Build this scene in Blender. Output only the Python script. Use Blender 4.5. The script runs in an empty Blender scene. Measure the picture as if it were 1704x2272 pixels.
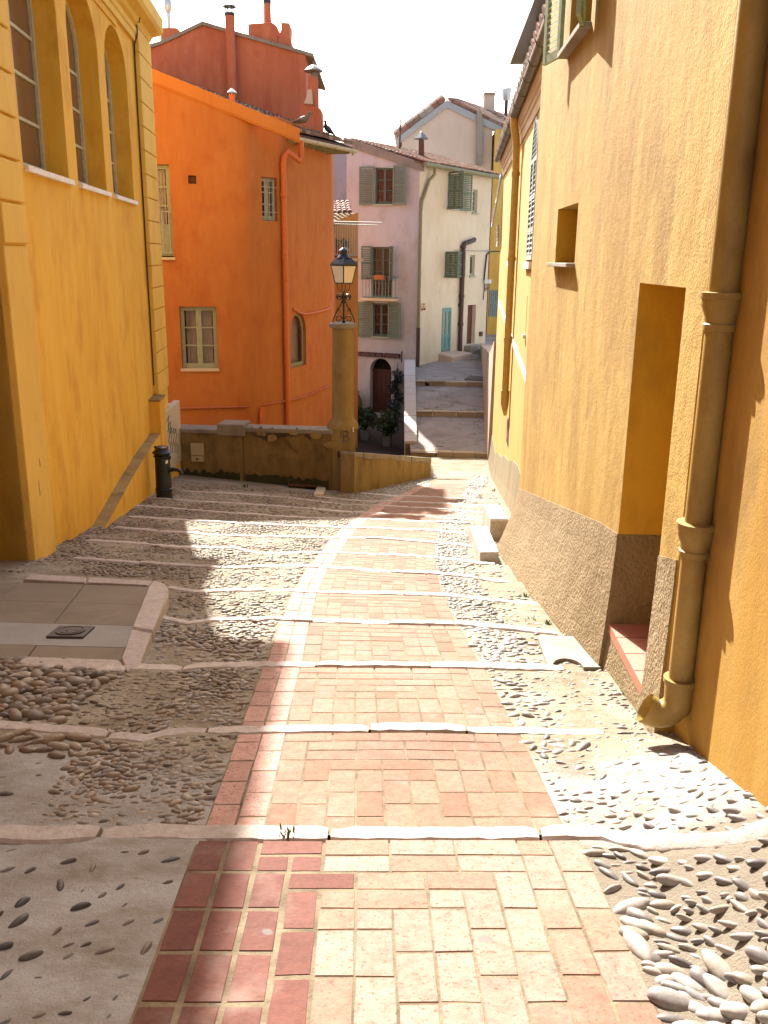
import bpy, math, random
import numpy as np
from mathutils import Vector, Matrix, noise
from mathutils.geometry import tessellate_polygon
random.seed(7); RNG = np.random.default_rng(7)
S = bpy.context.scene
COL = S.collection
R = math.radians

# ------------------------------------------------------------------ camera
F_PX, TILT, ROLL = 1985.0, R(15.83), R(0.65)
CAM = Vector((0, 0, 1.6))
cam = bpy.data.cameras.new('camera'); cam.sensor_fit = 'VERTICAL'; cam.sensor_height = 24.0
cam.lens = 24.0 * F_PX / 2272.0; cam.clip_start = 0.05; cam.clip_end = 2000
camo = bpy.data.objects.new('camera', cam); COL.objects.link(camo); S.camera = camo
camo.location = CAM
camo.rotation_euler = (Matrix.Rotation(R(90) - TILT, 3, 'X') @ Matrix.Rotation(ROLL, 3, 'Z')).to_euler()

def ray(px, py):
    """survey ray of a point read in the photograph"""
    x, y = (px - 852) / F_PX, (1136 - py) / F_PX
    c, s = math.cos(ROLL), math.sin(ROLL)
    xr, yr = x * c - y * s, x * s + y * c
    return Vector((xr, math.cos(TILT) + yr * math.sin(TILT), -math.sin(TILT) + yr * math.cos(TILT)))
def at_y(px, py, Y):
    r = ray(px, py); return CAM + r * (Y / r.y)
def at_z(px, py, z):
    r = ray(px, py); return CAM + r * ((z - CAM.z) / r.z)
def at_x(px, py, x):
    r = ray(px, py); return CAM + r * (x / r.x)

class Plane:
    def __init__(s, o, az):
        s.o = Vector((o[0], o[1], 0)); s.u = Vector((math.sin(R(az)), math.cos(R(az)), 0))
        n = Vector((s.u.y, -s.u.x, 0))
        s.n = n if n.dot(-s.o) > 0 else -n
    def p(s, u, z, d=0.0):
        return s.o + s.u * u + s.n * d + Vector((0, 0, z))
    def uz(s, px, py, d=0.0):
        r = ray(px, py); o = s.o + s.n * d
        t = (o - CAM).dot(s.n) / r.dot(s.n); q = CAM + r * t
        return ((q - s.o).dot(s.u), q.z)
    def uy(s, y): return (y - s.o.y) / s.u.y

# ------------------------------------------------------------------ mesh building
ORG = {}
class MB:
    def __init__(s): s.v = []; s.f = []; s.c = []
    def add(s, vs, fs):
        b = len(s.v); s.v += [Vector(q) for q in vs]; s.f += [[b + i for i in f] for f in fs]; return s
    def hexa(s, p):   # 8 points: 4 of one face, 4 of the opposite one
        return s.add(p, [(0, 1, 2, 3), (7, 6, 5, 4), (0, 4, 5, 1), (1, 5, 6, 2), (2, 6, 7, 3), (3, 7, 4, 0)])
    def pbox(s, pl, u0, u1, z0, z1, d0, d1):
        P = pl.p
        return s.hexa([P(u0, z0, d1), P(u1, z0, d1), P(u1, z1, d1), P(u0, z1, d1), P(u0, z0, d0), P(u1, z0, d0), P(u1, z1, d0), P(u0, z1, d0)])
    def box(s, x0, x1, y0, y1, z0, z1):
        return s.hexa([(x0, y0, z0), (x1, y0, z0), (x1, y1, z0), (x0, y1, z0), (x0, y0, z1), (x1, y0, z1), (x1, y1, z1), (x0, y1, z1)])
    def prism(s, pl, poly, d0, d1):
        n = len(poly); A = [pl.p(u, z, d1) for u, z in poly]; B = [pl.p(u, z, d0) for u, z in poly]
        tri = tessellate_polygon([[Vector((u, z, 0)) for u, z in poly]])
        s.add(A + B, [list(t) for t in tri] + [[n + i for i in reversed(t)] for t in tri] + [(i, n + i, n + (i + 1) % n, (i + 1) % n) for i in range(n)])
        return s
    def facade(s, pl, outline, holes=(), hd=0.2, d=0.0):
        loops = [list(outline)] + [list(h) for h in holes]
        flat = [q for l in loops for q in l]
        tri = tessellate_polygon([[Vector((u, z, 0)) for u, z in l] for l in loops])
        s.add([pl.p(u, z, d) for u, z in flat], tri)
        for k, h in enumerate(holes):
            hh = hd[k] if isinstance(hd, (list, tuple)) else hd
            n = len(h)
            s.add([pl.p(u, z, d) for u, z in h] + [pl.p(u, z, d - hh) for u, z in h], [(i, (i + 1) % n, n + (i + 1) % n, n + i) for i in range(n)])
        return s
    def body(s, pl, outline, depth, d=0.0):
        n = len(outline)
        A = [pl.p(u, z, d) for u, z in outline]; B = [pl.p(u, z, d - depth) for u, z in outline]
        tri = tessellate_polygon([[Vector((u, z, 0)) for u, z in outline]])
        return s.add(A + B, [(i, n + i, n + (i + 1) % n, (i + 1) % n) for i in range(n)] + [[n + i for i in reversed(t)] for t in tri])
    def tube(s, pts, r, n=8, cap=True):
        pts = [Vector(p) for p in pts]; m = len(pts); b = []
        rr = r if isinstance(r, (list, tuple)) else [r] * m
        up = None
        for i, p in enumerate(pts):
            t = ((pts[min(i + 1, m - 1)] - pts[max(i - 1, 0)])).normalized()
            if up is None: up = t.orthogonal().normalized()
            up = (up - t * up.dot(t)); up = up.normalized() if up.length > 1e-5 else t.orthogonal().normalized()
            w = t.cross(up)
            b += [p + (up * math.cos(a) + w * math.sin(a)) * rr[i] for a in [2 * math.pi * k / n for k in range(n)]]
        fs = [(i * n + k, i * n + (k + 1) % n, (i + 1) * n + (k + 1) % n, (i + 1) * n + k) for i in range(m - 1) for k in range(n)]
        if cap: fs += [list(range(n))[::-1], [(m - 1) * n + k for k in range(n)]]
        return s.add(b, fs)
    def lathe(s, c, prof, n=20, sq=None, rot=0.0):
        c = Vector(c); b = []
        for r, z in prof:
            for k in range(n):
                a = 2 * math.pi * k / n + rot
                b.append(c + Vector((r * math.cos(a), r * math.sin(a), z)))
        m = len(prof)
        fs = [(i * n + k, i * n + (k + 1) % n, (i + 1) * n + (k + 1) % n, (i + 1) * n + k) for i in range(m - 1) for k in range(n)]
        fs += [list(range(n))[::-1], [(m - 1) * n + k for k in range(n)]]
        return s.add(b, fs)
    def build(s, name, mat, parent=None, smooth=None, bevel=0.0, bump=None):
        org = ORG.get(parent.name, Vector((0, 0, 0))) if parent else Vector((0, 0, 0))
        me = bpy.data.meshes.new(name)
        me.from_pydata([tuple(q - org) for q in s.v], [], s.f)
        if s.c:
            at = me.attributes.new('tint', 'FLOAT_COLOR', 'POINT'); at.data.foreach_set('color', np.array(s.c, dtype=np.float32).ravel())
        me.validate(); me.update()
        if smooth is not None:
            me.shade_smooth(); me.set_sharp_from_angle(angle=R(smooth))
        o = bpy.data.objects.new(name, me); COL.objects.link(o); me.materials.append(mat)
        if parent: o.parent = parent
        ORG[o.name] = org
        if bevel:
            b = o.modifiers.new('bevel', 'BEVEL'); b.width = bevel; b.segments = 2; b.limit_method = 'ANGLE'; b.angle_limit = R(50)
        return o

def thing(name, label, cat, loc=(0, 0, 0), group=None):
    o = bpy.data.objects.new(name, None); COL.objects.link(o); o.location = loc; o.empty_display_size = .2
    ORG[o.name] = Vector(loc); tag(o, label, cat, group); return o
def tag(o, label=None, cat=None, group=None, kind=None):
    if label: o['label'] = label
    if cat: o['category'] = cat
    if group: o['group'] = group
    if kind: o['kind'] = kind
    return o
def recentre(o):
    """put a one-mesh thing's origin at its base"""
    me = o.data; n = len(me.vertices); co = np.empty(n * 3, np.float32); me.vertices.foreach_get('co', co); co = co.reshape(-1, 3)
    c = np.array([(co[:, 0].min() + co[:, 0].max()) / 2, (co[:, 1].min() + co[:, 1].max()) / 2, co[:, 2].min()], np.float32)
    me.vertices.foreach_set('co', (co - c).ravel()); me.update(); o.location = Vector(c.tolist()); ORG[o.name] = o.location.copy(); return o

# ------------------------------------------------------------------ materials
def N(nt, kind, **kw):
    n = nt.nodes.new(kind)
    for k, v in kw.items():
        if k in n.inputs: n.inputs[k].default_value = v
        else: setattr(n, k, v)
    return n
def new_mat(name, rough=.85, spec=.25):
    m = bpy.data.materials.new(name); m.use_nodes = True; nt = m.node_tree
    b = nt.nodes['Principled BSDF']; b.inputs['Roughness'].default_value = rough; b.inputs['Specular IOR Level'].default_value = spec
    return m, nt, b
def noise_fac(nt, pos, scale, detail=5, rough=.6, stretch=(1, 1, 1), lo=.35, hi=.65, off=(0, 0, 0)):
    mp = N(nt, 'ShaderNodeMapping'); mp.inputs['Scale'].default_value = stretch; mp.inputs['Location'].default_value = off
    nt.links.new(pos, mp.inputs['Vector'])
    n = N(nt, 'ShaderNodeTexNoise', Scale=scale, Detail=detail, Roughness=rough); nt.links.new(mp.outputs[0], n.inputs['Vector'])
    r = N(nt, 'ShaderNodeMapRange'); r.inputs['From Min'].default_value = lo; r.inputs['From Max'].default_value = hi
    nt.links.new(n.outputs['Fac'], r.inputs['Value']); return r.outputs[0], n.outputs['Fac']
def mixc(nt, fac, a, b, mul=1.0, mode='MIX'):
    m = N(nt, 'ShaderNodeMix', data_type='RGBA', blend_type=mode)
    if mul != 1.0:
        q = N(nt, 'ShaderNodeMath', operation='MULTIPLY'); nt.links.new(fac, q.inputs[0]); q.inputs[1].default_value = mul; fac = q.outputs[0]
    if isinstance(fac, float): m.inputs[0].default_value = fac
    else: nt.links.new(fac, m.inputs[0])
    for i, c in ((6, a), (7, b)):
        if isinstance(c, tuple): m.inputs[i].default_value = (*c, 1) if len(c) == 3 else c
        else: nt.links.new(c, m.inputs[i])
    return m.outputs[2]
def plaster(name, c1, c2, streak=None, stain=None, bump=.25, bscale=90., big=1.3, rough=.9, grain2=0., dist=.01, patch=.55, runs=.45):
    m, nt, b = new_mat(name, rough)
    pos = N(nt, 'ShaderNodeNewGeometry').outputs['Position']
    f1, _ = noise_fac(nt, pos, big, 6, .62, (1, 1, .7), .3, .7)
    col = mixc(nt, f1, c1, c2)
    if streak:
        f2, _ = noise_fac(nt, pos, 5.0, 5, .6, (1, 1, .16), .42, .72, (3, 1, 2)); col = mixc(nt, f2, col, streak, .75)
    f7, _ = noise_fac(nt, pos, .55, 4, .6, (1, 1, .6), .38, .68, (11, 4, 6)); col = mixc(nt, f7, col, mixc(nt, 1.0, col, (.80, .74, .66), mode='MULTIPLY'), patch)
    f8, _ = noise_fac(nt, pos, 13.0, 6, .65, (1, 1, .07), .55, .75, (2, 9, 5)); col = mixc(nt, f8, col, mixc(nt, 1.0, col, (.74, .66, .56), mode='MULTIPLY'), runs)
    if stain:
        f3, _ = noise_fac(nt, pos, 2.1, 8, .68, (1, 1, .55), .50, .70, (7, 5, 1)); col = mixc(nt, f3, col, stain, .8)
    f4, raw = noise_fac(nt, pos, bscale, 4, .6, (1, 1, 1), .25, .75)
    col = mixc(nt, f4, col, tuple(x * .72 for x in c2), .35)
    nt.links.new(col, b.inputs['Base Color'])
    f5, raw2 = noise_fac(nt, pos, 9, 4, .6)
    mx = N(nt, 'ShaderNodeMath', operation='MULTIPLY_ADD'); nt.links.new(raw2, mx.inputs[0]); mx.inputs[1].default_value = 1.0 + grain2; nt.links.new(raw, mx.inputs[2])
    bp = N(nt, 'ShaderNodeBump', Strength=bump, Distance=dist); nt.links.new(mx.outputs[0], bp.inputs['Height']); nt.links.new(bp.outputs[0], b.inputs['Normal'])
    return m
def simple(name, c, rough=.6, spec=.4, var=.25, metal=0., scale=14., c2=None, bump=.08):
    m, nt, b = new_mat(name, rough, spec); b.inputs['Metallic'].default_value = metal
    pos = N(nt, 'ShaderNodeNewGeometry').outputs['Position']
    f, raw = noise_fac(nt, pos, scale, 6, .65)
    nt.links.new(mixc(nt, f, c, c2 or tuple(x * (1 - var) for x in c)), b.inputs['Base Color'])
    if bump:
        bp = N(nt, 'ShaderNodeBump', Strength=bump, Distance=.01); nt.links.new(raw, bp.inputs['Height']); nt.links.new(bp.outputs[0], b.inputs['Normal'])
    return m
def ramp(nt, fac, stops):
    r = N(nt, 'ShaderNodeValToRGB'); e = r.color_ramp.elements
    e[0].position, e[0].color = stops[0][0], (*stops[0][1], 1); e[1].position, e[1].color = stops[-1][0], (*stops[-1][1], 1)
    for p, c in stops[1:-1]:
        q = e.new(p); q.color = (*c, 1)
    nt.links.new(fac, r.inputs[0]); return r.outputs[0]
def tinted(name, rough=.8, spec=.3, bscale=70., bump=.3, speck=None):
    """base colour from the per-piece tint (bricks and stones differ by piece)"""
    m, nt, b = new_mat(name, rough, spec)
    at = N(nt, 'ShaderNodeAttribute', attribute_name='tint'); pos = N(nt, 'ShaderNodeNewGeometry').outputs['Position']
    f, raw = noise_fac(nt, pos, 22, 6, .7, lo=.4, hi=.75)
    dk = mixc(nt, 1.0, at.outputs['Color'], (.52, .47, .44), mode='MULTIPLY')
    col = mixc(nt, f, at.outputs['Color'], dk, .7)
    if speck:
        f2, _ = noise_fac(nt, pos, 85, 2, .5, lo=.61, hi=.68); col = mixc(nt, f2, col, speck, .75)
        f9, _ = noise_fac(nt, pos, 16, 5, .7, (1, .25, 1), .62, .70, (5, 5, 5)); col = mixc(nt, f9, col, speck, .55)
    f3, _ = noise_fac(nt, pos, 3.3, 5, .6, lo=.56, hi=.76); col = mixc(nt, f3, col, (.36, .31, .26), .3)
    f6, _ = noise_fac(nt, pos, 1.1, 7, .7, lo=.5, hi=.72, off=(3, 8, 1)); col = mixc(nt, f6, col, mixc(nt, 1.0, col, (.60, .55, .52), mode='MULTIPLY'), .7)
    if speck:
        vo = N(nt, 'ShaderNodeTexVoronoi', Scale=3.2); vo.inputs['Randomness'].default_value = 1.0; wn = N(nt, 'ShaderNodeVectorMath', operation='ADD'); nz_ = N(nt, 'ShaderNodeTexNoise', Scale=30.0); nt.links.new(pos, nz_.inputs['Vector']); sc_ = N(nt, 'ShaderNodeVectorMath', operation='SCALE'); nt.links.new(nz_.outputs['Color'], sc_.inputs[0]); sc_.inputs['Scale'].default_value = .03
        nt.links.new(pos, wn.inputs[0]); nt.links.new(sc_.outputs[0], wn.inputs[1]); nt.links.new(wn.outputs[0], vo.inputs['Vector'])
        mr = N(nt, 'ShaderNodeMapRange'); mr.inputs['From Min'].default_value = .075; mr.inputs['From Max'].default_value = .055; nt.links.new(vo.outputs['Distance'], mr.inputs['Value'])
        col = mixc(nt, mr.outputs[0], col, (.14, .13, .13), .75)
    nt.links.new(col, b.inputs['Base Color'])
    f4, raw2 = noise_fac(nt, pos, bscale, 4, .65)
    ad = N(nt, 'ShaderNodeMath', operation='ADD'); nt.links.new(raw, ad.inputs[0]); nt.links.new(raw2, ad.inputs[1])
    bp = N(nt, 'ShaderNodeBump', Strength=bump, Distance=.01); nt.links.new(ad.outputs[0], bp.inputs['Height']); nt.links.new(bp.outputs[0], b.inputs['Normal'])
    return m
def pebble_mat(name, stops, rough=.55):
    m, nt, b = new_mat(name, rough, .35)
    g = N(nt, 'ShaderNodeNewGeometry'); c = ramp(nt, g.outputs['Random Per Island'], stops)
    f, raw = noise_fac(nt, g.outputs['Position'], 60, 5, .65); c2 = mixc(nt, 1.0, c, (.6, .58, .55), mode='MULTIPLY')
    nt.links.new(mixc(nt, f, c, c2, .7), b.inputs['Base Color'])
    bp = N(nt, 'ShaderNodeBump', Strength=.15, Distance=.005); nt.links.new(raw, bp.inputs['Height']); nt.links.new(bp.outputs[0], b.inputs['Normal'])
    return m
def leaf_mat(name, a, bb):
    m, nt, b = new_mat(name, .6, .3); g = N(nt, 'ShaderNodeNewGeometry')
    nt.links.new(ramp(nt, g.outputs['Random Per Island'], [(0, a), (1, bb)]), b.inputs['Base Color']); return m
def glass_mat(name, tint=(.05, .05, .06), t=.35):
    m, nt, b = new_mat(name, .06, .5); b.inputs['Base Color'].default_value = (*tint, 1)
    tr = N(nt, 'ShaderNodeBsdfTransparent'); mx = N(nt, 'ShaderNodeMixShader'); mx.inputs[0].default_value = t
    nt.links.new(b.outputs[0], mx.inputs[1]); nt.links.new(tr.outputs[0], mx.inputs[2]); nt.links.new(mx.outputs[0], nt.nodes['Material Output'].inputs[0]); return m

YEL = (.66, .385, .07)
M = {}
M['yellow'] = plaster('yellow_plaster', (.76, .44, .046), (.69, .37, .032), (.77, .49, .09), (.50, .22, .018), .12, 60)
M['yellow_pale'] = plaster('pale_yellow_plaster', (.77, .51, .11), (.71, .45, .08), None, (.55, .32, .065), .12, 60)
M['ochre'] = plaster('ochre_render', (.49, .325, .074), (.345, .210, .040), (.57, .41, .13), (.24, .135, .030), .5, 75, 1.6, grain2=.6, dist=.011, patch=.9, runs=.8)
M['ochre_near'] = plaster('orange_ochre_render', (.46, .27, .045), (.36, .195, .028), (.46, .30, .085), (.20, .125, .035), .25, 80)
M['yellow_far'] = plaster('warm_yellow_render', (.56, .36, .085), (.50, .31, .06), (.60, .42, .14), None, .12, 60)
M['jamb'] = plaster('smooth_golden_plaster_with_bounce', (.66, .385, .036), (.60, .33, .028), None, (.36, .19, .02), .1, 50)  # smooth reveal paint, its gold brightened to carry reflected light
M['roughcast'] = plaster('pebbledash_plinth', (.34, .255, .145), (.245, .175, .088), None, (.20, .13, .058), 1.0, 42, 1.8, grain2=0, dist=.03)
M['plinth_far'] = plaster('grey_tan_plinth', (.34, .265, .155), (.26, .195, .105), (.16, .15, .06), None, .4, 50)
M['trim'] = plaster('cream_moulding', (.68, .55, .36), (.62, .49, .30), None, None, .06, 60)
M['white_band'] = simple('white_painted_band', (.80, .76, .68), .8)
M['orange'] = plaster('orange_render', (.53, .185, .042), (.47, .155, .032), (.54, .20, .055), (.40, .105, .022), .14, 60)
M['orange_light'] = plaster('light_orange_render', (.60, .22, .045), (.55, .19, .038), None, None, .10, 60)
M['red'] = plaster('red_render', (.50, .155, .072), (.44, .125, .058), (.53, .21, .115), (.35, .085, .045), .14, 60)
M['pink'] = plaster('pink_render', (.50, .48, .48), (.45, .41, .395), (.51, .46, .43), (.36, .295, .25), .10, 60, .8)
M['cream'] = plaster('cream_render', (.70, .60, .43), (.64, .53, .36), (.68, .57, .40), (.52, .42, .28), .12, 60, .8)
M['gable'] = plaster('beige_render', (.56, .44, .34), (.50, .39, .30), (.52, .40, .30), None, .10, 60, .8)
M['greywall'] = plaster('grey_render', (.36, .32, .33), (.30, .26, .27), None, (.22, .2, .2), .15, 50, .8)
M['small_orange'] = plaster('faded_orange_render', (.60, .30, .09), (.55, .25, .06), None, None, .1, 60)
M['old'] = plaster('old_mortar_wall', (.25, .165, .055), (.15, .09, .03), (.29, .205, .08), (.028, .022, .011), .5, 45, 1.6)
M['old_light'] = plaster('old_mortar_light', (.34, .245, .095), (.25, .165, .052), (.37, .28, .13), (.085, .058, .024), .4, 45, 1.6)
M['capstone'] = plaster('grey_capstone', (.30, .26, .20), (.23, .19, .14), None, (.12, .10, .08), .4, 40)
M['moss'] = plaster('damp_moss', (.055, .052, .018), (.035, .032, .012), None, (.02, .02, .01), .6, 50)
M['old_dark'] = plaster('bared_dark_mortar', (.085, .062, .030), (.05, .036, .018), None, (.22, .16, .08), .8, 35)
M['column'] = plaster('ochre_column_render', (.32, .22, .075), (.225, .145, .045), (.34, .25, .10), (.06, .043, .02), .5, 45, 1.5)
M['concrete'] = plaster('pale_concrete', (.37, .34, .285), (.28, .25, .20), None, (.15, .13, .095), .35, 60)
M['white_top'] = plaster('pale_coping', (.52, .485, .455), (.45, .415, .385), None, None, .2, 50)
M['farstreet'] = plaster('grey_cement_street', (.36, .325, .305), (.26, .235, .22), None, (.14, .125, .105), .25, 40, 1.0)
M['courtyard'] = plaster('shade_darkened_paving', (.085, .058, .05), (.055, .038, .033), None, (.03, .026, .02), .4, 20)  # colour darkened to carry the deep shade of the courtyard
M['stone'] = tinted('white_step_stone', .8, .3, 60, .5)
M['brick'] = tinted('terracotta_brick', .82, .25, 60, .35, (.12, .05, .03))
M['mortar'] = plaster('sandy_path_mortar', (.28, .225, .145), (.085, .062, .038), None, (.07, .05, .03), .5, 90, 7)
M['tile'] = tinted('clay_roof_tile', .85, .2, 40, .3)
M['pebL'] = pebble_mat('brown_cobbles', [(0, (.10, .08, .06)), (.3, (.19, .14, .09)), (.55, (.26, .195, .125)), (.8, (.18, .155, .13)), (1, (.34, .285, .215))])
M['pebD'] = pebble_mat('slate_cobbles', [(0, (.05, .05, .055)), (.5, (.10, .09, .085)), (1, (.17, .13, .10))])
M['pebR'] = pebble_mat('grey_cobbles', [(0, (.13, .115, .11)), (.35, (.24, .22, .21)), (.6, (.32, .30, .275)), (.85, (.28, .24, .19)), (1, (.42, .39, .355))], .45)
M['green'] = simple('green_shutter_paint', (.165, .20, .125), .6, .3, .3)
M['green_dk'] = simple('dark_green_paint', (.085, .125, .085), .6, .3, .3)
M['green_lt'] = simple('worn_light_green_paint', (.36, .47, .30), .6, .3, .35, c2=(.22, .30, .18))
M['greygreen'] = simple('grey_green_frame_paint', (.34, .36, .24), .6, .3, .2)
M['oliveframe'] = simple('olive_frame_paint', (.27, .27, .15), .6, .3, .2)
M['frame_white'] = simple('pale_window_paint', (.50, .47, .30), .6, .3, .25)
M['teal'] = simple('teal_door_paint', (.15, .285, .26), .55, .35, .2)
M['bluegrey'] = simple('blue_grey_shutter_paint', (.38, .42, .42), .6, .3, .2)
M['bluegrey2'] = simple('slate_green_shutter_paint', (.20, .26, .24), .6, .3, .2)
M['brown_door'] = simple('dark_brown_wood', (.085, .035, .025), .6, .3, .3)
M['redbrown'] = simple('reddish_brown_wood', (.14, .05, .03), .65, .3, .4)
M['glass'] = glass_mat('window_glass', (.03, .025, .02), .82)
M['glass_brown'] = simple('brown_painted_reflection_glass', (.15, .085, .05), .12, .5, .2, bump=0)  # brown reflection is painted into the base colour of the panes
M['dark'] = simple('dark_interior', (.015, .013, .012), .9, .1, .2)
M['curtain'] = plaster('patterned_curtain', (.92, .88, .82), (.80, .72, .66), (.55, .42, .36), (.42, .28, .22), .2, 50, 7)
M['curtain_w'] = simple('pale_curtain', (.75, .68, .6), .9, .1, .2)
M['curtain_p'] = simple('rosy_curtain', (.28, .14, .16), .9, .1, .3)
M['curtain_r'] = simple('terracotta_blind', (.33, .14, .09), .9, .1, .3)
M['black'] = simple('black_iron', (.012, .013, .013), .45, .5, .3)
M['black_green'] = simple('black_green_iron', (.010, .014, .013), .38, .5, .3)
M['rail'] = simple('pale_painted_iron', (.42, .42, .34), .5, .4, .2)
M['rail_g'] = simple('green_painted_iron', (.17, .22, .16), .5, .4, .2)
M['lamp_glass'] = simple('milky_lamp_glass', (.70, .62, .46), .35, .4, .06, bump=0)
M['pipe_y'] = plaster('yellow_painted_iron_pipe', (.40, .275, .08), (.32, .21, .058), None, (.15, .075, .026), .10, 60, 3.0, rough=.5, patch=.5, runs=.6)
M['pipe_o'] = simple('orange_painted_pipe', (.60, .155, .03), .55, .35, .2)
M['pipe_f'] = simple('bright_yellow_pipe', (.62, .38, .08), .5, .4, .15)
M['pipe_g'] = simple('olive_downpipe', (.22, .19, .08), .55, .4, .3)
M['pipe_b'] = simple('brown_cast_iron_pipe', (.07, .035, .025), .55, .4, .3)
M['zinc'] = simple('weathered_zinc', (.16, .145, .125), .45, .5, .25, .2)
M['zinc_p'] = simple('pale_zinc_gutter', (.50, .46, .33), .5, .4, .2)
M['metal_pale'] = simple('pale_metal_cowl', (.55, .55, .52), .35, .5, .2, .5)
M['rust'] = simple('rusty_iron', (.12, .05, .025), .8, .2, .4)
M['cast'] = simple('cast_iron_cover', (.07, .055, .05), .6, .4, .4, scale=40)
M['plastic_tan'] = simple('tan_plastic', (.44, .36, .20), .5, .4, .15)
M['box_white'] = simple('off_white_cabinet', (.56, .49, .36), .5, .4, .15, c2=(.46, .40, .29))
M['paver'] = plaster('grey_brown_tiles', (.235, .195, .145), (.185, .15, .108), None, (.14, .115, .085), .15, 70, 2)
M['paver_c'] = plaster('grey_cement_repair', (.315, .305, .28), (.245, .235, .215), None, None, .2, 60, 2)
M['redtile'] = simple('red_floor_tile', (.48, .19, .13), .6, .3, .15)
M['terracotta'] = simple('terracotta_pot', (.40, .14, .06), .8, .2, .25)
M['urn'] = simple('old_clay_urn', (.22, .12, .05), .8, .2, .4)
M['planter'] = simple('pale_green_planter', (.27, .31, .27), .6, .3, .15)
M['leaf'] = leaf_mat('shrub_leaves', (.014, .03, .008), (.05, .085, .02))  # greens lowered too, so the leaves hold the courtyard shade
M['leaf_d'] = leaf_mat('shade_darkened_climber_leaves', (.007, .014, .006), (.02, .035, .012))  # climber greens darkened further for the same courtyard shade
M['weed'] = leaf_mat('weed_leaves', (.06, .10, .02), (.16, .20, .06))
M['bird'] = simple('dark_grey_feathers', (.03, .03, .035), .6, .3, .4)
M['bird2'] = simple('brown_grey_feathers', (.20, .15, .11), .7, .3, .5)
M['verge'] = simple('grey_verge_board', (.33, .32, .305), .8, .2, .2)
M['sign'] = simple('dark_red_sign_board', (.055, .018, .016), .6, .3, .3)
M['letters'] = simple('dull_sign_letters', (.22, .13, .11), .6, .3, .2)
M['white'] = simple('white_paper', (.80, .78, .74), .7, .2, .05)
M['sign_tan'] = simple('tan_plaque', (.55, .40, .24), .7, .2, .1)
M['paint_blue'] = simple('blue_grey_spray_paint', (.10, .10, .15), .8, .2, .3)
M['paint_violet'] = simple('violet_spray_paint', (.36, .24, .24), .8, .2, .2)
M['paint_dk'] = simple('dark_marker', (.06, .05, .04), .8, .2, .3)
M['paint_or'] = simple('orange_spot_paint', (.62, .26, .03), .8, .2, .2)

# ------------------------------------------------------------------ ground shape
def clampf(v, a, b): return max(a, min(b, v))
def ramp_z(x, y):
    z = -.17 * y if y < 22.5 else (-3.825 - .10 * (1 - math.exp(-(y - 22.5) * 1.7)))
    z -= (.03 + .06 * clampf((y - 11) / 7, 0, 1)) * min(0.0, x + .7)
    if y < 4.05: z += .165 * (4.05 - y) * clampf((x - .95) / .45, 0, 1)
    return z
def gpx(px, py):
    r = ray(px, py); t = 2.0
    for _ in range(60):
        q = CAM + r * t; dz = q.z - ramp_z(q.x, q.y)
        t += dz / (-(r.z) - .17 * r.y) if (-(r.z) - .17 * r.y) > 1e-3 else .1
    return CAM + r * t
STEP_PX = [
 [(60, 1858), (186, 1854), (346, 1846), (625, 1850), (1020, 1850), (1335, 1850), (1640, 1862)],
 [(0, 1613), (181, 1626), (317, 1640), (380, 1626), (506, 1621), (625, 1619), (900, 1617), (1320, 1626)],
 [(250, 1486), (308, 1481), (400, 1484), (464, 1477), (587, 1475), (709, 1476), (1000, 1478), (1263, 1486)],
 [(353, 1369), (415, 1384), (483, 1376), (624, 1374), (707, 1378), (873, 1383), (1021, 1386), (1126, 1396), (1240, 1408)],
 [(375, 1306), (436, 1315), (509, 1311), (643, 1311), (721, 1314), (883, 1318), (1005, 1322), (1092, 1333), (1190, 1339)],
 [(172, 1239), (292, 1248), (389, 1255), (498, 1261), (606, 1257), (679, 1257), (762, 1261), (883, 1270), (964, 1273), (1045, 1281), (1106, 1293), (1143, 1291)],
 [(205, 1201), (292, 1206), (393, 1214), (516, 1216), (570, 1229), (693, 1226), (765, 1227), (913, 1234), (1005, 1241), (1069, 1251), (1106, 1252)],
 [(252, 1172), (339, 1178), (425, 1183), (520, 1190), (640, 1192), (842, 1195), (927, 1202), (1011, 1209), (1060, 1216)],
 [(299, 1147), (375, 1152), (480, 1158), (599, 1165), (697, 1169), (826, 1172), (957, 1178), (1050, 1188)],
 [(310, 1122), (400, 1129), (534, 1140), (697, 1150), (788, 1151), (910, 1156), (1045, 1162), (1080, 1166)],
 [(339, 1105), (444, 1113), (599, 1122), (697, 1129), (809, 1137), (920, 1144), (984, 1149), (1080, 1156)],
 [(407, 1091), (552, 1098), (640, 1104), (751, 1118), (842, 1123), (994, 1131), (1089, 1139)],
 [(690, 1101), (788, 1111), (930, 1115), (1011, 1119), (1075, 1124)],
 [(800, 1094), (873, 1101), (961, 1103), (1018, 1107), (1065, 1110)]]
STEPS = []
for L in STEP_PX:
    P = [gpx(*q) for q in L]; P.sort(key=lambda q: q.x); STEPS.append((np.array([q.x for q in P]), np.array([q.y for q in P])))
first = (STEPS[0][0], STEPS[0][1] - 1.125)
LINES = [first] + STEPS
for k in range(3): LINES.append((LINES[-1][0] + .28, LINES[-1][1] + 1.15))
def line_y(n, x): return np.interp(x, LINES[n][0], LINES[n][1])
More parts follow.
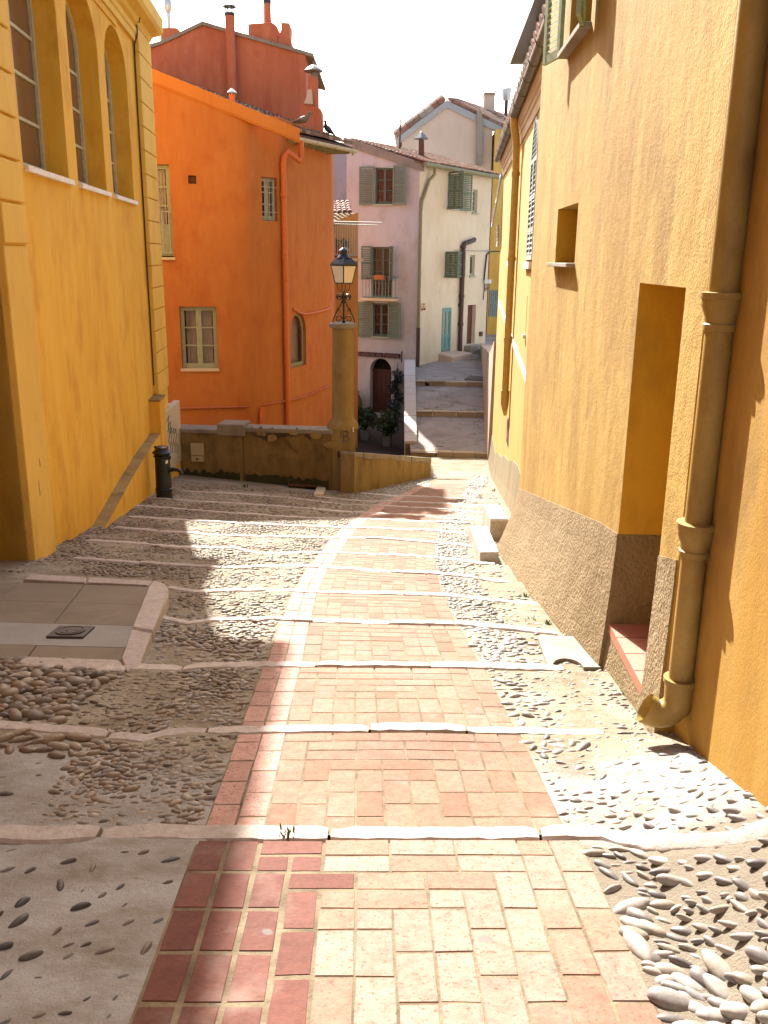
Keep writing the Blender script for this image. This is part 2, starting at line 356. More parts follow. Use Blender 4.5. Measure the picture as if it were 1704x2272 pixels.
def gz(x, y):
    """ground height: a ramp broken into shallow treads"""
    x = np.asarray(x, float); y = np.asarray(y, float)
    z = np.where(y < 22.5, -.17 * y, -3.825 - .10 * (1 - np.exp(-(np.maximum(y, 22.5) - 22.5) * 1.7)))
    z = z - (.03 + .06 * np.clip((y - 11) / 7, 0, 1)) * np.minimum(0, x + .7)
    z = z + np.where(y < 4.05, .165 * (4.05 - y) * np.clip((x - .95) / .45, 0, 1), 0)
    prev = line_y(0, x); saw = np.zeros_like(z)
    for n in range(len(LINES) - 1):
        a, b = line_y(n, x), line_y(n + 1, x)
        t = (y - a) / np.maximum(b - a, .2)
        saw = np.where((t >= 0) & (t < 1), -.030 * (1 - t), saw)
    return z + saw
def g1(x, y): return float(gz(x, y))

EDGE_L = [gpx(*q) for q in [(300, 2215), (416, 1879), (471, 1826), (519, 1630), (540, 1590), (587, 1478), (624, 1374), (643, 1312), (678, 1258), (713, 1225), (731, 1194), (755, 1171), (788, 1151), (799, 1138), (829, 1119), (873, 1101), (925, 1078), (972, 1060)]]
EDGE_R = [gpx(*q) for q in [(1479, 2260), (1304, 1874), (1243, 1826), (1161, 1623), (1073, 1479), (1018, 1389), (979, 1321), (969, 1274), (965, 1239), (964, 1205), (967, 1180), (981, 1155), (991, 1138), (1003, 1121), (1015, 1104), (1033, 1080), (1052, 1060)]]
def smooth1(a):
    a = np.array(a); return np.concatenate([[a[0]], (a[:-2] + 2 * a[1:-1] + a[2:]) / 4, [a[-1]]])
eLy, eLx = np.array([q.y for q in EDGE_L]), smooth1([q.x for q in EDGE_L])
eRy, eRx = np.array([q.y for q in EDGE_R]), smooth1([q.x for q in EDGE_R])
def xL(y): return np.interp(y, eLy, eLx)
def xR(y): return np.interp(y, eRy, eRx)

# ================================================================== THE STREET
def grid_mesh(name, xs, ys, zf, mat, kind='structure', label=None):
    X, Y = np.meshgrid(xs, ys); Z = zf(X, Y)
    nx, ny = len(xs), len(ys)
    co = np.stack([X, Y, Z], -1).reshape(-1, 3)
    idx = np.arange(nx * ny).reshape(ny, nx)
    f = np.stack([idx[:-1, :-1], idx[:-1, 1:], idx[1:, 1:], idx[1:, :-1]], -1).reshape(-1, 4)
    me = bpy.data.meshes.new(name); me.from_pydata(co.tolist(), [], f.tolist()); me.shade_smooth(); me.update()
    o = bpy.data.objects.new(name, me); COL.objects.link(o); me.materials.append(mat); ORG[name] = Vector()
    tag(o, label, kind=kind); return o
def lump(X, Y, a, s):
    v = [noise.noise((float(x) * s, float(y) * s, 3.3)) for x, y in zip(X.ravel(), Y.ravel())]
    return np.array(v).reshape(X.shape) * a

def cement_mat():
    m, nt, b = new_mat('street_cement', .9, .2)
    pos = N(nt, 'ShaderNodeNewGeometry').outputs['Position']
    f1, _ = noise_fac(nt, pos, .8, 7, .65, lo=.38, hi=.62); col = mixc(nt, f1, (.34, .30, .225), (.24, .20, .135))
    f2, _ = noise_fac(nt, pos, 2.6, 9, .74, (1, 1.6, 1), .42, .64, (4, 2, 0)); col = mixc(nt, f2, col, (.12, .085, .045), .8)
    # greyer cement repair in the left foreground
    sp = N(nt, 'ShaderNodeSeparateXYZ'); nt.links.new(pos, sp.inputs[0])
    f3, raw3 = noise_fac(nt, pos, 1.6, 4, .6)
    ad = N(nt, 'ShaderNodeMath', operation='MULTIPLY_ADD'); nt.links.new(raw3, ad.inputs[0]); ad.inputs[1].default_value = .5; nt.links.new(sp.outputs[1], ad.inputs[2])
    mr = N(nt, 'ShaderNodeMapRange'); mr.inputs['From Min'].default_value = 3.75; mr.inputs['From Max'].default_value = 4.05; mr.inputs['To Min'].default_value = 1; mr.inputs['To Max'].default_value = 0
    nt.links.new(ad.outputs[0], mr.inputs['Value'])
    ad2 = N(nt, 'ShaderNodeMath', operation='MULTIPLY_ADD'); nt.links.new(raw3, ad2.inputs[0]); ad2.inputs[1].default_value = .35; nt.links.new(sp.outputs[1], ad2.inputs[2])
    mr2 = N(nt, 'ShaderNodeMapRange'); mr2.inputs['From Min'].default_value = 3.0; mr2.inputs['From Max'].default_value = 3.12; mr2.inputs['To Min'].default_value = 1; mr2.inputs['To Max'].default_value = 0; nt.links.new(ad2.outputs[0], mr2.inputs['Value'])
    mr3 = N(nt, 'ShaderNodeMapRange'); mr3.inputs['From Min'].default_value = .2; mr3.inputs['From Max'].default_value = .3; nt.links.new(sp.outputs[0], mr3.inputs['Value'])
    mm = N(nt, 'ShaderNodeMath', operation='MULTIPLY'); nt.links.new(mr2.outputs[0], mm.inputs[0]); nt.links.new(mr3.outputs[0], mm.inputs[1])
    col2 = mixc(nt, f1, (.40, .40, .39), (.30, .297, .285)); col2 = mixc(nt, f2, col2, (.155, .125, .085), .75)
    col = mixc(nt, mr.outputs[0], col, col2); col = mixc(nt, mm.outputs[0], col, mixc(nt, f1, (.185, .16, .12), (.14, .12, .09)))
    f4, raw = noise_fac(nt, pos, 120, 4, .7, lo=.3, hi=.7); col = mixc(nt, f4, col, (.25, .21, .16), .35)
    f5, raw5 = noise_fac(nt, pos, 14, 5, .65)
    nt.links.new(col, b.inputs['Base Color'])
    ad = N(nt, 'ShaderNodeMath', operation='MULTIPLY_ADD'); nt.links.new(raw5, ad.inputs[0]); ad.inputs[1].default_value = 1.6; nt.links.new(raw, ad.inputs[2])
    bp = N(nt, 'ShaderNodeBump', Strength=.6, Distance=.02); nt.links.new(ad.outputs[0], bp.inputs['Height']); nt.links.new(bp.outputs[0], b.inputs['Normal'])
    return m
M['cement'] = cement_mat()
grid_mesh('street', np.arange(-6.4, 4.2, .05), np.arange(.6, 25.6, .05), lambda X, Y: gz(X, Y) + lump(X, Y, .012, 1.7) * np.where((X < -.9) | (X > .95), 1, .15) - np.where((X > xL(Y) + .04) & (X < xR(Y) - .04) & (Y < 22), .035, 0), M['cement'], label='sloping stepped street of cobbles set in pale cement')

# ---- bricks of the central path
def brick(mb, p00, p10, p11, p01, z0, zt, col, gap=.006, ch=.0035):
    """p** = plan corners (x,y); a slightly chamfered brick following the ground"""
    c = [(np.array(p00) + p10 + p11 + p01) / 4]
    P = [np.array(p) for p in (p00, p10, p11, p01)]
    def inset(ps, g):
        o = []
        for i in range(4):
            a = ps[(i + 1) % 4] - ps[i]; b = ps[(i - 1) % 4] - ps[i]
            o.append(ps[i] + a / (np.linalg.norm(a) + 1e-9) * g + b / (np.linalg.norm(b) + 1e-9) * g)
        return o
    P = [p + RNG.normal(0, .0016, 2) for p in P]
    A = inset(P, gap); B = inset(P, gap + ch)
    jit = [RNG.uniform(-.0009, .0009) for _ in range(3)]
    zz = [g1(q[0], q[1]) + zt + jit[0] + (q[0] - c[0][0]) * jit[1] * 4 for q in A]
    mb.add([(q[0], q[1], z - .05) for q, z in zip(A, zz)] + [(q[0], q[1], z - ch) for q, z in zip(A, zz)] + [(q[0], q[1], z) for q, z in zip(B, zz)],
           [(0, 1, 5, 4), (1, 2, 6, 5), (2, 3, 7, 6), (3, 0, 4, 7), (4, 5, 9, 8), (5, 6, 10, 9), (6, 7, 11, 10), (7, 4, 8, 11), (8, 9, 10, 11)])
    mb.c += [(*col, 1)] * 12
SD = .050   # half depth of a step stone
pb = MB(); pm = MB()
def brick_col(kind):
    r = RNG.random(3)
    if kind == 'dark': base = np.array([.128, .045, .032]) if r[0] < .7 else np.array([.155, .060, .044])  # redder repair bricks, with half-shade also worked into their tint
    elif kind == 'pale': base = np.array([.29, .20, .155]) if r[0] < .72 else np.array([.27, .15, .105])
    elif kind == 'border': base = np.array([.43, .255, .205])
    else: base = np.array([.25, .135, .090]) if r[0] < .68 else (np.array([.22, .105, .064]) if r[0] < .86 else np.array([.262, .152, .105]))
    return tuple(base * RNG.uniform(.90, 1.09))
NC = 12
for n in range(0, len(LINES) - 1):
    def pt(c, w, n=n):
        s = c / NC; x = 0.0
        ym = (line_y(n, 0) + line_y(n + 1, 0)) / 2
        y = ym
        for _ in range(3):
            x = xL(y) + (xR(y) - xL(y)) * s
            ya = line_y(n, x) + SD; yb = line_y(n + 1, x) - SD
            y = yb - (yb - ya) * w
        return np.array([x, y])
    mo = [[pt(c, w_) for c in np.linspace(0, NC, 19)] for w_ in np.linspace(-.06, 1.06, 13)]; b0 = len(pm.v)
    pm.v += [Vector((q[0], q[1], g1(q[0], q[1]) + (.0015 if n else .001))) for r_ in mo for q in r_]; pm.f += [[b0 + j * 19 + i, b0 + j * 19 + i + 1, b0 + (j + 1) * 19 + i + 1, b0 + (j + 1) * 19 + i] for j in range(12) for i in range(18)]
    W = 9.2   # tread length measured in brick widths
    def put(c0, c1, w0, w1, kind):
        w1 = min(w1, W)
        if w1 - w0 < .25: return
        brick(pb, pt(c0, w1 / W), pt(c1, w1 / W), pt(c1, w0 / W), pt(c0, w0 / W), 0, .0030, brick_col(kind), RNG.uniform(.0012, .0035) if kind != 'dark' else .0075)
    def kindof(c, n=n):
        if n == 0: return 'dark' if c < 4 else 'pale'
        return 'border' if c < 2 else 'mid'
    def longcol(c, w):
        first_ = True
        while w < W:
            L = 2.0
            if first_ and RNG.random() < .4: L = 1.0
            first_ = False
            put(c, c + 1, w, w + L, kindof(c)); w += L
    longcol(0, 0); longcol(1, 0)
    lo, hi, k = 2, NC, 0
    while hi - lo > 0:
        # one row across, then a column of bricks down either side
        if k < 4 and hi - lo > 3:
            a, b = lo, hi - 1
            if k % 2: a, b = lo + 1, hi - 1
            c = a; off = RNG.random() < .5
            while c < b:
                L = min(b - c, 1 if (off and c == a) else 2); put(c, c + L, k, k + 1, kindof(c)); c += L
            longcol(hi - 1, k)
            if k % 2: longcol(lo, k)
            hi -= 1; lo += 1 if k % 2 else 0
        else:
            for c in range(lo, hi): longcol(c, k)
            hi = lo
        k += 1
tag(pm.build('path_mortar', M['mortar'], smooth=60), 'sandy mortar between the bricks of the path', kind='structure')
tag(pb.build('brick_path', M['brick']), 'terracotta brick path down the middle of the stepped street', kind='structure')

# ---- white stone nosings of the steps
def stones(line, x0, x1, depth=.102, seed=0):
    mb = MB(); x = x0; rg = np.random.default_rng(seed)
    while x < x1 - .05:
        L = min(rg.uniform(.45, .95), x1 - x)
        if x1 - x - L < .2: L = x1 - x
        g = .006; n = max(3, int(L / .045)); t0 = rg.uniform(.008, .022)
        tint = np.array([.46, .405, .36]) * rg.uniform(.85, 1.1)
        rows = []
        d0 = depth * rg.uniform(.85, 1.1)
        for i in range(n + 1):
            xx = x + g + (L - 2 * g) * i / n; yy = float(np.interp(xx, line[0], line[1]))
            wob = rg.normal(0, .0026); end = 1 if 1 < i < n - 1 else (.95 if 0 < i < n else .82)
            ya, yb = yy - d0 / 2 * end + wob, yy + d0 / 2 * end + rg.normal(0, .0028)
            za = ramp_z(xx, yy) + t0 + rg.normal(0, .002) - (0 if 0 < i < n else .004)
            rows.append([(xx, ya, za - .10), (xx, ya, za - .010), (xx, ya + .012, za), (xx, yb - .012, za - .004), (xx, yb, za - .02), (xx, yb, za - .12)])
        b = [q for r_ in rows for q in r_]
        fs = [(i * 6 + k, (i + 1) * 6 + k, (i + 1) * 6 + k + 1, i * 6 + k + 1) for i in range(n) for k in range(5)]
        fs += [[0, 1, 2, 3, 4, 5], [n * 6 + k for k in range(5, -1, -1)]]
        mb.add(b, fs); mb.c += [(*tint, 1)] * len(b); x += L
    return mb
LIM = {1: (-1.75, 1.42), 2: (-2.6, 1.12), 3: (-1.72, 1.14), 4: (-1.95, 1.28), 5: (-1.9, 1.32), 6: (-3.2, 1.22), 7: (-3.45, 1.2), 8: (-3.5, 1.1), 9: (-3.6, 1.1), 10: (-3.9, 1.3), 11: (-4.0, 1.5), 12: (-3.6, 1.75), 13: (-1.3, 1.8), 14: (-.5, 1.9)}
for n, (a, b) in LIM.items():
    tag(stones(LINES[n], a, b, seed=n).build('step_edging', M['stone'], smooth=40), 'row of pale stones edging a step', kind='structure')
tag(stones((np.array([-4, -1.55]), np.array([4.02, 3.98])), -4.0, -1.9, .17, 77).build('step_edging', M['stone'], smooth=40), 'row of broad stones edging a step', kind='structure')

# ---- cobbles
def ico(sub):
    import bmesh
    bm = bmesh.new(); bmesh.ops.create_icosphere(bm, subdivisions=sub, radius=1); v = np.array([q.co[:] for q in bm.verts]); f = np.array([[w.index for w in q.verts] for q in bm.faces]); bm.free(); return v, f
ICO = {1: ico(1), 2: ico(2), 3: ico(3)}
def in_path(x, y, m=.0): return (x > xL(y) - m) & (x < xR(y) + m)
def on_step(x, y, m=.07):
    for n, (a, b) in LIM.items():
        if a < x < b and abs(line_y(n, x) - y) < m: return True
    return False
LAND_X = lambda y: -1.66 - .09 * (y - 5.3) - (.25 if y > 7.4 else 0)
def region(x, y):
    """spacing, length, elongation, side, keep-probability"""
    nz = noise.noise((x * 1.3, y * 1.3, 9.1))
    if x < 0:
        if y < 2.9: return (.075, .030, 2.5, 'D', .42 if y < 2.35 else .18)
        if y < 4.0:
            if x > -1.32 + .1 * nz: return (.029, .036, 1.5, 'L', 1)
            if y > 3.64 + .08 * nz: return (.066, .062, 2.2, 'L', .95)
            return (.12, .028, 1.8, 'D', .2)
        if y < 5.12:
            if x < -1.62 + .12 * nz: return (.058, .068, 1.3, 'L', 1.0)
            if x < -1.2 + .1 * nz: return (.032, .030, 1.7, 'L', .85)
            return (.029, .035, 1.5, 'L', 1)
        if -5.5 < x < LAND_X(y) and 5.05 < y < 7.95: return None
        if y < 13: return (.036, .042, 1.5, 'L', 1 if nz > -.22 else .3)
        return (.062, .050, 1.5, 'L', .75 if nz > -.1 else .35)
    dx = x - float(xR(y))
    if y < 2.55:
        return (.043, .058, 1.8, 'R', 1) if (y < 2.15 + .1 * nz or dx < .10) else (.042, .038, 2.5, 'R', .85)
    if y < 2.9: return (.048, .038, 2.3, 'R', .75)
    if y < 4.05: return (.055, .05, 2.0, 'R', .95) if (dx < .3 and y > 3.78) else (.042, .030, 1.9, 'R', .75)
    if y < 5.15: return (.046, .042, 1.8, 'R', .8) if (dx < .22 + .2 * nz) else (.042, .028, 1.9, 'R', .7)
    if dx < .38 + .1 * nz: return (.036, .045, 1.5, 'R', 1)
    return (.05, .034, 1.8, 'R', .5 if y < 12 else .7)
acc = {k: ([], []) for k in 'LRD'}; cnt = {k: 0 for k in 'LRD'}
def add_peb(side, x, y, a, el, hz_):
    sub = 2 if y < 6.5 else 1
    if y < 3.2 and side == 'R': sub = 3
    v, f = ICO[sub]
    asp = RNG.uniform(.75, 1.0); s = np.array([a * math.sqrt(el) * .62, a / math.sqrt(el) * .62 * asp, a * .29 * RNG.uniform(.75, 1.25) + .002])
    q = v * s
    q = q * (1 + .10 * np.sin(v[:, [1, 2, 0]] * RNG.uniform(1.5, 3.5, 3) + RNG.uniform(0, 6, 3)))
    th = RNG.uniform(0, math.pi) if RNG.random() < .35 else RNG.normal(.15, .45)
    if side == 'R' and y < 3: th = RNG.normal(-.45, .4); hz_ += .003
    if side == 'D': th = RNG.normal(.8, .4)
    tl = RNG.normal(0, .09); c, s_ = math.cos(tl), math.sin(tl)
    q = np.stack([q[:, 0] * c - q[:, 2] * s_, q[:, 1], q[:, 0] * s_ + q[:, 2] * c], 1)
    c, s_ = math.cos(th), math.sin(th)
    q = np.stack([q[:, 0] * c - q[:, 1] * s_, q[:, 0] * s_ + q[:, 1] * c, q[:, 2]], 1)
    q = q + np.array([x, y, g1(x, y) + hz_])
    acc[side][0].append(q); acc[side][1].append(f + cnt[side]); cnt[side] += len(v)
done = 0
cells = {}
def free(x, y, r):
    k = (math.floor(x / .1), math.floor(y / .1))
    for i in (-1, 0, 1):
        for j in (-1, 0, 1):
            for (a, b, c) in cells.get((k[0] + i, k[1] + j), ()):
                if (a - x) ** 2 + ((b - y)) ** 2 < ((c + r) * .5) ** 2: return False
    cells.setdefault(k, []).append((x, y, r)); return True
def x_left(y): return -3.65 - .0875 * (y - 9.4) + .02 if y > 8.0 else -3.6
def x_right(y): return 1.5 if y < 4 else (1.42 if y < 6 else (1.25 if y < 9.4 else (1.62 + .0787 * (y - 9.5))))
for band in [(1.35, 2.9, 16000), (2.9, 5.2, 80000), (5.2, 9, 60000), (9, 13, 50000), (13, 17.5, 30000), (17.5, 23, 16000)]:
    for _ in range(band[2]):
        y = RNG.uniform(band[0], band[1]); x = RNG.uniform(x_left(y) if y < 17 else -1.0, x_right(y))
        if in_path(x, y, .02) or (x < 0 and y > 18.2): continue
        rg = region(x, y)
        if rg is None or RNG.random() > rg[4]: continue
        if on_step(x, y): continue
        a = rg[1] * RNG.uniform(.55, 1.45)
        if not free(x, y, rg[0] * (a / rg[1])): continue
        add_peb(rg[3], x, y, a, rg[2] * RNG.uniform(.8, 1.2), RNG.uniform(-.007, .004) + (.006 if rg[1] > .06 else -.003)); done += 1
for side, nm, lab in (('L', 'cobbles', 'brown river cobbles set in the street left of the brick path'), ('D', 'cobbles', 'dark slate pebbles dotted through the smooth cement in the left foreground'), ('R', 'cobbles', 'grey river cobbles set in the street right of the brick path')):
    V = np.concatenate(acc[side][0]); Fc = np.concatenate(acc[side][1])
    me = bpy.data.meshes.new(nm); me.vertices.add(len(V)); me.vertices.foreach_set('co', V.astype(np.float32).ravel())
    me.loops.add(len(Fc) * 3); me.loops.foreach_set('vertex_index', Fc.astype(np.int32).ravel())
    me.polygons.add(len(Fc)); me.polygons.foreach_set('loop_start', np.arange(0, len(Fc) * 3, 3, dtype=np.int32))
    me.update(calc_edges=True); me.shade_smooth(); me.materials.append(M['peb' + side])
    o = bpy.data.objects.new(nm, me); COL.objects.link(o); tag(o, lab, 'cobbles', kind='stuff')
print('pebbles', done)

# ---- raised tiled landing on the left
def land_z(y): return -.845 - .115 * (y - 5.3)
def lpx(px, py):
    r = ray(px, py); k = -.115
    t = (-.845 + .115 * 5.3 - CAM.z) / (r.z + .115 * r.y); return CAM + r * t
land = thing('landing', 'raised landing of grey brown tiles with a stone kerb by the yellow house', 'landing', (-2.7, 6.4, -1.2)); land['kind'] = 'structure'
LA, LB, LC, LD = lpx(51, 1285), lpx(331, 1298), lpx(268, 1462), lpx(40, 1455)
def slab(mb, pts, h=.3, drop=0.0, ch=.012, tint=None):
    pts = [Vector((p.x, p.y, land_z(p.y) - drop)) for p in pts]; c = sum(pts, Vector()) / len(pts); n = len(pts)
    ins = [p + (c - p).normalized() * ch * 1.4 for p in pts]
    mb.add([p - Vector((0, 0, h)) for p in pts] + [p - Vector((0, 0, ch)) for p in pts] + ins,
           [(i, (i + 1) % n, n + (i + 1) % n, n + i) for i in range(n)] + [(n + i, n + (i + 1) % n, 2 * n + (i + 1) % n, 2 * n + i) for i in range(n)] + [[2 * n + i for i in range(n)]])
    if tint is not None: mb.c += [(*tint, 1)] * (3 * n)
xw = -5.4
left_far, left_near = Vector((xw, LA.y + .12, 0)), Vector((xw, LD.y + .1, 0))
def lrow(t):  # point on the left and right border at fraction t from far to near
    return left_far.lerp(left_near, t), LB.lerp(LC, t)
mt, mc = MB(), MB()
rows = [0.0, .30, .60, .86, 1.0]
for i in range(4):
    a0, b0 = lrow(rows[i]); a1, b1 = lrow(rows[i + 1])
    cuts = [0, .17, .34, .51, .675, .84, 1.0] if i != 2 else [0, .45, .62, 1.0]
    for j in range(len(cuts) - 1):
        g = .0025
        q = [a1.lerp(b1, cuts[j]), a1.lerp(b1, cuts[j + 1]), a0.lerp(b0, cuts[j + 1]), a0.lerp(b0, cuts[j])]
        c = sum(q, Vector()) / 4
        q = [p + (c - p).normalized() * .004 for p in q]
        slab(mc if i == 2 else mt, q, .1, .012 + RNG.uniform(0, .003), .003)
mt.build('tiles', M['paver'], land); mc.build('cement_strip', M['paver_c'], land)
mk = MB(); tk = (.42, .36, .315)
slab(mk, [lpx(51, 1285), lpx(190, 1292), lpx(192, 1279.5), lpx(66, 1273)][::1], .3, 0, .012, tk)
slab(mk, [lpx(191.5, 1292), lpx(329, 1298), lpx(338, 1288), lpx(194, 1279.7)], .3, 0, .012, (.40, .34, .30))
slab(mk, [lpx(294, 1394), lpx(339, 1402), lpx(357, 1361), lpx(374, 1318), lpx(373, 1303), lpx(366, 1295), lpx(352, 1290), lpx(341, 1289), lpx(331, 1299)], .38, -.006, .02, (.43, .37, .32))
slab(mk, [lpx(268, 1461), lpx(281, 1488), lpx(311, 1476), lpx(338, 1403.5), lpx(293, 1395)], .35, 0, .014, (.41, .35, .31))
slab(mk, [lpx(34, 1475), lpx(177, 1488), lpx(280, 1489), lpx(267, 1463), lpx(46, 1456)], .35, 0, .016, (.42, .36, .31))
slab(mk, [lpx(-90, 1470), lpx(32, 1474), lpx(44, 1456), lpx(-80, 1445)], .35, .03, .014, (.36, .31, .26))
mk.build('kerb', M['stone'], land, smooth=30)
slab_b = MB(); slab_b.add([(xw, LA.y + .1, land_z(LA.y) - .035), (LB.x, LB.y, land_z(LB.y) - .035), (LC.x, LC.y, land_z(LC.y) - .035), (xw, LD.y, land_z(LD.y) - .035)], [(0, 1, 2, 3)][::-1])
slab_b.build('mortar_bed', M['cast'], land)
dc = lpx(157, 1401); zc_ = land_z(dc.y)
dr = thing('drain_cover', 'square dark iron drain cover with a round lid in the tiled landing', 'drain cover', (dc.x, dc.y, zc_))
def tilt(p): return Vector((p[0], p[1], p[2] - .115 * (p[1] - dc.y)))
q = MB(); q.box(dc.x - .125, dc.x + .125, dc.y - .125, dc.y + .125, zc_ - .03, zc_ + .004); q.v = [tilt(p) for p in q.v]; q.build('cover_frame', M['cast'], dr, bevel=.003)
q = MB(); q.lathe((dc.x, dc.y, zc_), [(.10, 0), (.10, .012), (.088, .012), (.086, .008), (.072, .008), (.070, .012), (.0, .012)], 28)
for a in (-.02, .035): q.lathe((dc.x + a, dc.y - .01 + a * .3, zc_ + .009), [(.010, 0), (.010, .006), (.004, .006)], 8)
q.v = [tilt(p) for p in q.v]; q.build('round_lid', M['cast'], dr, smooth=30)

# ---- stone blocks by the right hand wall
def block(name, lab, cat, pts, zt, h, mat, tint, ch=.02, group=None):
    mb = MB(); n = len(pts); c = sum((Vector((*p, 0)) for p in pts), Vector()) / n
    T = [Vector((p[0], p[1], zt(p[0], p[1]))) for p in pts]
    ins = [t + (Vector((c.x, c.y, t.z)) - t).normalized() * ch * 1.3 for t in T]
    mb.add([t - Vector((0, 0, h)) for t in T] + [t - Vector((0, 0, ch)) for t in T] + ins,
           [(i, (i + 1) % n, n + (i + 1) % n, n + i) for i in range(n)] + [(n + i, n + (i + 1) % n, 2 * n + (i + 1) % n, 2 * n + i) for i in range(n)] + [[2 * n + i for i in range(n)]])
    if tint: mb.c += [(*tint, 1)] * (3 * n)
    o = mb.build(name, mat, smooth=30); recentre(o); return tag(o, lab, cat, group)
block('stone_block', 'long white stone block by the right wall with a dark shadowed near end', 'stone block', [(1.045, 9.2), (1.25, 9.22), (1.33, 11.0), (1.09, 11.0)], lambda x, y: -1.455 - .13 * (y - 9.2), .35, M['stone'], (.46, .41, .36))
block('stone_block', 'small white stone block wedged behind the long one against the right wall', 'stone block', [(1.37, 11.05), (1.6, 11.05), (1.66, 12.5), (1.43, 12.5)], lambda x, y: -1.62 - .13 * (y - 11.1), .35, M['stone'], (.46, .41, .36))
cb = thing('concrete_block', 'pale concrete block with a dark hole under the doorway of the ochre house', 'concrete block', (1.05, 5.5, -.95))
B_ = [gpx(1213, 1478), gpx(1352, 1478), gpx(1312, 1414), gpx(1193, 1412)]
def bz(x, y): return -.83 - .12 * (y - 5.2)
q = MB(); P4 = []
for (a, b) in ((1216, 1479), (1352, 1480), (1312, 1412), (1193, 1411)):
    r = ray(a, b); t = (-.885 + .12 * 5.2 - CAM.z) / (r.z + .12 * r.y); P4.append(CAM + r * t)
hole = [P4[0].lerp(P4[1], .08 + .25 * (1 - math.cos(a)) ) .lerp(P4[3].lerp(P4[2], .08 + .25 * (1 - math.cos(a))), .0 + .26 * math.sin(a)) for a in [math.pi * k / 8 for k in range(9)]]
top = [P4[0]] + hole + [P4[1], P4[2], P4[3]]
tri = tessellate_polygon([top]); n = len(top)
q.add(top + [p - Vector((0, 0, .3)) for p in top], [list(t) for t in tri] + [(i, n + i, n + (i + 1) % n, (i + 1) % n) for i in range(n)])
q.build('block', M['concrete'], cb)
q = MB(); h2 = [p - Vector((0, 0, .05)) for p in hole]; q.add(h2, [list(range(len(h2)))]); q.build('hole_shade_sheet', M['courtyard'], cb)  # dark sheet raised inside the hole, standing in for its shade

# ================================================================== shared building parts
def arch_poly(u0, u1, z0, zs, zt, n=14):
    c, a, b = (u0 + u1) / 2, (u1 - u0) / 2, zt - zs
    return [(u0, z0), (u1, z0)] + [(c + a * math.cos(t), zs + b * math.sin(t)) for t in [math.pi * k / n for k in range(n + 1)]]
def rect(u0, u1, z0, z1): return [(u0, z0), (u1, z0), (u1, z1), (u0, z1)]
def casement(parent, pl, u0, u1, z0, z1, d, fmat, rows=3, leaves=2, fw=.05, mw=.022, cur=None, gl=None, arch=None, name='window', th=.05, cols=1, leafgap=.012, toparch=None):
    """a window: frame, leaves and glazing bars in one mesh; panes and curtain are its own children"""
    mb = MB(); zt = arch if arch else z1
    mb.pbox(pl, u0, u0 + fw, z0, z1, d - th, d); mb.pbox(pl, u1 - fw, u1, z0, z1, d - th, d); mb.pbox(pl, u0 + fw, u1 - fw, z0, z0 + fw * 1.3, d - th, d + .004)
    if not arch: mb.pbox(pl, u0 + fw, u1 - fw, z1 - fw, z1, d - th, d - .002)
    else:
        A = [(u0 + u1) / 2 + (u1 - u0) / 2 * math.cos(math.pi * k / 14) for k in range(15)]; Bz = [z1 + (arch - z1) * math.sin(math.pi * k / 14) for k in range(15)]
        A2 = [(u0 + u1) / 2 + ((u1 - u0) / 2 - fw) * math.cos(math.pi * k / 14) for k in range(15)]; B2 = [z1 + (arch - z1 - fw) * math.sin(math.pi * k / 14) for k in range(15)]
        for k in range(14): mb.prism(pl, [(A[k], Bz[k]), (A[k + 1], Bz[k + 1]), (A2[k + 1], B2[k + 1]), (A2[k], B2[k])], d - th, d)
    iu0, iu1 = u0 + fw, u1 - fw
    w = (iu1 - iu0) / leaves
    ztop = (zt if arch else z1) - fw
    for i in range(1, leaves): mb.pbox(pl, iu0 + i * w - fw * .75, iu0 + i * w + fw * .75, z0 + fw, ztop - (.01 if arch else 0), d - th + .006, d - .008)
    for i in range(leaves):
        for c in range(1, cols):
            uu = iu0 + (i + c / cols) * w; mb.pbox(pl, uu - mw / 2, uu + mw / 2, z0 + fw, ztop - .02, d - th + .014, d - .014)
    hgt = (z1 if not arch else z1 + (arch - z1) * .35) - z0 - fw * 2
    for i in range(1, rows):
        zz = z0 + fw * 1.3 + hgt * i / rows; mb.pbox(pl, iu0, iu1, zz - mw / 2, zz + mw / 2, d - th + .016, d - .016)
    o = mb.build(name, fmat, parent)
    mb = MB(); shp = arch_poly(iu0, iu1, z0 + fw, z1, zt - fw) if arch else rect(iu0, iu1, z0 + fw, z1 - fw)
    mb.prism(pl, shp, d - th * .62, d - th * .5); mb.build('pane', gl or M['glass'], o)
    if cur:
        mb = MB(); nn = 22; zlo, zhi = z0 + fw, (z1 if not arch else z1) - fw
        for i in range(leaves):
            a, b = iu0 + i * w + .03, iu0 + (i + 1) * w - .03
            pts = [(a + (b - a) * k / nn, -.025 * math.sin(k * 1.9 + i)) for k in range(nn + 1)]
            mb.add([pl.p(u, zlo, d - th - .05 + e) for u, e in pts] + [pl.p(u, zhi, d - th - .05 + e) for u, e in pts], [(k, k + 1, nn + 2 + k, nn + 1 + k) for k in range(nn)])
        mb.build('curtain', cur, o, smooth=60)
    return o
def backing(parent, pl, shape, d, mat=None, name='room_darkness'):
    mb = MB(); mb.prism(pl, shape, d - .02, d); return mb.build(name, mat or M['dark'], parent)
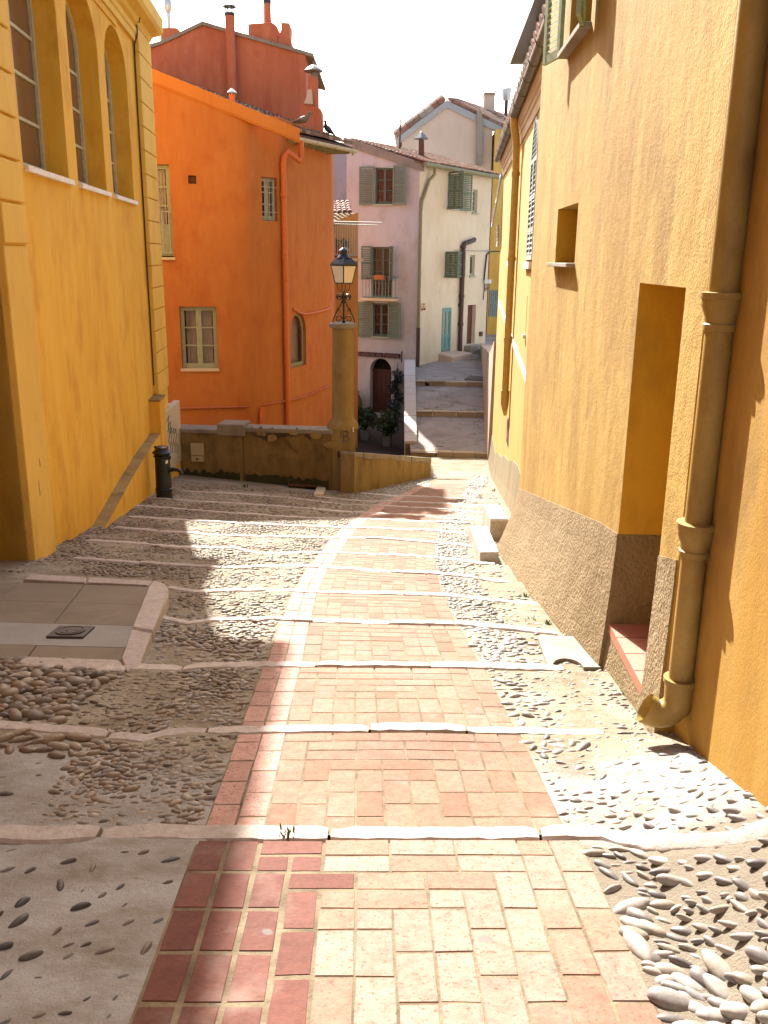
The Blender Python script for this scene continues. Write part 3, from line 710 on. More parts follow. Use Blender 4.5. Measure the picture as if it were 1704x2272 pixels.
def louvre(mb, pl, u0, u1, z0, z1, d0, th=.035, st=.06, slat=.055, mids=(.5,)):
    """a louvred leaf in the plane pl"""
    mb.pbox(pl, u0, u0 + st, z0, z1, d0, d0 + th); mb.pbox(pl, u1 - st, u1, z0, z1, d0, d0 + th)
    zs = [z0] + [z0 + (z1 - z0) * m for m in mids] + [z1]
    for i, z in enumerate(zs):
        a, b = (z, z + st * 1.2) if i == 0 else ((z - st * 1.1, z) if i == len(zs) - 1 else (z - st * .6, z + st * .6))
        mb.pbox(pl, u0 + st, u1 - st, a, b, d0 + .002, d0 + th - .002)
    z = z0 + st * 1.2 + .01
    while z < z1 - st - .03:
        mb.hexa([pl.p(u0 + st, z, d0 + th - .002), pl.p(u1 - st, z, d0 + th - .002), pl.p(u1 - st, z + .008, d0 + th - .002), pl.p(u0 + st, z + .008, d0 + th - .002),
                 pl.p(u0 + st, z + slat * .55, d0 + .006), pl.p(u1 - st, z + slat * .55, d0 + .006), pl.p(u1 - st, z + slat * .55 + .008, d0 + .006), pl.p(u0 + st, z + slat * .55 + .008, d0 + .006)])
        z += slat
class Hinged:
    """plane of a leaf swung on a vertical hinge: u runs from the hinge"""
    def __init__(s, pl, uh, ang, sign, d):
        h = pl.p(uh, 0, d); a = R(ang)
        s.o = h; s.u = (pl.u * sign * math.cos(a) + pl.n * math.sin(a)); n = pl.n * math.cos(a) - pl.u * sign * math.sin(a); s.n = n
    def p(s, u, z, d=0.0): return s.o + s.u * u + s.n * d + Vector((0, 0, z))
def shutters(parent, pl, u0, u1, z0, z1, mat, w=None, ang=(8, 8), sides=(-1, 1), d=.02, slat=.055):
    w = w or (u1 - u0) / 2
    for sgn, a in zip(sides, ang):
        hp = Hinged(pl, u0 if sgn < 0 else u1, a, sgn, d); mb = MB(); louvre(mb, hp, 0.005, w, z0, z1, 0.0, slat=slat); mb.build('shutter', mat, parent)
def tile_roof(mb, A, B, C, D, nc, nr, lift=.03, col=None):
    """A-B eaves, D-C ridge; canal tiles"""
    A, B, C, D = map(Vector, (A, B, C, D)); nrm = (B - A).cross(D - A).normalized()
    if nrm.z < 0: nrm = -nrm
    def P(s, t): return A.lerp(B, s).lerp(D.lerp(C, s), t)
    for i in range(nc):
        for j in range(nr):
            jit = RNG.uniform(-.06, .06) / nc; s0, s1 = i / nc + jit, (i + 1) / nc + jit; t0, t1 = j / nr, (j + 1.12) / nr
            w = (P(s1, t0) - P(s0, t0)).length; h = w * .42
            base = len(mb.v); vs = []
            for t, up in ((t0, lift + RNG.uniform(0, .012)), (t1, 0.0)):
                for k in range(6):
                    a = math.pi * k / 5; s = (s0 + s1) / 2 - math.cos(a) * (s1 - s0) * (.47 if t == t0 else .42)
                    vs.append(P(s, min(t, 1.0)) + nrm * (math.sin(a) * h + up))
            mb.add(vs, [(k, k + 1, 7 + k, 6 + k) for k in range(5)] + [(0, 1, 2, 3, 4, 5)])
            c = (np.array([.30, .13, .075]) if RNG.random() < .6 else np.array([.22, .13, .085])) if col is None else np.array(col)
            if RNG.random() < .18: c = np.array([.34, .25, .17])
            mb.c += [(*(c * RNG.uniform(.75, 1.2)), 1)] * 12
    a = len(mb.v); mb.add([A - nrm * .02, B - nrm * .02, C - nrm * .02, D - nrm * .02, A - nrm * .1, B - nrm * .1, C - nrm * .1, D - nrm * .1], [(0, 1, 2, 3), (7, 6, 5, 4), (0, 4, 5, 1), (1, 5, 6, 2), (2, 6, 7, 3), (3, 7, 4, 0)]); mb.c += [(.16, .10, .07, 1)] * 8
def arc_pts(c, r, a0, a1, n, e1, e2): return [Vector(c) + Vector(e1) * (r * math.cos(a0 + (a1 - a0) * k / n)) + Vector(e2) * (r * math.sin(a0 + (a1 - a0) * k / n)) for k in range(n + 1)]

# ================================================================== YELLOW HOUSE (left)
PL = Plane((-3.65, 9.4), -5)
yh = thing('yellow_house', 'yellow plastered house with three tall arched windows along the left of the street', 'house', (-3.7, 9.0, -1.6))
uC = 8.2                     # far corner
uP0, uP1 = PL.uz(82, 1272, .07)[0], PL.uz(131, 1276, .07)[0]
zb, ztop = -4.2, 8.45
wins = []
for (pl_, pr_, ptop, pspr) in (((52, 377), (153.5, 402), None, (129, 37)), ((174, 408), (237, 426), (161, 49), (221, 127)), ((252, 428), (297.5, 443), (247, 133), (285, 184))):
    u0, z0a = PL.uz(*pl_); u1, z0b = PL.uz(*pr_); us, zs = PL.uz(*pspr)
    wins.append([u0, u1, (z0a + z0b) / 2, zs])
z0 = sum(w[2] for w in wins) / 3; zs = (wins[1][3] + wins[2][3]) / 2
zt = zs + .62
print('yellow', uC, uP0, uP1, wins, z0, zs, zt)
WD = .36
for _d in (.3, .4, .5, .6): print('WD', _d, PL.uz(196, 409, -_d), PL.uz(107, 388, -_d), PL.uz(263, 428, -_d))
wmid = wins[1][1] - wins[1][0]
holes = [arch_poly(w[0], w[1], z0, zs, zt, 14) for w in wins]
mb = MB(); outl = rect(uP1 - .12, uC, zb, ztop)
mb.facade(PL, outl, holes, WD); mb.body(PL, outl, 7.0)
uN = PL.uy(-6.0)
mb.facade(PL, rect(uN, uP0 - 1.9, zb, ztop)); mb.body(PL, rect(uN, uP0 - 1.9, zb, ztop), 7.0)
# door recess on the near side of the pilaster
rz = 3.6
mb.facade(PL, rect(uP0 - 1.9, uP0, zb, rz), [rect(uP0 - 1.75, uP0 - .55, -1.28, 1.1)], .12, -.42); mb.pbox(PL, uP0 - 1.9, uP0, rz, ztop, -.6, 0)
mb.add([PL.p(uP0, zb, 0), PL.p(uP0, zb, -.42), PL.p(uP0, rz, -.42), PL.p(uP0, rz, 0)], [(0, 1, 2, 3)])
mb.build('wall', M['yellow'], yh)
mb = MB(); mb.prism(PL, rect(uP0 - 1.72, uP0 - .57, -1.28, 1.08), -.62, -.50); dd = mb.build('door', M['redbrown'], yh)
mb = MB(); mb.pbox(PL, uP0 - 1.8, uP0 - .5, -1.5, -1.28, -.55, -.28); mb.build('threshold', M['old_light'], yh, bevel=.02)
# pilaster: plain below, banded blocks above
mb = MB(); zq = PL.uz(52, 541, .07)[1]
mb.pbox(PL, uP0, uP1, zb, zq - .02, -.5, .07); z = zq
while z < ztop - .2:
    mb.pbox(PL, uP0, uP1 - .01, z, z + .36, -.1, .085); z += .385
mb.pbox(PL, uP0 + .01, uP1 - .02, zq - .05, ztop, -.1, .05)
mb.build('pilaster', M['yellow_pale'], yh, bevel=.012)
# quoins at the far corner
zq0, zq1 = PL.uz(357, 862)[1], ztop; mb = MB(); uq = PL.uz(318, 300, .09)[0] + .02
mb.pbox(PL, uq + .012, uC + .08, zb, zq1, -.5, .07); z = zq0
bh = abs(PL.uz(340, 400)[1] - PL.uz(340, 447)[1]); print('quoin h', bh)
while z < zq1 - .1:
    mb.pbox(PL, uq, uC + .10, z + .008, z + bh - .008, -.4, .10); z += bh
mb.build('quoins', M['yellow_pale'], yh, bevel=.01)
# cornice
uc_ = PL.uz(316, 100)[0]
za, zb1, zc1, zd = PL.uz(313, 115)[1], PL.uz(316, 96)[1], PL.uz(323, 58, .15)[1], PL.uz(340, 49, .32)[1]
print('cornice', za, zb1, zc1, zd)
zd = zc1 + .34
prof = [(0, za), (.05, za), (.05, za + .10), (.075, za + .12), (.075, za + .2), (.035, za + .22), (.035, zc1 - .1), (.10, zc1 - .06), (.13, zc1), (.26, zc1 + .06), (.30, zc1 + .12), (.30, zd), (.05, zd + .05), (0, zd + .05)]
mb = MB(); n = len(prof)
u_a, u_b = uN, uC + .10
mb.add([PL.p(u_a, z, d) for d, z in prof] + [PL.p(u_b + d * .8, z, d) for d, z in prof], [(i, i + 1, n + i + 1, n + i) for i in range(n - 1)])
mb.add([PL.p(u_b + d * .8, z, d) for d, z in prof] + [PL.p(u_b + d * .8, z, -1.5) for d, z in prof], [(i, i + 1, n + i + 1, n + i) for i in range(n - 1)])
mb.build('cornice', M['yellow_pale'], yh)
# flat panels between the windows, under the cornice
mb = MB()
for a, b in ((wins[0][1] + .12, wins[1][0] + .25), (wins[1][0] + .78, wins[2][0] + .22), (wins[2][0] + .75, uq - .12)):
    pass
mb.pbox(PL, wins[1][0] + (wins[1][1] - wins[1][0]) * .62, wins[2][0] + (wins[2][1] - wins[2][0]) * .60, zt + .03, za + .02, -.05, .022)
mb.build('panel', M['yellow'], yh)
# windows
for w in wins:
    u0, u1 = w[0], w[1]
    hh = zt - zs
    o = casement(yh, PL, u0 + .01, u1 - .01, z0 + .01, zs, -.25, M['frame_white'], rows=4, leaves=1, cols=2, fw=.075, mw=.034, gl=M['glass_brown'], arch=zt - .02, th=.07)
    mb = MB(); mb.pbox(PL, u0 + .03, u1 + .09, z0 - .055, z0 + .006, -WD, .05); mb.build('sill', M['white_band'], o, bevel=.006)
# sloping ledge along the foot of the wall, and the little pier that ends it
LE = []
A0 = PL.uz(217, 1199, .26); 
fr = [(217, 1199), (252, 1138), (292, 1064), (330, 1000), (356, 962)]
ft = [PL.uz(a, b, .17) for a, b in fr]
bk = [PL.uz(a, b, 0.0) for a, b in [(178, 1194), (225, 1120), (268, 1050), (312, 985), (337, 957)]]
print('ledge', ft, bk)
mb = MB(); vs = []
for (u, z), (u2, z2) in zip(ft, bk):
    vs += [PL.p(u, zb, .17), PL.p(u, z, .17), PL.p(u, z + .01, 0), PL.p(u, zb, 0)]
m_ = len(ft)
mb.add(vs, [(i * 4 + k, (i + 1) * 4 + k, (i + 1) * 4 + k + 1, i * 4 + k + 1) for i in range(m_ - 1) for k in range(3)] + [(0, 1, 2, 3), ((m_ - 1) * 4 + 3, (m_ - 1) * 4 + 2, (m_ - 1) * 4 + 1, (m_ - 1) * 4)])
led = mb.build('ledge', M['yellow'], yh)
mb = MB(); vs = []
for (u, z) in ft: vs += [PL.p(u, z + .006, .165), PL.p(u, z + .016, .0)]
mb.add(vs, [(i * 2, i * 2 + 1, i * 2 + 3, i * 2 + 2) for i in range(m_ - 1)]); mb.add([v - Vector((0, 0, .004)) for v in vs], [(i * 2 + 2, i * 2 + 3, i * 2 + 1, i * 2) for i in range(m_ - 1)])
mb.build('ledge_top', M['old_light'], led)
uL = ft[-1][0]; zpier = PL.uz(350, 893, .17)[1]
mb = MB(); mb.pbox(PL, uL, uL + .62, zb, zpier, -.6, .185); mb.build('pier', M['yellow'], yh)
mb = MB(); mb.pbox(PL, uL - .02, uL + .64, zpier, zpier + .04, -.5, .20); mb.build('pier_cap', M['old_light'], yh, bevel=.01)
# roof with deep eaves
mb = MB(); mb.pbox(PL, uN, uC + .12, ztop, ztop + .16, -7.2, .56); mb.build('eaves', M['trim'], yh)
mb = MB(); A, B = PL.p(uN, ztop + .17, .36), PL.p(uC + .0, ztop + .17, .36); C_, D_ = PL.p(uC + .12, ztop + 1.2, -3.2), PL.p(uN, ztop + 1.2, -3.2)
tile_roof(mb, A, B, C_, D_, 60, 8); mb.build('roof', M['tile'], yh)
# the plastered pale mark and chips on the pilaster
mb = MB()
for (a, b) in (((86, 1068), (90, 1098)), ((87.5, 1019), (89, 1036))):
    mb = MB(); u, z1_ = PL.uz(*a, .075); u2, z2_ = PL.uz(*b, .075); mb.prism(PL, [(u, z1_), (u + .018, z1_ + .01), (u + .03, z2_ + .03), (u + .035, z2_), (u + .005, z2_ - .01)], .06, .0715)
    mb.build('plaster_chip', M['old_light'], yh)
# cable running down beside the quoins
pts = [PL.p(uq - .04, zc1 + .02, .15), PL.p(uq - .02, zc1 - .06, .13), PL.p(uq + .02, za + .32, .06), PL.p(uq, za + .18, .09), PL.p(uq - .01, za + .08, .08), PL.p(uq - .02, za - .05, .03)]
z = za - .3
while z > zq0 - .1: pts.append(PL.p(uq - .02 + .008 * math.sin(z * 3), z, .022)); z -= .3
mb = MB(); mb.tube(pts, .011, 6); o = mb.build('cable', M['black'], smooth=60); recentre(o); tag(o, 'thin black cable running down the far corner of the yellow arched window house', 'cable')

# ---- low yellow wall carrying the cabinet, beyond the corner
pr = thing('low_wall', 'low yellow wall between the yellow house corner and the mortar parapet', 'low wall', (-4.4, 17.6, -3.0))
PW = Plane((-4.22, 16.75), -2)
mb = MB(); mb.pbox(PW, 0, 3.2, -4.6, PW.uz(385, 1036)[1], -.5, .02); mb.build('wall', M['yellow'], pr)
zc0 = PW.uz(385, 1036)[1]; zc2 = PW.uz(380, 899)[1]
cab = thing('utility_cabinet', 'tall off white cabinet scribbled with dark marks beside the yellow corner', 'utility cabinet', (-4.4, 17.4, zc0))
ucb = PW.uz(398, 960)[0]
print('cabinet', zc0, zc2, ucb)
mb = MB(); mb.pbox(PW, .12, ucb - .05, zc0 - .1, zc2 - .05, -.28, -.09); mb.build('body', M['box_white'], cab, bevel=.012)
mb = MB(); mb.pbox(PW, .0, ucb, zc0 - .02, zc2, -.085, .04); fdoor = mb.build('door', M['box_white'], cab, bevel=.02)
mb = MB()
def scrib(mb, pl, pts, d, r): mb.tube([pl.p(u, z, d) for u, z in pts], r, 5)
for k in range(4):
    u0 = .25 + .22 * k; zz = zc0 + .62 - .05 * k
    scrib(mb, PW, [(u0, zz + .2), (u0 + .12, zz + .28), (u0 + .14, zz + .1), (u0 + .02, zz + .02), (u0 + .2, zz - .1), (u0 + .1, zz - .22)], .043, .007)
scrib(mb, PW, [(.2, zc2 - .2), (.45, zc2 - .12), (.3, zc2 - .32), (.55, zc2 - .26), (.5, zc2 - .5)], .043, .007)
mb.build('scribble', M['paint_dk'], cab)

# ---- cast iron water fountain
fb = gpx(365, 1103); fb.z = g1(fb.x, fb.y)
wf = thing('water_fountain', 'black green cast iron street fountain with a spout and a white sticker', 'water fountain', fb)
zc = (CAM - fb).length; hh_ = .90
q = MB(); q.lathe(fb, [(.134, -.05), (.134, .14), (.142, .15), (.142, .18), (.130, .19), (.130, .27), (.126, .29), (.123, hh_ * .78), (.142, hh_ * .80), (.142, hh_ * .82), (.125, hh_ * .835), (.130, hh_ * .85)], 28); q.build('column', M['black_green'], wf, smooth=35)
q = MB(); q.lathe(fb, [(.130, hh_ * .85), (.156, hh_ * .865), (.156, hh_ * .885), (.116, hh_ * .92), (.103, hh_ * .945), (.110, hh_ * .955), (.110, hh_ * .975), (.06, hh_ * .995), (.03, hh_)], 28); q.lathe(fb + Vector((-.09, -.06, 0)), [(.022, hh_ * .97), (.022, hh_ * 1.0), (.01, hh_ * 1.01)], 8); q.build('cap', M['black_green'], wf, smooth=35)
q = MB(); e1 = Vector((1, -.12, 0)); sp = fb + Vector((.10, -.03, hh_ * .545))
q.tube([sp, sp + e1 * .08 + Vector((0, 0, .02)), sp + e1 * .15 + Vector((0, 0, .022)), sp + e1 * .20 + Vector((0, 0, -.01)), sp + e1 * .215 + Vector((0, 0, -.055))], [.045, .036, .034, .034, .038], 10); q.build('spout', M['black_green'], wf, smooth=40)
q = MB(); q.lathe(fb + Vector((.135, -.04, hh_ * .76)), [(.02, 0), (.02, .05), (.008, .06)], 8); q.build('knob', M['black_green'], wf)
q = MB(); a0 = math.atan2(-fb.y, -fb.x) + .55
vs = [];
for a, z in ((a0 - .2, .66), (a0 + .22, .67), (a0 + .18, .73), (a0 - .1, .725)): vs.append(fb + Vector((math.cos(a) * .128, math.sin(a) * .128, hh_ * z / .78 * .78 + .02)))
q.add(vs, [(0, 1, 2, 3)]); q.build('sticker', M['white'], wf)

# ================================================================== RIGHT SIDE: ochre house with doorway
PR = Plane((1.45, 5.7), 1.8)
oh = thing('ochre_house', 'ochre rough rendered house with a deep doorway on a pebbledash foot', 'house', (1.6, 6.5, -1.0))
u0r, u1r = PR.uy(4.02), PR.uz(1160, 950)[0]
zpl = lambda u: PL
# plinth top line, read at both ends
pA, pB, pC, pD = PR.uz(1151, 1083), PR.uz(1361, 1171), PR.uz(1396, 1215), PR.uz(1510, 1244)
print('mid wall', u0r, u1r, pA, pB, pC, pD)
dF, dN = PR.uz(1421, 625), PR.uz(1522, 641)
tF, tN = PR.uz(1333, 1343, .0), PR.uz(1395, 1459, .0)
print('door', dF, dN, tF, tN)
du1 = (dF[0] + .01); du0 = dN[0]; dz1 = (dF[1] + dN[1]) / 2; dz0 = (tF[1] + tN[1]) / 2
wr = [PR.uz(1283, 452), PR.uz(1239, 462), PR.uz(1231, 582), PR.uz(1275, 586)]
print('recess', wr)
ru0, ru1 = (wr[0][0] + wr[3][0]) / 2, (wr[1][0] + wr[2][0]) / 2; rz0, rz1 = (wr[2][1] + wr[3][1]) / 2, (wr[0][1] + wr[1][1]) / 2
sA, sB = PR.uz(1261, 117), PR.uz(1311, 51)
print('upper sill', sA, sB)
uu1, uu0, uz0 = sA[0], sB[0], (sA[1] + sB[1]) / 2
ztopR = 7.2
outl = rect(u0r, u1r, -4.5, ztopR)
mb = MB(); mb.facade(PR, outl, [rect(du0, du1, dz0, dz1), rect(ru0, ru1, rz0, rz1), rect(uu0, uu1, uz0, uz0 + 1.7)], [.55, .30, .28]); mb.body(PR, outl, 7.0)
mb.build('wall', M['ochre'], oh)
# battered pebbledash foot (a solid wedge in front of the wall, open at the doorway)
mb = MB()
def zpl_at(u): return np.interp(u, [pD[0], pC[0], pB[0], pA[0]], [pD[1], pC[1], pB[1], pA[1]])
def foot(u): # how far the foot stands out at ground level
    return float(np.interp(u, [u0r, PR.uy(5.0), PR.uy(6.1), PR.uy(7.3), u1r], [.02, .03, .16, .24, .34]))
def wedge(mb, ua, ub, ztopf, n=8, low=None, dtop=.006):
    vs = []
    for i in range(n + 1):
        u = ua + (ub - ua) * i / n; q = PR.p(u, 0, 0); zg = ramp_z(q.x, q.y) - .25; zt_ = ztopf(u); f = foot(u) + .01
        for k in range(7):
            t = k / 6; z = zt_ + (zg - zt_) * t; vs.append(PR.p(u, z, dtop + f * t ** 1.35))
    m = 7
    mb.add(vs, [(i * m + k, (i + 1) * m + k, (i + 1) * m + k + 1, i * m + k + 1) for i in range(n) for k in range(m - 1)])
    for i, rev in ((0, 0), (n, 1)):
        c = vs[i * m:(i + 1) * m]; b = [PR.p(ua if i == 0 else ub, 0, -.06) for _ in c]; b = [Vector((x.x, x.y, v.z)) for x, v in zip(b, c)]
        mb.add(c + b, [(k, k + 1, m + k + 1, m + k) for k in range(m - 1)])
    tp = [vs[i * m] for i in range(n + 1)]; mb.add(tp + [t - PR.n * .06 for t in tp], [(i, i + 1, n + 2 + i, n + 1 + i) for i in range(n)])
wedge(mb, du1, u1r + .02, zpl_at, 10); wedge(mb, u0r + .01, du0, zpl_at, 5); wedge(mb, du0, du1, lambda u: dz0 - .012, 5)
mb.pbox(PR, du1 - .006, du1 + .02, dz0, zpl_at(du1), -.55, -.002)
mb.build('plinth', M['roughcast'], oh)
mb = MB(); mb.pbox(PR, du0 + .002, du1 - .008, dz0 - .06, dz0 + .004, -.545, .012)
th_ = mb.build('threshold', M['redtile'], oh)
mb = MB()
for k in range(1, 4): mb.pbox(PR, du0 + (du1 - du0) * k / 4 - .002, du0 + (du1 - du0) * k / 4 + .002, dz0, dz0 + .0055, -.5, .0125)
mb.build('tile_joint', M['courtyard'], th_)
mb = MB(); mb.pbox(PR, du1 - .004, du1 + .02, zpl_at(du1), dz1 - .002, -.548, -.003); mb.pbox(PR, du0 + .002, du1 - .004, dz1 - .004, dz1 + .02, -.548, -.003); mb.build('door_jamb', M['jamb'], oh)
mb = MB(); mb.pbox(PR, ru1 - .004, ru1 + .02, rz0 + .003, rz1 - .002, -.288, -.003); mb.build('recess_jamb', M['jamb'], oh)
mb = MB(); mb.prism(PR, rect(du0, du1, dz0, dz1), -.58, -.53); mb.build('door', M['brown_door'], oh)
mb = MB(); mb.prism(PR, rect(ru0, ru1, rz0, rz1), -.33, -.29); mb.build('recess_back', M['ochre_near'], oh)
mb = MB(); mb.pbox(PR, ru0 - .02, ru1 + .06, rz0 - .03, rz0 + .002, -.29, .07); mb.build('sill', M['concrete'], oh, bevel=.004)
o = casement(oh, PR, uu0, uu1, uz0, uz0 + 1.68, -.24, M['green'], rows=3, leaves=2)
mb = MB(); mb.pbox(PR, uu0 - .03, uu1 + .04, uz0 - .04, uz0 + .002, -.28, .09); mb.build('sill', M['concrete'], o, bevel=.004)
shutters(oh, PR, uu0, uu1, uz0 - .03, uz0 + 1.68, M['green_lt'], w=.38, ang=(14, 14), d=.045, slat=.05)
mb = MB(); mb.pbox(PR, u0r, u1r + .3, ztopR, ztopR + .15, -7.1, .12)
mb.build('roof', M['trim'], oh)

# nearest wall
PN = Plane((1.465, 4.02), 3)
nh = thing('orange_ochre_house', 'orange ochre house at the right edge, in the shadow of its rain pipe', 'house', (1.6, 1.5, -.5))
mb = MB(); outl = rect(-10, 0.0, -2.5, 7.2); mb.facade(PN, outl); mb.body(PN, outl, 6.0); mb.build('wall', M['ochre_near'], nh)
mb = MB(); mb.pbox(PN, -10, .05, 7.2, 7.35, -6.2, .10); mb.build('roof', M['trim'], nh)

# big rain pipe
px_ = 1.403
def pp(px, py): return at_x(px, py, px_)
axis = [pp(1545, 1190)]; Y0 = axis[0].y
print('pipe y', Y0)
rp = thing('rain_pipe', 'fat yellow rain pipe with collars and a shoe at the right wall corner', 'rain pipe', (px_, Y0, -.6))
zc_a, zc_b, zc_s = at_y(1615, 690, Y0).z, at_y(1545, 1195, Y0).z, at_y(1490, 1512, Y0).z
print('collars', zc_a, zc_b, zc_s)
c0 = Vector((px_, Y0, 0)); r0 = .058
q = MB(); q.lathe(c0, [(r0 + .006, zc_a - .02), (r0 + .006, 7.1)], 24); q.lathe(c0, [(r0, zc_b - .02), (r0, zc_a)], 24); q.lathe(c0, [(r0 - .002, zc_s), (r0 - .002, zc_b)], 24); q.build('pipe', M['pipe_y'], rp, smooth=40)
for zc in (zc_a, zc_b):
    q = MB(); q.lathe(c0, [(r0, zc - .085), (r0 + .012, zc - .08), (r0 + .012, zc - .055), (r0 + .006, zc - .05), (r0 + .006, zc - .03), (r0 + .026, zc + .02), (r0 + .026, zc + .05), (r0 + .034, zc + .055), (r0 + .034, zc + .075), (r0 + .005, zc + .078)], 24); q.build('collar', M['pipe_y'], rp, smooth=35)
q = MB(); sd = Vector((-.98, .16, 0)).normalized(); sb = c0 + Vector((0, 0, zc_s))
pts = [sb + Vector((0, 0, .015)), sb, sb + Vector((0, 0, -.09))]
for k in range(1, 7):
    a = math.pi / 2 * k / 6 * 1.12; pts.append(sb + Vector((0, 0, -.09)) + sd * .085 * (1 - math.cos(a)) + Vector((0, 0, -.085 * math.sin(a))))
pts.append(pts[-1] + sd * .045 + Vector((0, 0, .022)))
q.tube(pts, [.070, .070, .066, .066, .066, .066, .066, .067, .069, .075], 20, cap=False)
q.tube(pts[::-1], [.067, .061, .058, .058, .058, .058, .058, .058, .058, .058], 20, cap=False); q.build('shoe', M['pipe_y'], rp, smooth=50)
q = MB(); q.tube([sb + Vector((0, 0, .02)), sb + Vector((0, 0, .0))], .078, 20); q.build('collar', M['pipe_y'], rp, smooth=40)
for zc in (zc_a - .1, zc_b - .1, zc_s + .02):
    q = MB(); q.tube([c0 + Vector((.03, -.02, zc)), c0 + Vector((.10, -.02, zc))], .012, 8); q.build('bracket', M['pipe_y'], rp)

# ================================================================== RIGHT SIDE: far yellow house with arched shutters
PF = Plane((2.20, 14.4), 4.5)
fh = thing('arched_shutter_house', 'bright yellow house with tall arched grey shutters and a long gutter', 'house', (2.2, 16, -2.8))
uf0 = PF.uy(9.0); uf1 = PF.uz(1107, 620)[0]
print('far wall', uf0, uf1, PF.p(uf1, 0))
gA, gB = PF.uz(1105, 353, .20), PF.uz(1227, 0, .20)
print('gutter', gA, gB); zg = (gA[1] + gB[1]) / 2
bA, bB = PF.uz(1108, 672), PF.uz(1168, 842); print('band', bA, bB)
wa0, wa1 = PF.uz(1168.6, 575)[0], PF.uz(1178.8, 583)[0]; waz0 = PF.uz(1173, 590)[1]; wazt = PF.uz(1192, 249)[1]
wb0, wb1 = PF.uz(1129.5, 568)[0], PF.uz(1137, 575)[0]; wbz0 = PF.uz(1133, 573)[1]; wbzt = PF.uz(1144, 345)[1]
print('archA', wa0, wa1, waz0, wazt, 'B', wb0, wb1, wbz0, wbzt)
zA0, zAt = (waz0 + wbz0) / 2, (wazt + wbzt) / 2
wwA = abs(wa1 - wa0); cA, cB = (wa0 + wa1) / 2, (wb0 + wb1) / 2; ww = max(.8, min(1.3, (wwA + abs(wb1 - wb0)) / 2)); zAs = zAt - ww * .5
slits = [(PF.uz(1131, 650)[0], PF.uz(1131, 617)[1], PF.uz(1130, 684)[1]), (PF.uz(1168, 700)[0], PF.uz(1169, 656)[1], PF.uz(1166, 742)[1])]
outl = rect(uf0, uf1, -6, zg)
hl = [arch_poly(c - ww / 2, c + ww / 2, zA0, zAs, zAt) for c in (cA, cB)] + [rect(u - .05, u + .05, zl, zh) for u, zh, zl in slits]
mb = MB(); mb.facade(PF, outl, hl, [.14, .14, .2, .2]); mb.body(PF, outl, 7.0); mb.build('wall', M['yellow_far'], fh)
for c in (cA, cB):
    mb = MB(); st = .055
    mb.pbox(PF, c - ww / 2 + .01, c + ww / 2 - .01, zA0 - .10, zA0 + .0, -.10, .05)
    o = mb.build('sill', M['white_band'], fh)
    mb = MB(); hw = ww / 2
    for s_ in (0, 1):
        a, b = (c - hw + .02, c - .005) if s_ == 0 else (c + .005, c + hw - .02)
        louvre(mb, PF, a, b, zA0 + .03, zAs, -.03, st=.06, slat=.075, mids=(.3, .62), th=.04)
    # louvred arched head
    A_ = [(c + (hw - .02) * math.cos(math.pi * k / 14), zAs + (zAt - zAs - .02) * math.sin(math.pi * k / 14)) for k in range(15)]; I_ = [(c + (hw - .10) * math.cos(math.pi * k / 14), zAs + (zAt - zAs - .10) * math.sin(math.pi * k / 14)) for k in range(15)]
    for k in range(14): mb.prism(PF, [A_[k], A_[k + 1], I_[k + 1], I_[k]], -.03, .01)
    z = zAs + .05
    while z < zAt - .15:
        hwz = (hw - .08) * math.sqrt(max(0, 1 - ((z - zAs) / (zAt - zAs - .05)) ** 2)); mb.pbox(PF, c - hwz, c + hwz, z, z + .012, -.025, .005); z += .07
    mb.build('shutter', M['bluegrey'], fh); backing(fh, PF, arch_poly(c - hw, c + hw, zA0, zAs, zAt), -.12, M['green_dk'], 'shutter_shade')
for u, zh, zl in slits:
    backing(fh, PF, rect(u - .05, u + .05, zl, zh), -.15); mb = MB(); mb.pbox(PF, u - .08, u + .08, zl - .06, zl, -.1, .05); mb.build('sill', M['white_band'], fh)
# shutters propped open near the far end
cu = PF.uz(1112, 470)[0]; zp0, zp1, zpm = PF.uz(1108, 548)[1], PF.uz(1112, 394)[1], PF.uz(1106, 508)[1]
print('props', cu, zp0, zp1)
for s_ in (0,):
    class Prop:
        def __init__(s, top, ang): s.t = top; s.a = ang
        def p(s, u, z, d=0.0):
            k = s.t - z; return PF.p(u, s.t - k * math.cos(s.a) - 0 * d, .03 + k * math.sin(s.a) + d)
    mb = MB(); louvre(mb, Prop(zp1, .14), cu - .55, cu + .4, zpm, zp1, 0, slat=.085, st=.08); mb.build('shutter', M['bluegrey'], fh)
    mb = MB(); louvre(mb, PF, cu - .55, cu + .4, zp0, zpm + .05, .05, slat=.085, st=.08, mids=()); mb.build('shutter', M['bluegrey'], fh)
# painted band, cornice, gutter
mb = MB(); zb_ = (bA[1] + bB[1]) / 2
mb.add([PF.p(bA[0] + .1, bA[1] - .06, .02), PF.p(bB[0] - .4, bB[1] - .06, .02), PF.p(bB[0] - .4, bB[1] + .06, .02), PF.p(bA[0] + .1, bA[1] + .06, .02), PF.p(bA[0] + .1, bA[1] - .06, -.02), PF.p(bB[0] - .4, bB[1] - .06, -.02), PF.p(bB[0] - .4, bB[1] + .06, -.02), PF.p(bA[0] + .1, bA[1] + .06, -.02)],
       [(0, 1, 2, 3), (4, 7, 6, 5), (0, 4, 5, 1), (3, 2, 6, 7), (0, 3, 7, 4), (1, 5, 6, 2)]); mb.build('painted_band', M['white_band'], fh)
prof = [(0, zg - .42), (.02, zg - .42), (.02, zg - .27), (.04, zg - .25), (.04, zg - .18), (.065, zg - .16), (.08, zg - .10), (.10, zg - .06), (.10, zg + .02), (.12, zg + .05), (0, zg + .05)]
n = len(prof); mb = MB(); ua, ub = uf0 - 2.0, uf1 + .12
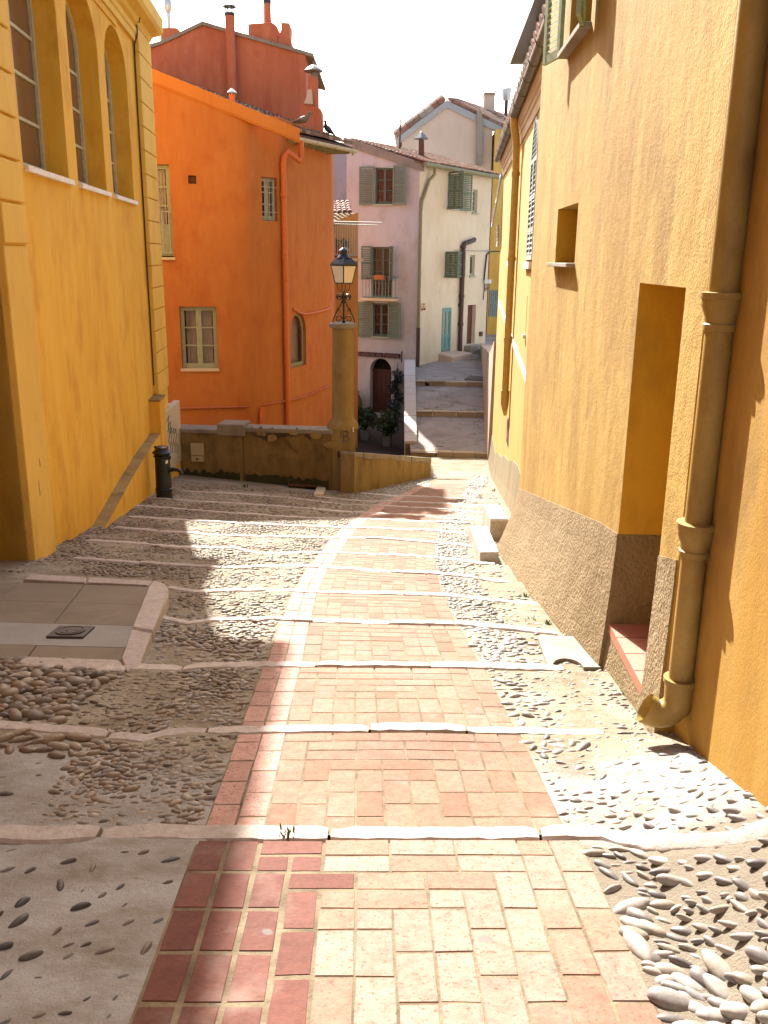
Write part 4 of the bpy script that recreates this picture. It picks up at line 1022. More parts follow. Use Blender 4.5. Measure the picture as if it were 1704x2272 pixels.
mb.add([PF.p(ua, z, d) for d, z in prof] + [PF.p(ub, z, d) for d, z in prof], [(i, i + 1, n + i + 1, n + i) for i in range(n - 1)] + [list(range(n, 2 * n))]); mb.build('cornice', M['trim'], fh)
mb = MB(); A = PF.p(ua, zg + .10, .16); B = PF.p(ub + .1, zg + .10, .16); tile_roof(mb, A, B, PF.p(ub + .1, zg + 1.3, -3.2), PF.p(ua, zg + 1.3, -3.2), 44, 8); mb.build('roof', M['tile'], fh)
GD = .17
gt = thing('gutter', 'long dark zinc gutter under the eaves of the arched shutter house', 'gutter', PF.p((ua + ub) / 2, zg, .4))
mb = MB(); gp = [(GD + .075 * math.cos(a), zg + .04 + .075 * math.sin(a)) for a in [math.pi + math.pi * k / 10 for k in range(11)]]; gi = [(GD + .066 * math.cos(a), zg + .04 + .066 * math.sin(a)) for a in [math.pi + math.pi * k / 10 for k in range(11)]]
ring = gp + gi[::-1]; n = len(ring)
mb.add([PF.p(ua, z, d) for d, z in ring] + [PF.p(ub + .1, z, d) for d, z in ring], [(i, (i + 1) % n, n + (i + 1) % n, n + i) for i in range(n)] + [list(range(n)), [n + i for i in reversed(range(n))]])
mb.build('trough', M['zinc'], gt, smooth=30)
for k in range(16):
    u = ua + .3 + (ub - ua) * k / 16; mb = MB(); mb.tube([PF.p(u, z, d) for d, z in [(GD + .079 * math.cos(a), zg + .04 + .079 * math.sin(a)) for a in [math.pi * .98 + math.pi * 1.04 * j / 10 for j in range(11)]]], .007, 5); mb.build('bracket', M['zinc'], gt)
ud = PF.uz(1128, 700, .1)[0]; zd0 = PF.uz(1122, 878, .1)[1]
dp = thing('downpipe', 'bright yellow downpipe on the arched shutter house, below its gutter', 'downpipe', PF.p(ud, zd0, .1))
mb = MB(); mb.tube([PF.p(ud - .1, zg - .0, GD), PF.p(ud - .1, zg - .12, GD), PF.p(ud - .08, zg - .22, .15), PF.p(ud - .03, zg - .36, .12), PF.p(ud, zg - .50, .10), PF.p(ud, zg - .9, .09), PF.p(ud, zd0, .09)], .07, 12); mb.build('pipe', M['pipe_f'], dp, smooth=50)
for z in (zg - 1.0, (zg + zd0) / 2, zd0 + 1.0):
    mb = MB(); mb.tube([PF.p(ud, z, .09), PF.p(ud, z + .07, .09)], .082, 12); mb.build('collar', M['pipe_f'], dp, smooth=40)
mb = MB(); mb.tube([PF.p(ud, zd0 + .05, .09), PF.p(ud, zd0 - .22, .09), PF.p(ud, zd0 - .45, .07)], [.085, .08, .03], 12); mb.build('pointed_end', M['pipe_f'], dp, smooth=40)
# grey-tan battered foot of that wall
fA, fB = PF.uz(1099, 1003), PF.uz(1150, 1031)
print('far plinth', fA, fB)
mb = MB(); vs = []; nn = 12
for i in range(nn + 1):
    u = uf0 + (uf1 + .0 - uf0) * i / nn; q = PF.p(u, 0); zg_ = ramp_z(q.x, q.y) - .3; ztp = float(np.interp(u, [fB[0], fA[0]], [fB[1], fA[1]])) + .04 * math.sin(u * 2.1)
    vs += [PF.p(u, ztp, -.02), PF.p(u, ztp, .012), PF.p(u, (ztp + zg_) / 2, .05), PF.p(u, zg_, .12)]
mb.add(vs, [(i * 4 + k, (i + 1) * 4 + k, (i + 1) * 4 + k + 1, i * 4 + k + 1) for i in range(nn) for k in range(3)] + [(0, 1, 2, 3), (nn * 4 + 3, nn * 4 + 2, nn * 4 + 1, nn * 4)])
mb.build('plinth', M['plinth_far'], fh)
# faded violet scribble
mb = MB(); ug, zgf = PF.uz(1127, 960)
for k in range(7): scrib(mb, PF, [(ug - .35 + .1 * k, zgf + .25 + .05 * math.sin(k * 2)), (ug - .3 + .1 * k, zgf + .05), (ug - .38 + .1 * k, zgf - .12 - .06 * math.cos(k)), (ug - .3 + .1 * k, zgf - .22)], .004, .011)
mb.build('scribble', M['paint_violet'], fh)
# the same house's far end: a battered shaded buttress going on down the lane
mb = MB(); bp_ = [at_z(1081, 1056, -3.8), at_z(1078, 1018, -3.86)]
xb0 = PF.p(uf1, 0).x; yb0 = PF.p(uf1, 0).y
base = [at_y(1080, 1040, yb0 + .1), at_y(1077, 1005, 25.6), at_y(1073, 925, 29.2), at_y(1075, 862, 33), at_y(1087, 790, 37.5)]
tops = [PF.p(uf1, 0), PF.p(uf1 + 3.0, 0), PF.p(uf1 + 6.5, 0), PF.p(uf1 + 10.5, 0), PF.p(uf1 + 15, 0)]
ztp = [PF.uz(1099, 752)[1], -1.2, -1.4, -1.7, -2.0]
print('buttress', base, tops, ztp)
vs = []
for b, t, z in zip(base, tops, ztp): vs += [Vector((b.x, b.y, b.z - .4)), Vector((t.x - .06, t.y, z)), Vector((t.x + .5, t.y, z)), Vector((t.x + .5, t.y, b.z - .4))]
m_ = len(base)
mb.add(vs, [(i * 4 + k, (i + 1) * 4 + k, (i + 1) * 4 + (k + 1) % 4, i * 4 + (k + 1) % 4) for i in range(m_ - 1) for k in range(4)] + [(0, 1, 2, 3), ((m_ - 1) * 4 + 3, (m_ - 1) * 4 + 2, (m_ - 1) * 4 + 1, (m_ - 1) * 4)])
o = mb.build('retaining_wall', M['gable']); recentre(o); tag(o, 'sloping ochre retaining wall in shade at the right of the far lane', 'retaining wall')

# pink tower house showing above the gutter
PT = Plane((4.1, 33.0), 4.5)
tw = thing('pink_tower_house', 'pale pink house top showing above the dark gutter at right', 'house', (5, 36, 2))
a = at_y(1160, 150, 33); b_ = at_y(1137, 138, 33); c_ = at_y(1192, 64, 31.0); print('tower', a, b_, c_)
zt_ = b_.z
PT = Plane((a.x, 33.0), 3.0)
mb = MB(); ol = rect(-9, 0, -3, zt_ + .15); mb.facade(PT, ol); mb.body(PT, ol, 6); mb.build('wall', M['pink'], tw)
mb = MB(); mb.pbox(PT, -9.2, .35, zt_, zt_ + .28, -6.3, .42); mb.build('eaves', M['zinc'], tw)
d_ = at_y(1203, 30, 27); mb = MB(); mb.tube([(d_.x, 27.5, zt_ - 2), (d_.x, 27.5, zt_ + 4)], .08, 8); mb.build('downpipe', M['zinc'], tw)

# ================================================================== PARAPET, COLUMN AND LAMP
ppt = [at_y(385, 1060, 20.6), gpx(541, 1064), gpx(640, 1075), gpx(735, 1084)]
print('parapet pts', ppt)
PP = Plane((-1.05, 18.75), -(90 - 24))       # u runs to the left along the wall
PA = gpx(735, 1086); PB = gpx(545, 1066)
az = math.degrees(math.atan2(PB.x - PA.x, PB.y - PA.y)); az = -84
PP = Plane((PA.x, PA.y), az); print('parapet', PA, PB, az)
def q_(px, py, d=0): return PP.uz(px, py, d)
uL_, uM, uR_ = q_(392, 1000)[0], q_(541, 1000)[0], 0.0
zl, zm, zr = q_(470, 954)[1], q_(600, 951)[1], q_(700, 948)[1]
zstep = q_(505, 942)[1]; print('parapet tops', zl, zm, zr, zstep, uL_, uM)
pw = thing('parapet_wall', 'stained brown mortar parapet between the yellow house and the lamp column', 'parapet', PP.p(uM / 2, -3.4))
mb = MB(); ol = rect(0.0, uM, -6.5, zm - .09); nx_, nz_ = 60, 22
# a slightly uneven face
def rough_face(mb, pl, u0, u1, z0, z1, amp, seed, nx=60, nz=22, d=0.0):
    vs = []
    for i in range(nx + 1):
        for j in range(nz + 1):
            u = u0 + (u1 - u0) * i / nx; z = z0 + (z1 - z0) * j / nz
            e = noise.noise((u * 2.2, z * 2.2, seed)) * amp + noise.noise((u * 8, z * 8, seed + 4)) * amp * .45
            hole = noise.noise((u * 1.7, z * 2.6, seed + 9)); 
            if z > z1 - .42 and hole > .12: e -= min(.045, (hole - .12) * .35)
            vs.append(pl.p(u, z, d + e))
    mb.add(vs, [(i * (nz + 1) + j, (i + 1) * (nz + 1) + j, (i + 1) * (nz + 1) + j + 1, i * (nz + 1) + j + 1) for i in range(nx) for j in range(nz)])
rough_face(mb, PP, 0, uM, -4.2, zm - .085, .022, 1.0, 110, 40); mb.body(PP, rect(0, uM, -6.5, zm - .085), .38)
mb.build('wall', M['old'], pw, smooth=50)
mb = MB(); mb.pbox(PP, -.02, uM - .02, zm - .085, zm + .01, -.40, .03); mb.build('coping', M['capstone'], pw, bevel=.02)
mb = MB()
for (px, py, r) in ((577, 960, .06), (604, 972, .10), (652, 960, .075), (700, 966, .10), (735, 987, .12), (585, 963, .05)):
    u, z = q_(px, py); q = [(u + r * math.cos(a) * RNG.uniform(.7, 1.25) * 1.2, z + r * .75 * math.sin(a) * RNG.uniform(.7, 1.25)) for a in [2 * math.pi * k / 8 for k in range(8)]]; mb.prism(PP, q, -.05, .035)
mb.build('exposed_stone', M['old_light'], pw, bevel=.012)
p2 = thing('parapet_wall', 'short lower mortar parapet with a grey step in its coping, carrying the tan meter box', 'parapet', PP.p((uM + uL_) / 2, -3.8))
mb = MB(); rough_face(mb, PP, uM + .01, uL_ + .6, -4.4, zl - .07, .015, 5.0, 60, 30, .06); mb.body(PP, rect(uM + .01, uL_ + .6, -6.5, zl - .07), .5, .06); mb.build('wall', M['old'], p2, smooth=50)
mb = MB(); mb.pbox(PP, uM + .45 * (q_(478, 950)[0] - uM), uL_ + .5, zl - .07, zl + .02, -.44, .075); um2 = q_(484, 950)[0]; mb.pbox(PP, uM - .04, um2, zl - .10, zstep + .02, -.46, .09); mb.build('coping', M['capstone'], p2, bevel=.02)
a0, a1 = q_(424, 983, .07), q_(453, 1024, .07)
mb_ = thing('meter_box', 'tan plastic meter box on the low mortar parapet', 'meter box', PP.p((a0[0] + a1[0]) / 2, a1[1], .07))
ua_, ub_ = sorted((a0[0], a1[0])); za_, zb_2 = a1[1], a0[1]; zm_ = za_ + (zb_2 - za_) * .34
q = MB(); q.pbox(PP, ua_, ub_, zm_ + .004, zb_2, .03, .125); q.build('lid', M['plastic_tan'], mb_, bevel=.008)
q = MB(); q.pbox(PP, ua_, ub_, za_, zm_ - .004, .03, .12); q.build('base', M['plastic_tan'], mb_, bevel=.008)
q = MB(); q.pbox(PP, (ua_ + ub_) / 2 - .02, (ua_ + ub_) / 2 + .02, za_ + .04, za_ + .08, .1, .135); q.build('latch', M['rust'], mb_, bevel=.004)

def ragged(mb, pl, u0, u1, zlo, zhi, d0, d1, n=40, amp=.05, seed=1, both=False):
    top = [(u0 + (u1 - u0) * k / n, zhi(k / n) + noise.noise((k * .35, seed, 2.2)) * amp + noise.noise((k * .9, seed, 7.7)) * amp * .2) for k in range(n + 1)]
    bot = [(u0 + (u1 - u0) * k / n, zlo(k / n) + ((noise.noise((k * .4, seed, 5.5)) * amp + noise.noise((k * 1.1, seed, 1.1)) * amp * .6) if both else 0)) for k in range(n + 1)]
    vs = [pl.p(u, z, d1) for u, z in top] + [pl.p(u, z, d1) for u, z in bot]; m = n + 1
    vs += [pl.p(u, z, d0) for u, z in top] + [pl.p(u, z, d0) for u, z in bot]
    mb.add(vs, [(m + k, m + k + 1, k + 1, k) for k in range(n)] + [(k, k + 1, 2 * m + k + 1, 2 * m + k) for k in range(n)] + [(3 * m + k, 3 * m + k + 1, m + k + 1, m + k) for k in range(n)])
mb = MB(); zg_ = lambda t: -3.4
ragged(mb, PP, .05, uM - .03, lambda t: -3.6, lambda t: q_(735, 1066)[1] + (q_(548, 1050)[1] - q_(735, 1066)[1]) * t, -.05, .024, 60, .07, 3); mb.build('moss', M['moss'], pw)
mb = MB(); ragged(mb, PP, .35, uM * .92, lambda t: q_(700, 972)[1] + .05 * math.sin(t * 7), lambda t: q_(700, 956)[1], -.05, .020, 60, .075, 8, True); mb.build('peeled_plaster', M['old_dark'], pw)
mb = MB(); ragged(mb, PP, uM + .08, uL_ - .1, lambda t: -3.6, lambda t: q_(470, 1045)[1], -.05, .085, 40, .10, 5); mb.build('moss', M['moss'], p2)
# pier and column
cl = thing('lamp_column', 'round ochre column on a stained square pier at the end of the parapet', 'column', (PA.x, PA.y, g1(PA.x, PA.y)))
yc = PA.y + .05
pl0, pr0 = at_y(733, 1050, yc), at_y(786, 1070, yc); zpt = at_y(760, 948, yc).z
print('pier', pl0, pr0, zpt)
PC = Plane(((pl0.x), yc), 88)
w = (pr0 - pl0).length; zc_top = at_y(760, 716, yc + .25).z; zc_bot = at_y(760, 935, yc + .25).z
mb = MB(); rough_face(mb, PC, -.02, w, -5.2, zc_bot - .1, .008, 8, 20, 50); mb.body(PC, rect(-.02, w, -5.2, zc_bot - .1), .55)
mb.build('pier', M['old_light'], cl, smooth=50)
cx, cy = (pl0.x + pr0.x) / 2, yc + .27; rC = .5 * (at_y(787, 850, cy).x - at_y(735.5, 850, cy).x) ; rC = .5 * (at_y(784.5, 850, cy).x - at_y(736.5, 850, cy).x)
cx = (at_y(784.5, 850, cy).x + at_y(736.5, 850, cy).x) / 2
print('column', cx, cy, rC, zc_bot, zc_top)
mb = MB(); mb.lathe((cx, cy, 0), [(rC + .10, zc_bot - .14), (rC + .10, zc_bot - .06), (rC + .04, zc_bot + .02), (rC, zc_bot + .08), (rC - .002, (zc_bot + zc_top) / 2), (rC - .01, zc_top - .10)], 36); mb.build('shaft', M['column'], cl, smooth=50)
mb = MB(); mb.lathe((cx, cy, 0), [(rC - .01, zc_top - .11), (rC + .045, zc_top - .095), (rC + .055, zc_top - .02), (rC + .03, zc_top)], 36); mb.build('capital', M['capstone'], cl, smooth=40)
mb = MB()
def graf(pts, pl, d, r): mb.tube([pl.p(*pl.uz(a, b, d), d) for a, b in pts], r, 5)
graf([(762, 964), (763, 975), (763, 984)], PC, .006, .010); graf([(762, 959), (769, 956), (773, 961), (769, 966), (764, 968), (771, 969), (776, 973), (772, 979), (765, 978)], PC, .006, .009); graf([(757, 961), (756, 967), (758, 972)], PC, .006, .006)
mb.build('graffiti', M['paint_blue'], cl)
mb = MB(); a_ = PC.uz(749, 1001); b_ = PC.uz(757.5, 1013); mb.pbox(PC, a_[0], b_[0], b_[1], a_[1], 0, .03); mb.build('rusty_plate', M['rust'], cl, bevel=.004)
mb = MB(); a_ = PC.uz(782.5, 948, .02); b_ = PC.uz(785, 958.5, .02); mb.pbox(PC, a_[0], b_[0], b_[1], a_[1], .012, .02); mb.build('sticker', M['white'], cl)

# lantern
lp = thing('street_lantern', 'black wrought iron lantern with milky panes on top of the column', 'street lamp', (cx, cy, zc_top))
def lz(py): return at_y(760, py, cy).z
def lw(px0, px1, py): return (at_y(px1, py, cy).x - at_y(px0, py, cy).x)
z_bot, z_gl, z_roof, z_cap, z_fin = lz(628), lz(589), lz(571.5), lz(561), lz(554.5)
hw1, hw0, hwr = lw(735, 791, 589) / 2, lw(745, 782, 628) / 2, lw(747, 780, 572) / 2
lx = at_y(762.5, 610, cy).x
print('lantern', z_bot, z_gl, z_roof, z_fin, hw1, hw0, hwr)
rot = R(45 + 43); s2 = math.sqrt(2)
def sq(hw, z, rr=None):   # seen nearly corner-on
    return [Vector((lx + hw * math.cos(a), cy + hw * math.sin(a), z)) for a in [R(-88) + math.pi / 2 * k for k in range(4)]]
Tt, Bb = sq(hw1, z_gl), sq(hw0, z_bot)
mb = MB()
for k in range(4):
    mb.tube([Bb[k], Tt[k]], .013, 6); mb.tube([Bb[k], Bb[(k + 1) % 4]], .013, 6); mb.tube([Tt[k], Tt[(k + 1) % 4]], .014, 6)
mb.build('frame', M['black'], lp)
for k in range(4):
    mb = MB(); a, b, c, d = Bb[k], Bb[(k + 1) % 4], Tt[(k + 1) % 4], Tt[k]; ctr = (a + b + c + d) / 4; nn = (b - a).cross(d - a).normalized() * .004
    pts = [p + (ctr - p) * .015 for p in (a, b, c, d)]; mb.hexa([p + nn for p in pts] + [p - nn for p in pts]); mb.build('pane', M['lamp_glass'], lp)
mb = MB(); R0, R1, R2 = sq(hw1 * 1.07, z_gl), sq(hw1 * 1.05, z_gl + .035), sq(hwr, z_roof)
mb.add(R0 + R1 + R2, [(k, (k + 1) % 4, 4 + (k + 1) % 4, 4 + k) for k in range(4)] + [(4 + k, 4 + (k + 1) % 4, 8 + (k + 1) % 4, 8 + k) for k in range(4)] + [(8, 9, 10, 11), (3, 2, 1, 0)])
mb.build('roof', M['black'], lp)
mb = MB(); c0 = Vector((lx, cy, 0)); mb.lathe(c0, [(hwr * .92, z_roof - .005), (hwr * .75, z_roof + .03), (hwr * .55, z_cap - .03), (hwr * .48, z_cap), (hwr * .50, z_cap + .035), (hwr * .70, z_cap + .04), (hwr * .55, z_cap + .065), (.02, z_fin + .05), (.006, z_fin + .12)], 18); mb.build('chimney', M['black'], lp, smooth=35)
ex, ez = Vector((1, 0, 0)), Vector((0, 0, 1))
hz_ = z_bot - zc_top
mb = MB(); mb.tube([(lx, cy, zc_top - .02), (lx, cy, zc_top + hz_ * .78)], .020, 10); mb.lathe(c0, [(.03, zc_top), (.045, zc_top + .03), (.02, zc_top + .05)], 10); mb.lathe(c0, [(.022, zc_top + hz_ * .48), (.036, zc_top + hz_ * .52), (.036, zc_top + hz_ * .60), (.022, zc_top + hz_ * .64)], 10); mb.build('stem', M['black'], lp, smooth=40)
for s_ in (-1, 1):
    e = ex * s_; o0 = Vector((lx, cy, zc_top)); W_ = rC * .98
    P_ = lambda a, b: o0 + e * (a * W_) + ez * (b * hz_)
    mb = MB()
    pts = [P_(1.02, .0), P_(.98, .10), P_(.72, .24), P_(.45, .36), P_(.22, .48), P_(.08, .58), P_(.10, .66), P_(.2, .72)]
    pts += arc_pts(P_(.42, .655), W_ * .24, math.pi * .75, -math.pi * 1.1, 14, e, ez)
    pts += arc_pts(P_(.44, .64), W_ * .11, -math.pi * 1.0, -math.pi * 2.2, 8, e, ez)
    sm = [pts[0]]
    for i in range(1, len(pts) - 1): sm.append((pts[i - 1] + pts[i] * 2 + pts[i + 1]) / 4)
    sm.append(pts[-1]); mb.tube(sm, .0125, 6)
    mb.tube(arc_pts(P_(.42, .10), W_ * .27, math.pi * 1.05, -math.pi * .35, 14, e, ez) + arc_pts(P_(.44, .06), W_ * .10, -math.pi * .2, -math.pi * 1.4, 6, e, ez), .011, 6)
    mb.tube([P_(.66, .27), P_(.60, .34), P_(.62, .40)], [.012, .009, .003], 5); mb.tube([P_(.5, .36), P_(.36, .30), P_(.30, .24)], [.010, .007, .003], 5)
    mb.tube([P_(.03, .80), P_(.22, .80), P_(.50, .84), P_(.56, .92), P_(.58, 1.0)], .007, 5)
    mb.tube([P_(.0, .76), P_(.16, .84), P_(.14, .94), P_(.2, 1.0)], .008, 5)
    mb.build('scroll', M['black'], lp, smooth=60)

# low descending wall right of the column
DA, DB = gpx(790, 1092), gpx(955, 1058)
PD = Plane((DA.x, DA.y), math.degrees(math.atan2(DB.x - DA.x, DB.y - DA.y))); L_ = (DB - DA).length; L_ = math.hypot(DB.x - DA.x, DB.y - DA.y)
zt0, zt1 = PD.uz(789, 1004)[1], PD.uz(950, 1020)[1]; print('low wall', DA, DB, zt0, zt1)
lw_ = thing('low_wall', 'low tan mortar wall with worn pale coping running down right of the lamp column', 'low wall', PD.p(L_ / 2, -3.5))
def topz(u): return zt0 + (zt1 - zt0) * u / L_
mb = MB(); vs = []; nx, nz = 70, 16
for i in range(nx + 1):
    for j in range(nz + 1):
        u = -.1 + (L_ + .1) * i / nx; zb2 = -4.6; z = zb2 + (topz(u) - .05 - zb2) * j / nz
        vs.append(PD.p(u, z, noise.noise((u * 2.5, z * 2.5, 2)) * .015 + noise.noise((u * 9, z * 5, 7)) * .008))
mb.add(vs, [(i * (nz + 1) + j, (i + 1) * (nz + 1) + j, (i + 1) * (nz + 1) + j + 1, i * (nz + 1) + j + 1) for i in range(nx) for j in range(nz)])
mb.body(PD, [(-.1, -6.5), (L_, -6.5), (L_, topz(L_) - .05), (-.1, topz(-.1) - .05)], .3); mb.build('wall', M['old_light'], lw_, smooth=50)
mb = MB(); u = -.1
while u < L_:
    u2 = min(L_ + .01, u + RNG.uniform(.35, .6)); a = topz(u); b = topz(u2); dd_ = RNG.uniform(.01, .03)
    mb.hexa([PD.p(u + .004, a - .07 - RNG.uniform(0, .08), dd_), PD.p(u2 - .004, b - .07 - RNG.uniform(0, .08), dd_), PD.p(u2 - .004, b, dd_), PD.p(u + .004, a, dd_), PD.p(u + .004, a - .07, -.32), PD.p(u2 - .004, b - .07, -.32), PD.p(u2 - .004, b, -.32), PD.p(u + .004, a, -.32)]); u = u2
mb.build('coping', M['concrete'], lw_, bevel=.012)

# iron drain grate and kerb by the parapet
ga, gb, gc, gd = [gpx(a_, b_) + Vector((0, -.42, .07)) for a_, b_ in ((650, 1066), (708, 1068), (702, 1080), (645, 1078))]
gr = thing('drain_grate', 'dark iron drain grate at the foot of the mortar parapet', 'drain grate', (ga + gb + gc + gd) / 4)
up = Vector((0, 0, .05)); mb = MB()
mb.hexa([p + up - Vector((0, 0, .05)) for p in (gd, gc, gb, ga)] + [p + up * .6 for p in (gd, gc, gb, ga)]); mb.build('pit', M['dark'], gr)
mb = MB()
for k in range(9):
    a = gd.lerp(gc, k / 8) + up; b = ga.lerp(gb, k / 8) + up; mb.tube([a, b], .022, 4)
mb.tube([gd + up, gc + up], .025, 4); mb.tube([ga + up, gb + up], .025, 4); mb.build('bars', M['rust'], gr)
k0, k1, k2, k3 = [gpx(a_, b_) + Vector((0, -.2, .02)) for a_, b_ in ((697, 1099), (719, 1098), (727, 1076), (708, 1074))]
mb = MB(); up2 = Vector((0, 0, .07)); mb.hexa([p - up2 for p in (k0, k1, k2, k3)] + [p + up2 * .75 for p in (k0, k1, k2, k3)]); mb.c = [(.50, .42, .30, 1)] * 8
o = mb.build('kerb_stone', M['stone'], bevel=.015); recentre(o); tag(o, 'short pale kerb stone beside the iron drain grate', 'kerb stone')

# ================================================================== ORANGE HOUSE
ora = thing('orange_house', 'bright orange house with a rounded corner and grey green windows behind the parapet', 'house', (-3.5, 23.5, -5))
F1 = Plane((-3.24, 21.7), math.degrees(math.atan2(1.7, .2)))
P1, P2 = Vector((-3.24, 21.7, 0)), Vector((-2.54, 22.6, 0)); P3 = Vector((-1.40, 26.0, 0))
F2 = Plane(P1, math.degrees(math.atan2(P2.x - P1.x, P2.y - P1.y))); F3 = Plane(P2, math.degrees(math.atan2(P3.x - P2.x, P3.y - P2.y)))
# where the silhouette sits
e3 = F3.uz(735, 600)[0]; print('F3 end', e3, F3.p(e3, 0))
def orient(pl, pts): return [pl.uz(*p) for p in pts]
bt = F1.uz(640, 300, .05); bl = F1.uz(336, 151, .05); bb = F1.uz(336, 180, .05); br = F1.uz(659, 305, .05); bt2 = F1.uz(665, 285, .05)
sl = (bt2[1] - bl[1]) / (bt2[0] - bl[0]); uLft = -7.0
def vz(u): return bl[1] + sl * (u - bl[0])
vh = bl[1] - bb[1]; print('verge', bl, bt2, sl, vh)
lw0 = orient(F1, [(398, 681), (480, 680), (404, 819), (484, 817)]); wz0, wz1 = (lw0[2][1] + lw0[3][1]) / 2, (lw0[0][1] + lw0[1][1]) / 2; wu0, wu1 = (lw0[0][0] + lw0[2][0]) / 2, (lw0[1][0] + lw0[3][0]) / 2
fr0 = orient(F1, [(376, 365), (384, 571)]); fu1 = (fr0[0][0] + fr0[1][0]) / 2; fz1, fz0 = fr0[0][1], fr0[1][1]; fu0 = fu1 - 1.25
vt = orient(F1, [(417, 389), (436, 408)])
bw = orient(F2, [(582, 394), (617, 394), (583, 490), (619, 490)]); bu0, bu1 = (bw[0][0] + bw[2][0]) / 2 - .02, (bw[1][0] + bw[3][0]) / 2 - .03; bz0, bz1 = (bw[2][1] + bw[3][1]) / 2, (bw[0][1] + bw[1][1]) / 2
aw = orient(F3, [(646, 815), (680, 812), (676, 735), (657, 694)]); au0, au1 = aw[0][0], aw[1][0]; az0 = (aw[0][1] + aw[1][1]) / 2; azs = aw[2][1]; azt = aw[3][1]
print('ow', lw0, fr0, vt, bw, aw)
hZ = F3.uz(690, 320)[1]; print('hz', hZ)
mb = MB()
u1_ = -.45
o1 = [(uLft, -7), (u1_, -7), (u1_, vz(u1_) - .02), (uLft, vz(uLft) - .02)]
mb.facade(F1, o1, [rect(wu0, wu1, wz0, wz1), rect(fu0, fu1, fz0, fz1), rect(vt[0][0], vt[1][0], vt[1][1], vt[0][1])], [.16, .16, .2])
# rounded transition, a strip from F1 to F2, with the F2 facade carrying the barred window
c_a, c_b = F1.p(u1_, 0), F2.p(.18, 0)
cur = [c_a.lerp(P1, t).lerp(P1.lerp(c_b, t), t) for t in [k / 8 for k in range(9)]]
tz = vz(0) - .1
mb.add([Vector((p.x, p.y, -7)) for p in cur] + [Vector((p.x, p.y, tz)) for p in cur], [(i, i + 1, 10 + i, 9 + i) for i in range(8)])
L2 = (P2 - P1).length
mb.facade(F2, rect(.18, L2 - .05, -7, tz), [rect(bu0, bu1, bz0, bz1)], .16)
c_a, c_b = F2.p(L2 - .05, 0), F3.p(.15, 0)
cur = [c_a.lerp(P2, t).lerp(P2.lerp(c_b, t), t) for t in [k / 8 for k in range(9)]]
mb.add([Vector((p.x, p.y, -7)) for p in cur] + [Vector((p.x, p.y, tz)) for p in cur], [(i, i + 1, 10 + i, 9 + i) for i in range(8)])
mb.facade(F3, rect(.15, e3, -7, tz), [arch_poly(au0, au1, az0, azs, azt)], .14)
pe = F3.p(e3, 0); pk = [pe, pe + Vector((.05, .5, 0)), pe + Vector((-.1, 1.2, 0)), pe + Vector((-1.5, 3.5, 0)), pe + Vector((-7.5, 3.5, 0)), F1.p(uLft, 0)]
mb.add([Vector((p.x, p.y, -7)) for p in pk] + [Vector((p.x, p.y, tz)) for p in pk], [(i, i + 1, 7 + i, 6 + i) for i in range(5)])
mb.build('wall', M['orange'], ora, smooth=35)
# verge band and roof
mb = MB(); uR2 = bt2[0]
mb.prism(F1, [(uLft, vz(uLft) - vh), (uR2, vz(uR2) - vh), (uR2, vz(uR2)), (uLft, vz(uLft))], -.15, .05)
mb.prism(F1, [(uLft, vz(uLft) - vh - .035), (uR2, vz(uR2) - vh - .035), (uR2, vz(uR2) - vh), (uLft, vz(uLft) - vh)], -.15, .025)
mb.build('verge_band', M['orange_light'], ora)
g0 = at_y(662, 305, 22.9); gz_ = g0.z; g1p = at_z(788, 333, gz_); print('gutter o', g0, g1p)
r0_ = F1.p(uR2, vz(uR2) + .02, 0); back = Vector((.45, 1, 0)).normalized()
gdir = (g1p - g0); gdir.z = 0
_d = gdir.normalized(); _s = Vector((_d.y, -_d.x, 0)); A = g0 - _s * .05 - _d * .15; A.z = gz_ + .10; B = A + gdir + _d * .15
Cc = B + Vector((-5.2, 1.2, 5.2 * -sl * .95)); D_ = F1.p(uLft * .95, vz(uLft * .95) + .02, -.1)
D_ = A + Vector((-5.0, -.55, 5.0 * -sl))
mb = MB(); tile_roof(mb, A, B, Cc, D_, 16, 16, col=(.20, .12, .08)); mb.build('roof', M['tile'], ora)
mb = MB(); e = Vector((-.55, .2, -.0)); z_ = Vector((0, 0, -.09))
mb.hexa([A + z_ , B + z_, B + z_ + e, A + z_ + e] + [p + Vector((0, 0, -.03)) for p in (A + z_, B + z_, B + z_ + e, A + z_ + e)])
for k in range(7):
    s_ = A.lerp(B, (k + .5) / 7) + z_; mb.hexa([s_ + Vector((0, -.04, -.12)), s_ + Vector((0, .04, -.12)), s_ + Vector((-.6, .24, -.12)), s_ + Vector((-.6, .16, -.12)), s_ + Vector((0, -.04, -.03)), s_ + Vector((0, .04, -.03)), s_ + Vector((-.6, .24, -.03)), s_ + Vector((-.6, .16, -.03))])
mb.build('soffit', M['greygreen'], ora)
gt = thing('gutter', 'short pale zinc gutter at the eaves corner of the bright orange house', 'gutter', g0)
mb = MB(); d_ = gdir.normalized(); sd = Vector((d_.y, -d_.x, 0)); ring = [(.085 * math.cos(a), .085 * math.sin(a)) for a in [math.pi + math.pi * k / 10 for k in range(11)]] + [(.075 * math.cos(a), .075 * math.sin(a)) for a in [2 * math.pi - math.pi * k / 10 for k in range(11)]]
n = len(ring); a_, b_ = g0 - d_ * .15, g1p + d_ * .0
mb.add([a_ + sd * x + Vector((0, 0, z)) for x, z in ring] + [b_ + sd * x + Vector((0, 0, z)) for x, z in ring], [(i, (i + 1) % n, n + (i + 1) % n, n + i) for i in range(n)] + [list(range(n)), [n + i for i in reversed(range(n))]])
